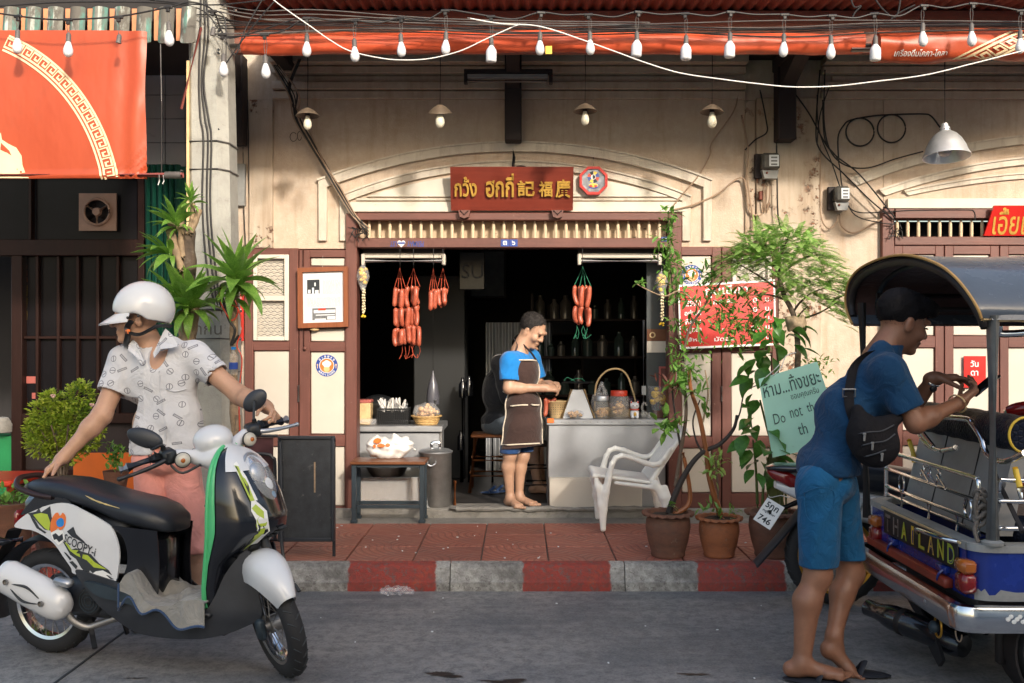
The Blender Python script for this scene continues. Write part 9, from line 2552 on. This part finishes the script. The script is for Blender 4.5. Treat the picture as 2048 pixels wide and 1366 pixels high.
S.chain([shR,er,wr],[.056,.047,.031],.03).ell(er.lerp(wr,.28),(.049,.049,.049),.03)
hand(S,wl,gL-wl+Vector((.02,-.03,.02)),Vector((-.3,-.55,-.8)),gdir*-1,(.85,.9,.95,.95),1.0,(.5,.7,.5),.5)
rl=sw(-.085,.118,.81)
hand(S,wr,rl-wr+Vector((-.05,-.02,.03)),Vector((.35,.1,-.95)),Vector((-.5,-.8,.1)),(.35,.5,.6,.7),1.05,(.45,.85,.1),.2)
hipL,hipR=A_(362,925,5.17),A_(305,925,5.17)
kL,kR=A_(382,1098,5.16),A_(318,1098,5.18);aL,aR=V3(PX(385,5.24),5.24,.085),V3(PX(310,5.28),5.28,.085)
leg_skin(S,hipL,kL,aL,(.09,.060,.060,.040));leg_skin(S,hipR,kR,aR,(.09,.060,.060,.040))
foot(S,aL,(.25,-1),.02);foot(S,aR,(-.2,-1),.02)
bodyA=obj('body',S.mb(),M['skin_a'],pa,180)
eyes_brows(qA,bodyA,True,None,1.06,AA)
hl_=A_(284,622,5.12);Ah=rot3(fA,uA)
S=SDF(hl_-Vector((.22,.2,.2)),hl_+Vector((.2,.2,.18)),.005)
S.ell(hl_+Vector((.012,0,.012)),(.152,.128,.142),.0,Ah)
fv=Vector(Ah[:,0]);uv=Vector(Ah[:,2]);lv=Vector(Ah[:,1])
S.cut(hl_+uv*-.045,-uv+fv*.22,.006)
for sd in(-1,1):S.ell(hl_+fv*.065+lv*sd*.12-uv*.075,(.085,.06,.062),.012,Ah,'d')
S.ell(hl_+fv*.16-uv*.085,(.12,.2,.085),.02,Ah,'d')
S.ell(hl_+Vector((.012,0,.004)),(.138,.114,.128),.0,Ah,'d')
hm=obj('helmet',S.mb(),M['white_paint'],pa,60)
m=MB();rows_=[]
for a in np.linspace(-1.05,1.05,17):
 e=Vector((.012,0,.012))+fv*.148*math.cos(a)*.985+lv*.126*math.sin(a);row=[]
 for t in np.linspace(0,1,5):row.append(hl_+e+uv*(-.022-.030*t-.018*math.cos(a)*t)+fv*(.080*t*max(0,math.cos(a*1.35))));
 rows_.append(row)
m.grid(rows_);m.grid([[v-uv*.006 for v in r][::-1]for r in rows_]);obj('visor',m,M['white_paint'],hm,60)
for sd,(a,b)in((1,(.070,-.035)),(-1,(.070,-.035)),(1,(.02,-.03)),(-1,(-.07,-.075))):
 c_=hl_+fv*a+uv*b+lv*sd*(.112 if abs(a)>.03 else .124);m=MB();m.ell(c_,.0075,10,6);obj('snap',m,M['black'],hm,60)
sdn=-1
side=lv if lv.y<0 else-lv
ear=hA+side*.09*1.06
m=MB();m.tube(spl([hl_+fv*.055+side*.108-uv*.055,ear+fv*.045-uv*.045,ear+fv*.045-uv*.080,hA+fv*.055+side*.055-uv*.120,hA+fv*.055-uv*.128],5),.019,8,flat=.55);st_=obj('chin_strap',m,M['black'],hm,60)
m=MB();m.tube(spl([ear+fv*.045-uv*.07,ear-fv*.01-uv*.085+side*.005,hl_-fv*.07+side*.105-uv*.085,hl_-fv*.13+side*.04-uv*.088],5),.017,8,flat=.55);obj('chin_strap',m,M['black'],hm,60)
m=MB();m.obox(ear+fv*.046-uv*.068+side*.008,(.013,.007,.012),(0,0,math.atan2(fv.y,fv.x)),.004);obj('buckle',m,M['orange_print'],st_)
S=SDF((PX(190,5.15),4.9,.82),(PX(460,5.15),5.42,1.56),.0065)
S.ell(A_(320,755),(.200,.130,.17),.05).ell(A_(332,845),(.198,.138,.19),.08).ell(A_(336,905),(.202,.140,.14),.06).cap(shR+Vector((.01,0,.0)),shL,.075,.075,.05).cap(A_(290,694),A_(345,692),.055,.055,.03)
sleeve(S,shL,shL.lerp(el_,.50),.082,.074,.052);sleeve(S,shR,shR.lerp(er,.58),.084,.078,.053)
S.disp(folds(.95,3)).disp(lambda X,Y,Z:.006*np.sin(30*Z+9*X+3*np.sin(14*X))*np.exp(-((Z-1.02)/.12)**2))
S.cut(A_(335,904),(.06,0,-1),.004)
S.ell(A_(313,706,5.04),(.042,.12,.085),.012,np.array(Matrix.Rotation(R(9),3,'Y')),'d').cap(A_(308,690,5.16),A_(306,660,5.14),.068,.075,.008,'d')
S.ell(A_(312,915,5.0),(.030,.14,.06),.01,None,'d')
fin(S);shA=obj('shirt',S.mb(),M['print'],pa,180)
def collar(pts,th=.004):
 m=MB();c_=sum((Vector(p)for p in pts),Vector())/len(pts);n=len(pts)
 m.add([Vector(p)for p in pts]+[Vector(p)+Vector((0,.012,.0))for p in pts],[tuple(range(n)),tuple(range(2*n-1,n-1,-1))]+[(i,i+n,(i+1)%n+n,(i+1)%n)for i in range(n)]);return m
yc_=5.02
obj('collar',collar([A_(330,657,5.09),A_(346,672,5.06),A_(358,692,5.03),A_(342,696,5.01),A_(322,698,5.0),A_(308,716,4.995),A_(306,706,5.01),A_(318,682,5.05)]),M['print'],shA,None,True)
obj('collar',collar([A_(266,680,5.06),A_(274,688,5.03),A_(288,722,5.0),A_(284,730,4.995),A_(270,712,5.0),A_(256,700,5.02),A_(258,688,5.05)]),M['print'],shA,None,True)
m=MB();c0=A_(304,690,5.155);rows_=[]
for a in np.linspace(-.35,PI+.25,20):
 d_=Vector((math.cos(a)*.95,math.sin(a),0));up_=Vector((.006,0,.034+.012*math.sin(a)))
 rows_.append([c0+d_*.084+Vector((0,0,-.012)),c0+d_*.080+up_,c0+d_*.090+up_+Vector((0,0,-.004)),c0+d_*.104+Vector((0,0,-.020))])
m.grid(rows_,cv=True);obj('collar',m,M['print'],shA,60)
def surf_at(mbv,px,py,w=3.5):
 """front-most point of a mesh along a line of sight"""
 v=mbv;X=CX+v[:,0]*FPX/v[:,1];Z=CY-(v[:,2]-HCAM)*FPX/v[:,1]
 k=(np.abs(X-px)<w)&(np.abs(Z-py)<w)
 return float(v[k,1].min())if k.any()else None
def verts_of(o):
 n=len(o.data.vertices);a=np.empty(n*3);o.data.vertices.foreach_get('co',a);return a.reshape(-1,3)+np.array(ORG.get(o.name,(0,0,0)))
def trace(o,pts,off=.004,w=4.):
 v=verts_of(o);out=[];last=None
 for px,py in pts:
  y=surf_at(v,px,py,w)
  if y is None:y=last
  if y is None:continue
  last=y;out.append(P(px,py,y-off))
 return out
pl_=trace(shA,[(319,742),(320,760),(322,790),(326,820),(330,850),(331,880),(330,900)],.002)
m=MB();m.tube(spl(pl_,4),.003,5);obj('placket',m,M['piping']if False else M['print'],shA)
pk=trace(shA,[(332,778),(350,783),(372,778)],.003);m=MB();m.tube(spl(pk,4),.003,5);obj('pocket_edge',m,M['print'],shA)
S=SDF((PX(228,5.15),4.9,.40),(PX(425,5.15),5.44,1.0),.007)
S.ell(A_(333,918),(.182,.135,.09),.03)
for h_,k_,sx in((hipL,kL,1),(hipR,kR,-1)):
 e=h_.lerp(k_,.97);S.cap(h_+Vector((0,0,.02)),e+Vector((.012*sx,0,0)),.102,.088,.008)
S.disp(folds(1.4,8,.15)).cut((0,0,PZ(1090,5.15)),(.05,0,-1),.003)
for e in(kL,kR):S.cap(e+Vector((0,0,.06)),e-Vector((0,0,.1)),.070,.070,.003,'d')
obj('shorts',S.mb(),M['short_pink'],pa,180)
for a,d in((aL,(.25,-1)),(aR,(-.2,-1))):
 dd=Vector((d[0],d[1],0)).normalized();m=MB();m.ell(a+dd*.06-Vector((0,0,.075)),(.055,.14,.011),18,6,Matrix.Rotation(math.atan2(-dd.x,dd.y),3,'Z'));obj('sandal',m,M['flipflop'],pa,60)
 # ---- the apron man at the counter
ZB=.222
pb_=thing('person','person in bright blue shirt and brown apron working at the sales counter','person',(PX(1035,7.68),7.68,ZB))
YB_=7.70
def B_(px,py,y=YB_):return P(px,py,y)
hB=B_(1066,661,7.70);fB=Vector((.76,-.44,-.58));uB=Vector((.46,-.26,.8))
S=SDF((PX(985,7.7),7.42,ZB-.01),(PX(1145,7.7),7.98,1.80),.0056)
qB,AB=head(S,hB,fB,uB,1.04,1.0)
S.cap(B_(1052,672),B_(1038,702),.056,.066,.03)
shr=B_(1020,722,7.58);shl=B_(1062,716,7.84);elr=B_(1018,776,7.55);ell_=B_(1078,772,7.86);wrr=B_(1090,776,7.60);wll=B_(1096,768,7.78)
S.ell(B_(1040,745),(.12,.155,.14),.04).ell(B_(1042,810),(.12,.145,.12),.05).ell(B_(1040,850),(.12,.15,.09),.04).cap(shr,shl,.058,.058,.04)
S.chain([shr,elr,wrr],[.050,.042,.028],.03).ell(elr.lerp(wrr,.3),(.043,.043,.043),.03).chain([shl,ell_,wll],[.05,.041,.028],.03)
hand(S,wrr,(.85,.35,-.05),(-.1,.5,-.85),(.2,.4,.85),(.5,.6,.65,.7),.95,(.8,.45,.2),.3)
hand(S,wll,(.75,-.6,.05),(.1,-.2,-.95),(-.55,-.6,.4),(.6,.7,.75,.8),.95,(.8,.5,.2),.3)
hr_,hl2=B_(1028,868,7.64),B_(1050,868,7.77);kr_,kl_=B_(1020,908,7.62),B_(1046,912,7.74);ar_,al_=V3(PX(1020,7.66),7.66,ZB+.075),V3(PX(1038,7.74),7.74,ZB+.075)
leg_skin(S,hr_,kr_,ar_,(.070,.046,.048,.030),.03,(-.014,.008));leg_skin(S,hl2,kl_,al_,(.070,.046,.048,.030),.03,(-.014,.008))
foot(S,ar_,(.45,-.9),ZB,s=.95);foot(S,al_,(.75,-.65),ZB,s=.95)
bodyB=obj('body',S.mb(),M['skin_b'],pb_,180)
eyes_brows(qB,bodyB,True,M['hair_grey'],1.10,AB)
S=SDF(hB-Vector((.2,.2,.2)),hB+Vector((.2,.2,.2)),.005)
S.ell(qB(-.022,0,.040),(.1085,.0855,.0945),.0,AB)
S.ell(qB(.085,0,.006),(.10,.105,.088),.012,AB,'d').cut(qB(-.02,0,-.035),Vector(AB[:,2])*-1+Vector(AB[:,0])*.45,.006)
for y in(-1,1):S.ell(qB(.012,y*.09,-.022),(.032,.03,.045),.006,AB,'d')
S.disp(lambda X,Y,Z:.0025*np.sin(80*X-70*Z+60*Y)*np.sin(45*Z+50*Y))
obj('hair',add_tufts(S.mb(),2600,5,.015,hB),M['hair_grey'],pb_,180)
S=SDF((PX(985,7.7),7.40,.85),(PX(1110,7.7),8.02,1.50),.006)
S.ell(B_(1041,745),(.124,.162,.150),.04).ell(B_(1042,805),(.124,.152,.13),.05).ell(B_(1039,835),(.118,.150,.07),.04).cap(shr,shl,.070,.070,.05).cap(B_(1036,702),B_(1046,704,7.75),.055,.055,.03)
sleeve(S,shr,shr.lerp(elr,.72),.074,.078,.046);sleeve(S,shl,shl.lerp(ell_,.72),.072,.076,.046)
S.disp(folds(1.1,12)).cut(B_(1036,846),(0,0,-1),.004).cap(B_(1040,700),B_(1053,674),.070,.072,.006,'d')
fin(S);obj('shirt',S.mb(),M['blue_shirt'],pb_,180)
S=SDF((PX(985,7.7),7.45,.58),(PX(1085,7.7),8.0,1.0),.007)
S.ell(B_(1038,850),(.135,.16,.075),.03)
for h_,k_ in((hr_,kr_),(hl2,kl_)):S.cap(h_,k_+Vector((0,0,.02)),.088,.080,.03)
S.disp(folds(1.0,5,.15)).cut((0,0,PZ(904,7.7)),(0,0,-1),.003)
for e in(kr_,kl_):S.cap(e+Vector((0,0,.06)),e-Vector((0,0,.1)),.066,.066,.003,'d')
obj('shorts',S.mb(),M['blue_short_dark'],pb_,180)
fa=Vector((.60,-.80,0)).normalized();sa=Vector((.80,.60,0))
S=SDF((PX(985,7.7),7.36,.62),(PX(1115,7.7),8.0,1.45),.006)
S.ell(B_(1042,745),(.142,.178,.165),.04).ell(B_(1044,810),(.146,.172,.140),.06).ell(B_(1044,850),(.142,.172,.11),.06).cap(B_(1044,850,7.68),B_(1050,905,7.69),.142,.138,.05)
for h_,k_ in((hr_,kr_),(hl2,kl_)):S.cap(h_+Vector((.02,0,0)),k_+Vector((.02,0,.02)),.104,.100,.05)
S.disp(folds(.5,31,.1))
c_=B_(1040,790);S.cut(c_+fa*.0,-fa)
S.cut(B_(1040,718),(0,0,1)).cut((0,0,PZ(893,7.66)),(.10,0,-1))
wz=PZ(780,7.68)
for sd in(-1,1):
 p0=c_+sa*sd*.095;p0.z=PZ(718,7.68);S.cut(p0,Vector(sa)*sd*.90+Vector((0,0,.42)))
ap=obj('apron',S.mb(),M['apron'],pb_,60)
va=verts_of(ap)
def edge_trace(pts,r=.0058,name='piping'):
 q=trace(ap,pts,.003,5.)
 if len(q)>2:m=MB();m.tube(spl(q,4),r,6);obj(name,m,M['piping'],ap)
Xa=CX+va[:,0]*FPX/va[:,1];Za=CY-(va[:,2]-HCAM)*FPX/va[:,1]
lf_,rt_=[],[]
for py in range(719,894,7):
 k=np.abs(Za-py)<3
 if k.any():
  i=np.where(k)[0][Xa[k].argmin()];j=np.where(k)[0][Xa[k].argmax()];lf_.append(Vector(va[i])+Vector((-.003,-.002,0)));rt_.append(Vector(va[j])+Vector((.003,-.002,0)))
for e in(lf_,rt_):m=MB();m.tube(e,.0055,6);obj('piping',m,M['piping'],ap)
m=MB();m.tube([lf_[-1]]+trace(ap,[(x,889-(x-1030)*.05)for x in range(1015,1085,8)],.003,6.),.0055,6);obj('piping',m,M['piping'],ap)
m=MB();m.tube([lf_[0]]+trace(ap,[(x,720)for x in range(1034,1070,6)],.003,5.)+[rt_[0]],.0055,6);obj('piping',m,M['piping'],ap)
edge_trace([(1021,812),(1032,811),(1044,810),(1056,810)]);edge_trace([(1062,809),(1070,810),(1078,810)])
edge_trace([(1020,835),(1020,860)],.002,'pocket_seam')
for e,x in((lf_[0],1034),(rt_[0],1046)):
 m=MB();m.tube(spl([e,e.lerp(B_(x,690,7.62),.5)+fa*.02,B_(x-2,690,7.66)+fa*.02,B_(x-6,678,7.72)],4),.011,8,flat=.3);obj('neck_strap',m,M['apron'],ap)
m=MB();m.tube([lf_[9],lf_[9]+Vector((-.03,.02,-.01)),lf_[9]+Vector((-.05,.05,.0))],.005,6);obj('waist_tie',m,M['piping'],ap)
# ---- the driver leaning on the tuk-tuk
pc_=thing('person','person in dark blue polo and blue shorts leaning on the tuk-tuk with a phone','person',(PX(1640,4.4),4.42,0))
YC_=4.46
def C_(px,py,y=YC_):return P(px,py,y)
hC=C_(1806,645,4.50);fC=Vector((.93,.10,-.34));uC=Vector((.34,0,.94))
shr=C_(1778,742,4.33);shl=C_(1768,736,4.66);elr=C_(1832,846,4.30);ell_=C_(1822,818,4.72)
wrr=C_(1918,806,4.40);wll=C_(1868,757,4.60);hip_c=C_(1655,958,4.47)
S=SDF((PX(1560,4.4),4.15,-.01),(PX(1990,4.4),4.86,1.78),.0062)
qC,AC=head(S,hC,fC,uC,1.10,1.4)
S.cap(C_(1790,668,4.50),C_(1762,712,4.50),.066,.076,.03)
S.ell(C_(1752,770,4.49),(.10,.155,.14),.05).ell(C_(1704,850,4.48),(.10,.145,.14),.06).ell(hip_c,(.10,.14,.10),.05).cap(shr,shl,.055,.055,.04)
S.chain([shr,elr,wrr],[.050,.042,.027],.03).ell(elr.lerp(wrr,.28),(.046,.046,.046),.03).chain([shl,ell_,wll],[.053,.044,.029],.03)
hand(S,wrr,(.75,.15,.55),(-.5,.2,.75),(.2,.9,.1),(.55,.65,.75,.85),1.0,(.7,.6,.3),.3)
hand(S,wll,(.9,-.2,.05),(.1,-.1,-.95),(0,-1,0),(.25,.3,.35,.4),1.05,(.8,.5,.5),.3,.25)
hn,hf=C_(1640,975,4.40),C_(1668,975,4.54);kn,kf_=C_(1636,1150,4.40),C_(1702,1148,4.56);an=V3(PX(1604,4.37),4.37,.088);af=C_(1668,1272,4.47)
leg_skin(S,hn,kn,an,(.085,.056,.060,.036),.03,(-.026,0));leg_skin(S,hf,kf_,af,(.082,.054,.054,.034),.03,(-.016,0))
foot(S,an,(1,-.25),.022,s=1.05)
S.ell(af+Vector((-.028,-.005,-.058)),(.036,.034,.042),.02).cap(af,af+Vector((.01,0,-.05)),.038,.036,.02)
S.cap(af+Vector((-.01,-.005,-.06)),af+Vector((.055,-.03,-.135)),.036,.030,.02).box(af+Vector((.062,-.033,-.145)),(.03,.034,.018),.014,.02,rot3((.7,-.3,-.65),(.6,0,.8)))
for i in range(5):
 b=af+Vector((.080-.004*i,-.062+.016*i,-.158));S.cap(b,b+Vector((.028,-.008,-.010)),.0105-.0006*i,None,.005)
bodyC=obj('body',S.mb(),M['skin_c'],pc_,180)
eyes_brows(qC,bodyC,True,None,1.14,AC)
S=SDF(hC-Vector((.22,.2,.2)),hC+Vector((.22,.2,.22)),.005)
S.ell(qC(-.024,0,.046),(.1150,.0905,.1010),.0,AC).ell(qC(.055,0,.085),(.075,.075,.05),.03,AC)
S.ell(qC(.095,0,-.015),(.100,.12,.078),.010,AC,'d').cut(qC(-.02,0,-.05),Vector(AC[:,2])*-1+Vector(AC[:,0])*.55,.01)
for y in(-1,1):S.ell(qC(.012,y*.10,-.025),(.036,.04,.05),.006,AC,'d')
S.disp(lambda X,Y,Z:.0025*np.sin(70*X-60*Z+50*Y)*np.sin(45*Z+40*Y))
obj('hair',add_tufts(S.mb(),2200,6,.011,hC),M['hair'],pc_,180)
S=SDF((PX(1575,4.4),4.10,.90),(PX(1890,4.4),4.90,1.66),.0065)
S.ell(C_(1750,770,4.49),(.124,.175,.16),.05).ell(C_(1686,845,4.48),(.124,.165,.185),.08).ell(C_(1656,934,4.47),(.140,.168,.12),.05).cap(shr,shl,.070,.070,.05).cap(C_(1762,706,4.45),C_(1768,702,4.56),.058,.058,.03)
sleeve(S,shr,shr.lerp(elr,.74),.078,.076,.050);sleeve(S,shl,shl.lerp(ell_,.74),.076,.074,.050)
S.disp(folds(1.3,21)).disp(lambda X,Y,Z:.007*np.sin(26*(Z+.7*X)+3*np.sin(11*Y))*np.exp(-((Z-1.08)/.14)**2))
nh=C_(1655,968,4.47);S.cut(nh,(-.16,0,-1),.004).cap(C_(1768,704,4.50),C_(1790,668,4.50),.072,.074,.006,'d')
fin(S);shC=obj('polo_shirt',S.mb(),M['polo'],pc_,180)
m=MB();cc=[C_(1748,700,4.41),C_(1742,690,4.50),C_(1750,688,4.58),C_(1778,696,4.60)]
rows_=[]
for a in np.linspace(.5,2*PI-.8,24):
 c0=C_(1768,700,4.50);r_=.078
 d_=Vector((math.cos(a)*.9,math.sin(a),0));rows_.append([c0+d_*r_+Vector((.02,0,.022)),c0+d_*(r_+.012)+Vector((.0,0,-.004)),c0+d_*(r_+.026)+Vector((-.012,0,-.034))])
m.grid(rows_);m.grid([[v*1.0-Vector((0,0,.004))for v in r][::-1]for r in rows_]);obj('collar',m,M['polo'],shC,60)
hem=trace(shC,[(1836+i*3,828-i*4)for i in range(5)],.002)
S=SDF((PX(1560,4.4),4.16,.42),(PX(1760,4.4),4.86,1.08),.007)
S.ell(hip_c+Vector((.01,0,-.02)),(.118,.155,.10),.05)
for h_,k_ in((hn,kn),(hf,kf_)):S.cap(h_+Vector((0,0,.02)),h_.lerp(k_,.98),.106,.084,.010)
S.disp(folds(1.7,41,.2)).disp(lambda X,Y,Z:.004*np.sin(34*(Z-.5*X)+4*np.sin(9*X+5*Y))*np.exp(-((Z-.85)/.12)**2)).cut((0,0,PZ(1143,4.42)),(.02,0,-1),.003)
for e in(kn,kf_):S.cap(e+Vector((0,0,.05)),e-Vector((0,0,.1)),.070,.066,.003,'d')
so=obj('shorts',S.mb(),M['short_blue'],pc_,180)
for q in([(1608,985),(1612,1030),(1630,1045),(1660,1035),(1668,985),(1640,975),(1610,985)],[(1718,945),(1722,970),(1735,985)]):
 q2=trace(so,q,.001);
 if len(q2)>2:m=MB();m.tube(spl(q2,4),.0022,5);obj('stitching',m,M['short_blue'],so)
for k,(a,d_,z_)in enumerate(((an,(1,-.25,0),.011),(af,(.9,-.2,0),.011))):
 dd=Vector(d_).normalized();c_=Vector((a.x,a.y,z_))+dd*(.06 if k==0 else .10)
 m=MB();m.ell(c_,(.145,.054,.012),20,6,Matrix.Rotation(math.atan2(dd.y,dd.x),3,'Z'));fl_=obj('flip_flop',m,M['flipflop'],pc_,60)
 n_=Vector((-dd.y,dd.x,0));m=MB();m.tube(spl([c_-n_*.045+dd*.0,c_+Vector((0,0,.055))+dd*.03,c_+n_*.045+dd*.0],5),.014,8,flat=.4);obj('strap',m,M['flipflop'],fl_)
wt_=wll-(wll-ell_).normalized()*.015;m=MB();u_,w_=frame_of(wll-ell_);m.tube([wt_+(u_*math.cos(a)+w_*math.sin(a))*.032 for a in np.linspace(0,2*PI,21)[:-1]],.008,8,closed=True);wtch=obj('wristwatch',m,M['chrome'],pc_,60)
m=MB();m.ell(wt_+Vector((.0,-.012,-.034)),(.018,.012,.018),12,8);obj('watch_case',m,M['black'],wtch)
br_=wrr-(wrr-elr).normalized()*.01;u_,w_=frame_of(wrr-elr);m=MB();m.tube([br_+(u_*math.cos(a)*1.15+w_*math.sin(a))*.040 for a in np.linspace(0,2*PI,25)[:-1]],.0035,6,closed=True);obj('bangle',m,M['cane'],pc_,60)
m=MB();c_=wrr+Vector((.125,.03,.075));m.obox(c_,(.075,.036,.005),(0,R(-38),.1),.004);ph_=single('phone',m,M['black_gloss'],'slim dark phone held up by the leaning driver','phone')
m=MB();m.obox(c_+Vector((-.004,0,.0062)),(.068,.032,.0006),(0,R(-38),.1));obj('screen',m,M['pane_dark'],ph_)
sb=thing('sling_bag','black nylon sling bag with zips hanging at the leaning driver\'s side','bag',tuple(C_(1745,900,4.3)))
S=SDF((PX(1680,4.25),4.08,.88),(PX(1835,4.25),4.42,1.28),.006)
S.ell(C_(1752,888,4.28),(.105,.070,.105),.02,np.array(Matrix.Rotation(R(38),3,'Y'))).ell(C_(1728,872,4.27),(.07,.065,.10),.03).cap(C_(1715,820,4.28),C_(1722,870,4.28),.030,.055,.03).cap(C_(1770,850,4.28),C_(1795,838,4.30),.045,.028,.03)
S.disp(folds(1.0,61));bgo=obj('pouch',S.mb(),M['bag'],sb,60)
vb=verts_of(bgo)
for q in([(1716,868),(1740,864),(1764,862),(1788,850)],[(1722,892),(1744,886),(1770,882),(1790,868)],[(1728,914),(1750,908),(1772,900)]):
 t2=trace(bgo,q,.002,5.)
 if len(t2)>2:m=MB();m.tube(spl(t2,4),.0035,6);obj('zip',m,M['grey_plastic'],sb)
for(x,y)in((1729,876),(1745,894),(1764,916)):
 t2=trace(bgo,[(x,y)],.008,6.)
 if t2:m=MB();m.obox(t2[0],(.005,.002,.014),(0,.1,0),.002);m.obox(t2[0]+Vector((0,0,.017)),(.007,.003,.005),(0,0,0),.002);obj('zip_pull',m,M['steel_dull'],sb)
def on_shirt(px,py,dflt,off=.012):
 y=surf_at(verts_of(shC),px,py,6.);return P(px,py,(y if y else dflt)-off)
stp=[on_shirt(x,y,4.36)for x,y in((1742,702),(1722,716),(1708,734),(1702,760),(1698,790),(1700,815),(1708,840),(1716,862))]
m=MB();rows_=[[p+Vector((-.021,-.001,-.004)),p+Vector((0,-.005,0)),p+Vector((.021,-.001,.004))]for p in spl(stp,4)]
m.grid(rows_);m.grid([[v+Vector((0,.004,0))for v in r][::-1]for r in rows_]);obj('strap',m,M['bag'],sb,60)
bk2=on_shirt(1698,786,4.36,.02);m=MB();m.tube([bk2+Vector((sx*.027,0,sz*.016))for sx,sz in((-1,-1),(1,-1),(1,1),(-1,1))],.0045,6,closed=True);obj('strap_buckle',m,M['steel_dull'],sb)
# ---- somebody seated in the dim shop
pd_=thing('person','person in dark shirt and grey shorts seated on the wooden stool behind the apron man','person',(PX(985,8.5),8.52,.215))
D_=lambda px,py,y=8.52:P(px,py,y)
S=SDF((PX(950,8.5),8.1,.205),(PX(1110,8.5),8.8,1.62),.009)
qD,AD=head(S,D_(1052,700),Vector((.9,-.3,-.2)),Vector((.1,0,1)),1.0)
S.cap(D_(1040,718),D_(1018,745),.055,.065,.03).ell(D_(1000,790),(.12,.17,.19),.05).ell(D_(995,850),(.12,.16,.09),.04)
for y,kx,fy in((8.42,1062,8.36),(8.60,1070,8.52)):
 hp=V3(PX(1000,8.5),y,.215+.56);kn_=V3(PX(kx,8.5),y-.05,.215+.52);an_=V3(PX(kx+12,8.5),fy-.02,.215+.075)
 S.chain([hp,kn_],[.085,.06],.03);leg_skin(S,kn_,kn_,an_,(.06,.06,.058,.036));foot(S,an_,(1,-.35),.215)
bodyD=obj('body',S.mb(),M['skin_b'],pd_,180)
S=SDF((PX(950,8.5),8.2,.68),(PX(1075,8.5),8.85,1.5),.009)
S.ell(D_(998,785),(.15,.20,.21),.05).ell(D_(994,840),(.14,.18,.09),.05).cap(V3(PX(1000,8.5),8.34,1.30),V3(PX(1000,8.5),8.70,1.30),.08,.08,.05).cap(V3(PX(1000,8.5),8.33,1.28),V3(PX(1014,8.5),8.28,1.02),.07,.06,.04).disp(folds(1.2,71)).cut((0,0,.76),(0,0,-1),.004)
obj('shirt',S.mb(),M['dark_shirt'],pd_,180)
S=SDF((PX(950,8.5),8.2,.60),(PX(1075,8.5),8.85,.95),.009)
S.ell(D_(996,852),(.145,.185,.09),.04)
for y in(8.42,8.60):S.cap(V3(PX(1000,8.5),y,.775),V3(PX(1045,8.5),y-.03,.745),.10,.092,.03)
S.disp(folds(1.0,72)).cut((0,0,.705),(0,0,-1),.003);obj('shorts',S.mb(),M['grey_short'],pd_,180)
S=SDF(D_(1052,700)-Vector((.15,.15,.1)),D_(1052,700)+Vector((.15,.15,.17)),.008);S.ell(qD(-.02,0,.045),(.115,.09,.10),0,AD).ell(qD(.09,0,-.01),(.09,.1,.07),.01,AD,'d').cut(qD(-.02,0,-.04),Vector(AD[:,2])*-1+Vector(AD[:,0])*.5);obj('hair',S.mb(),M['hair'],pd_,180)
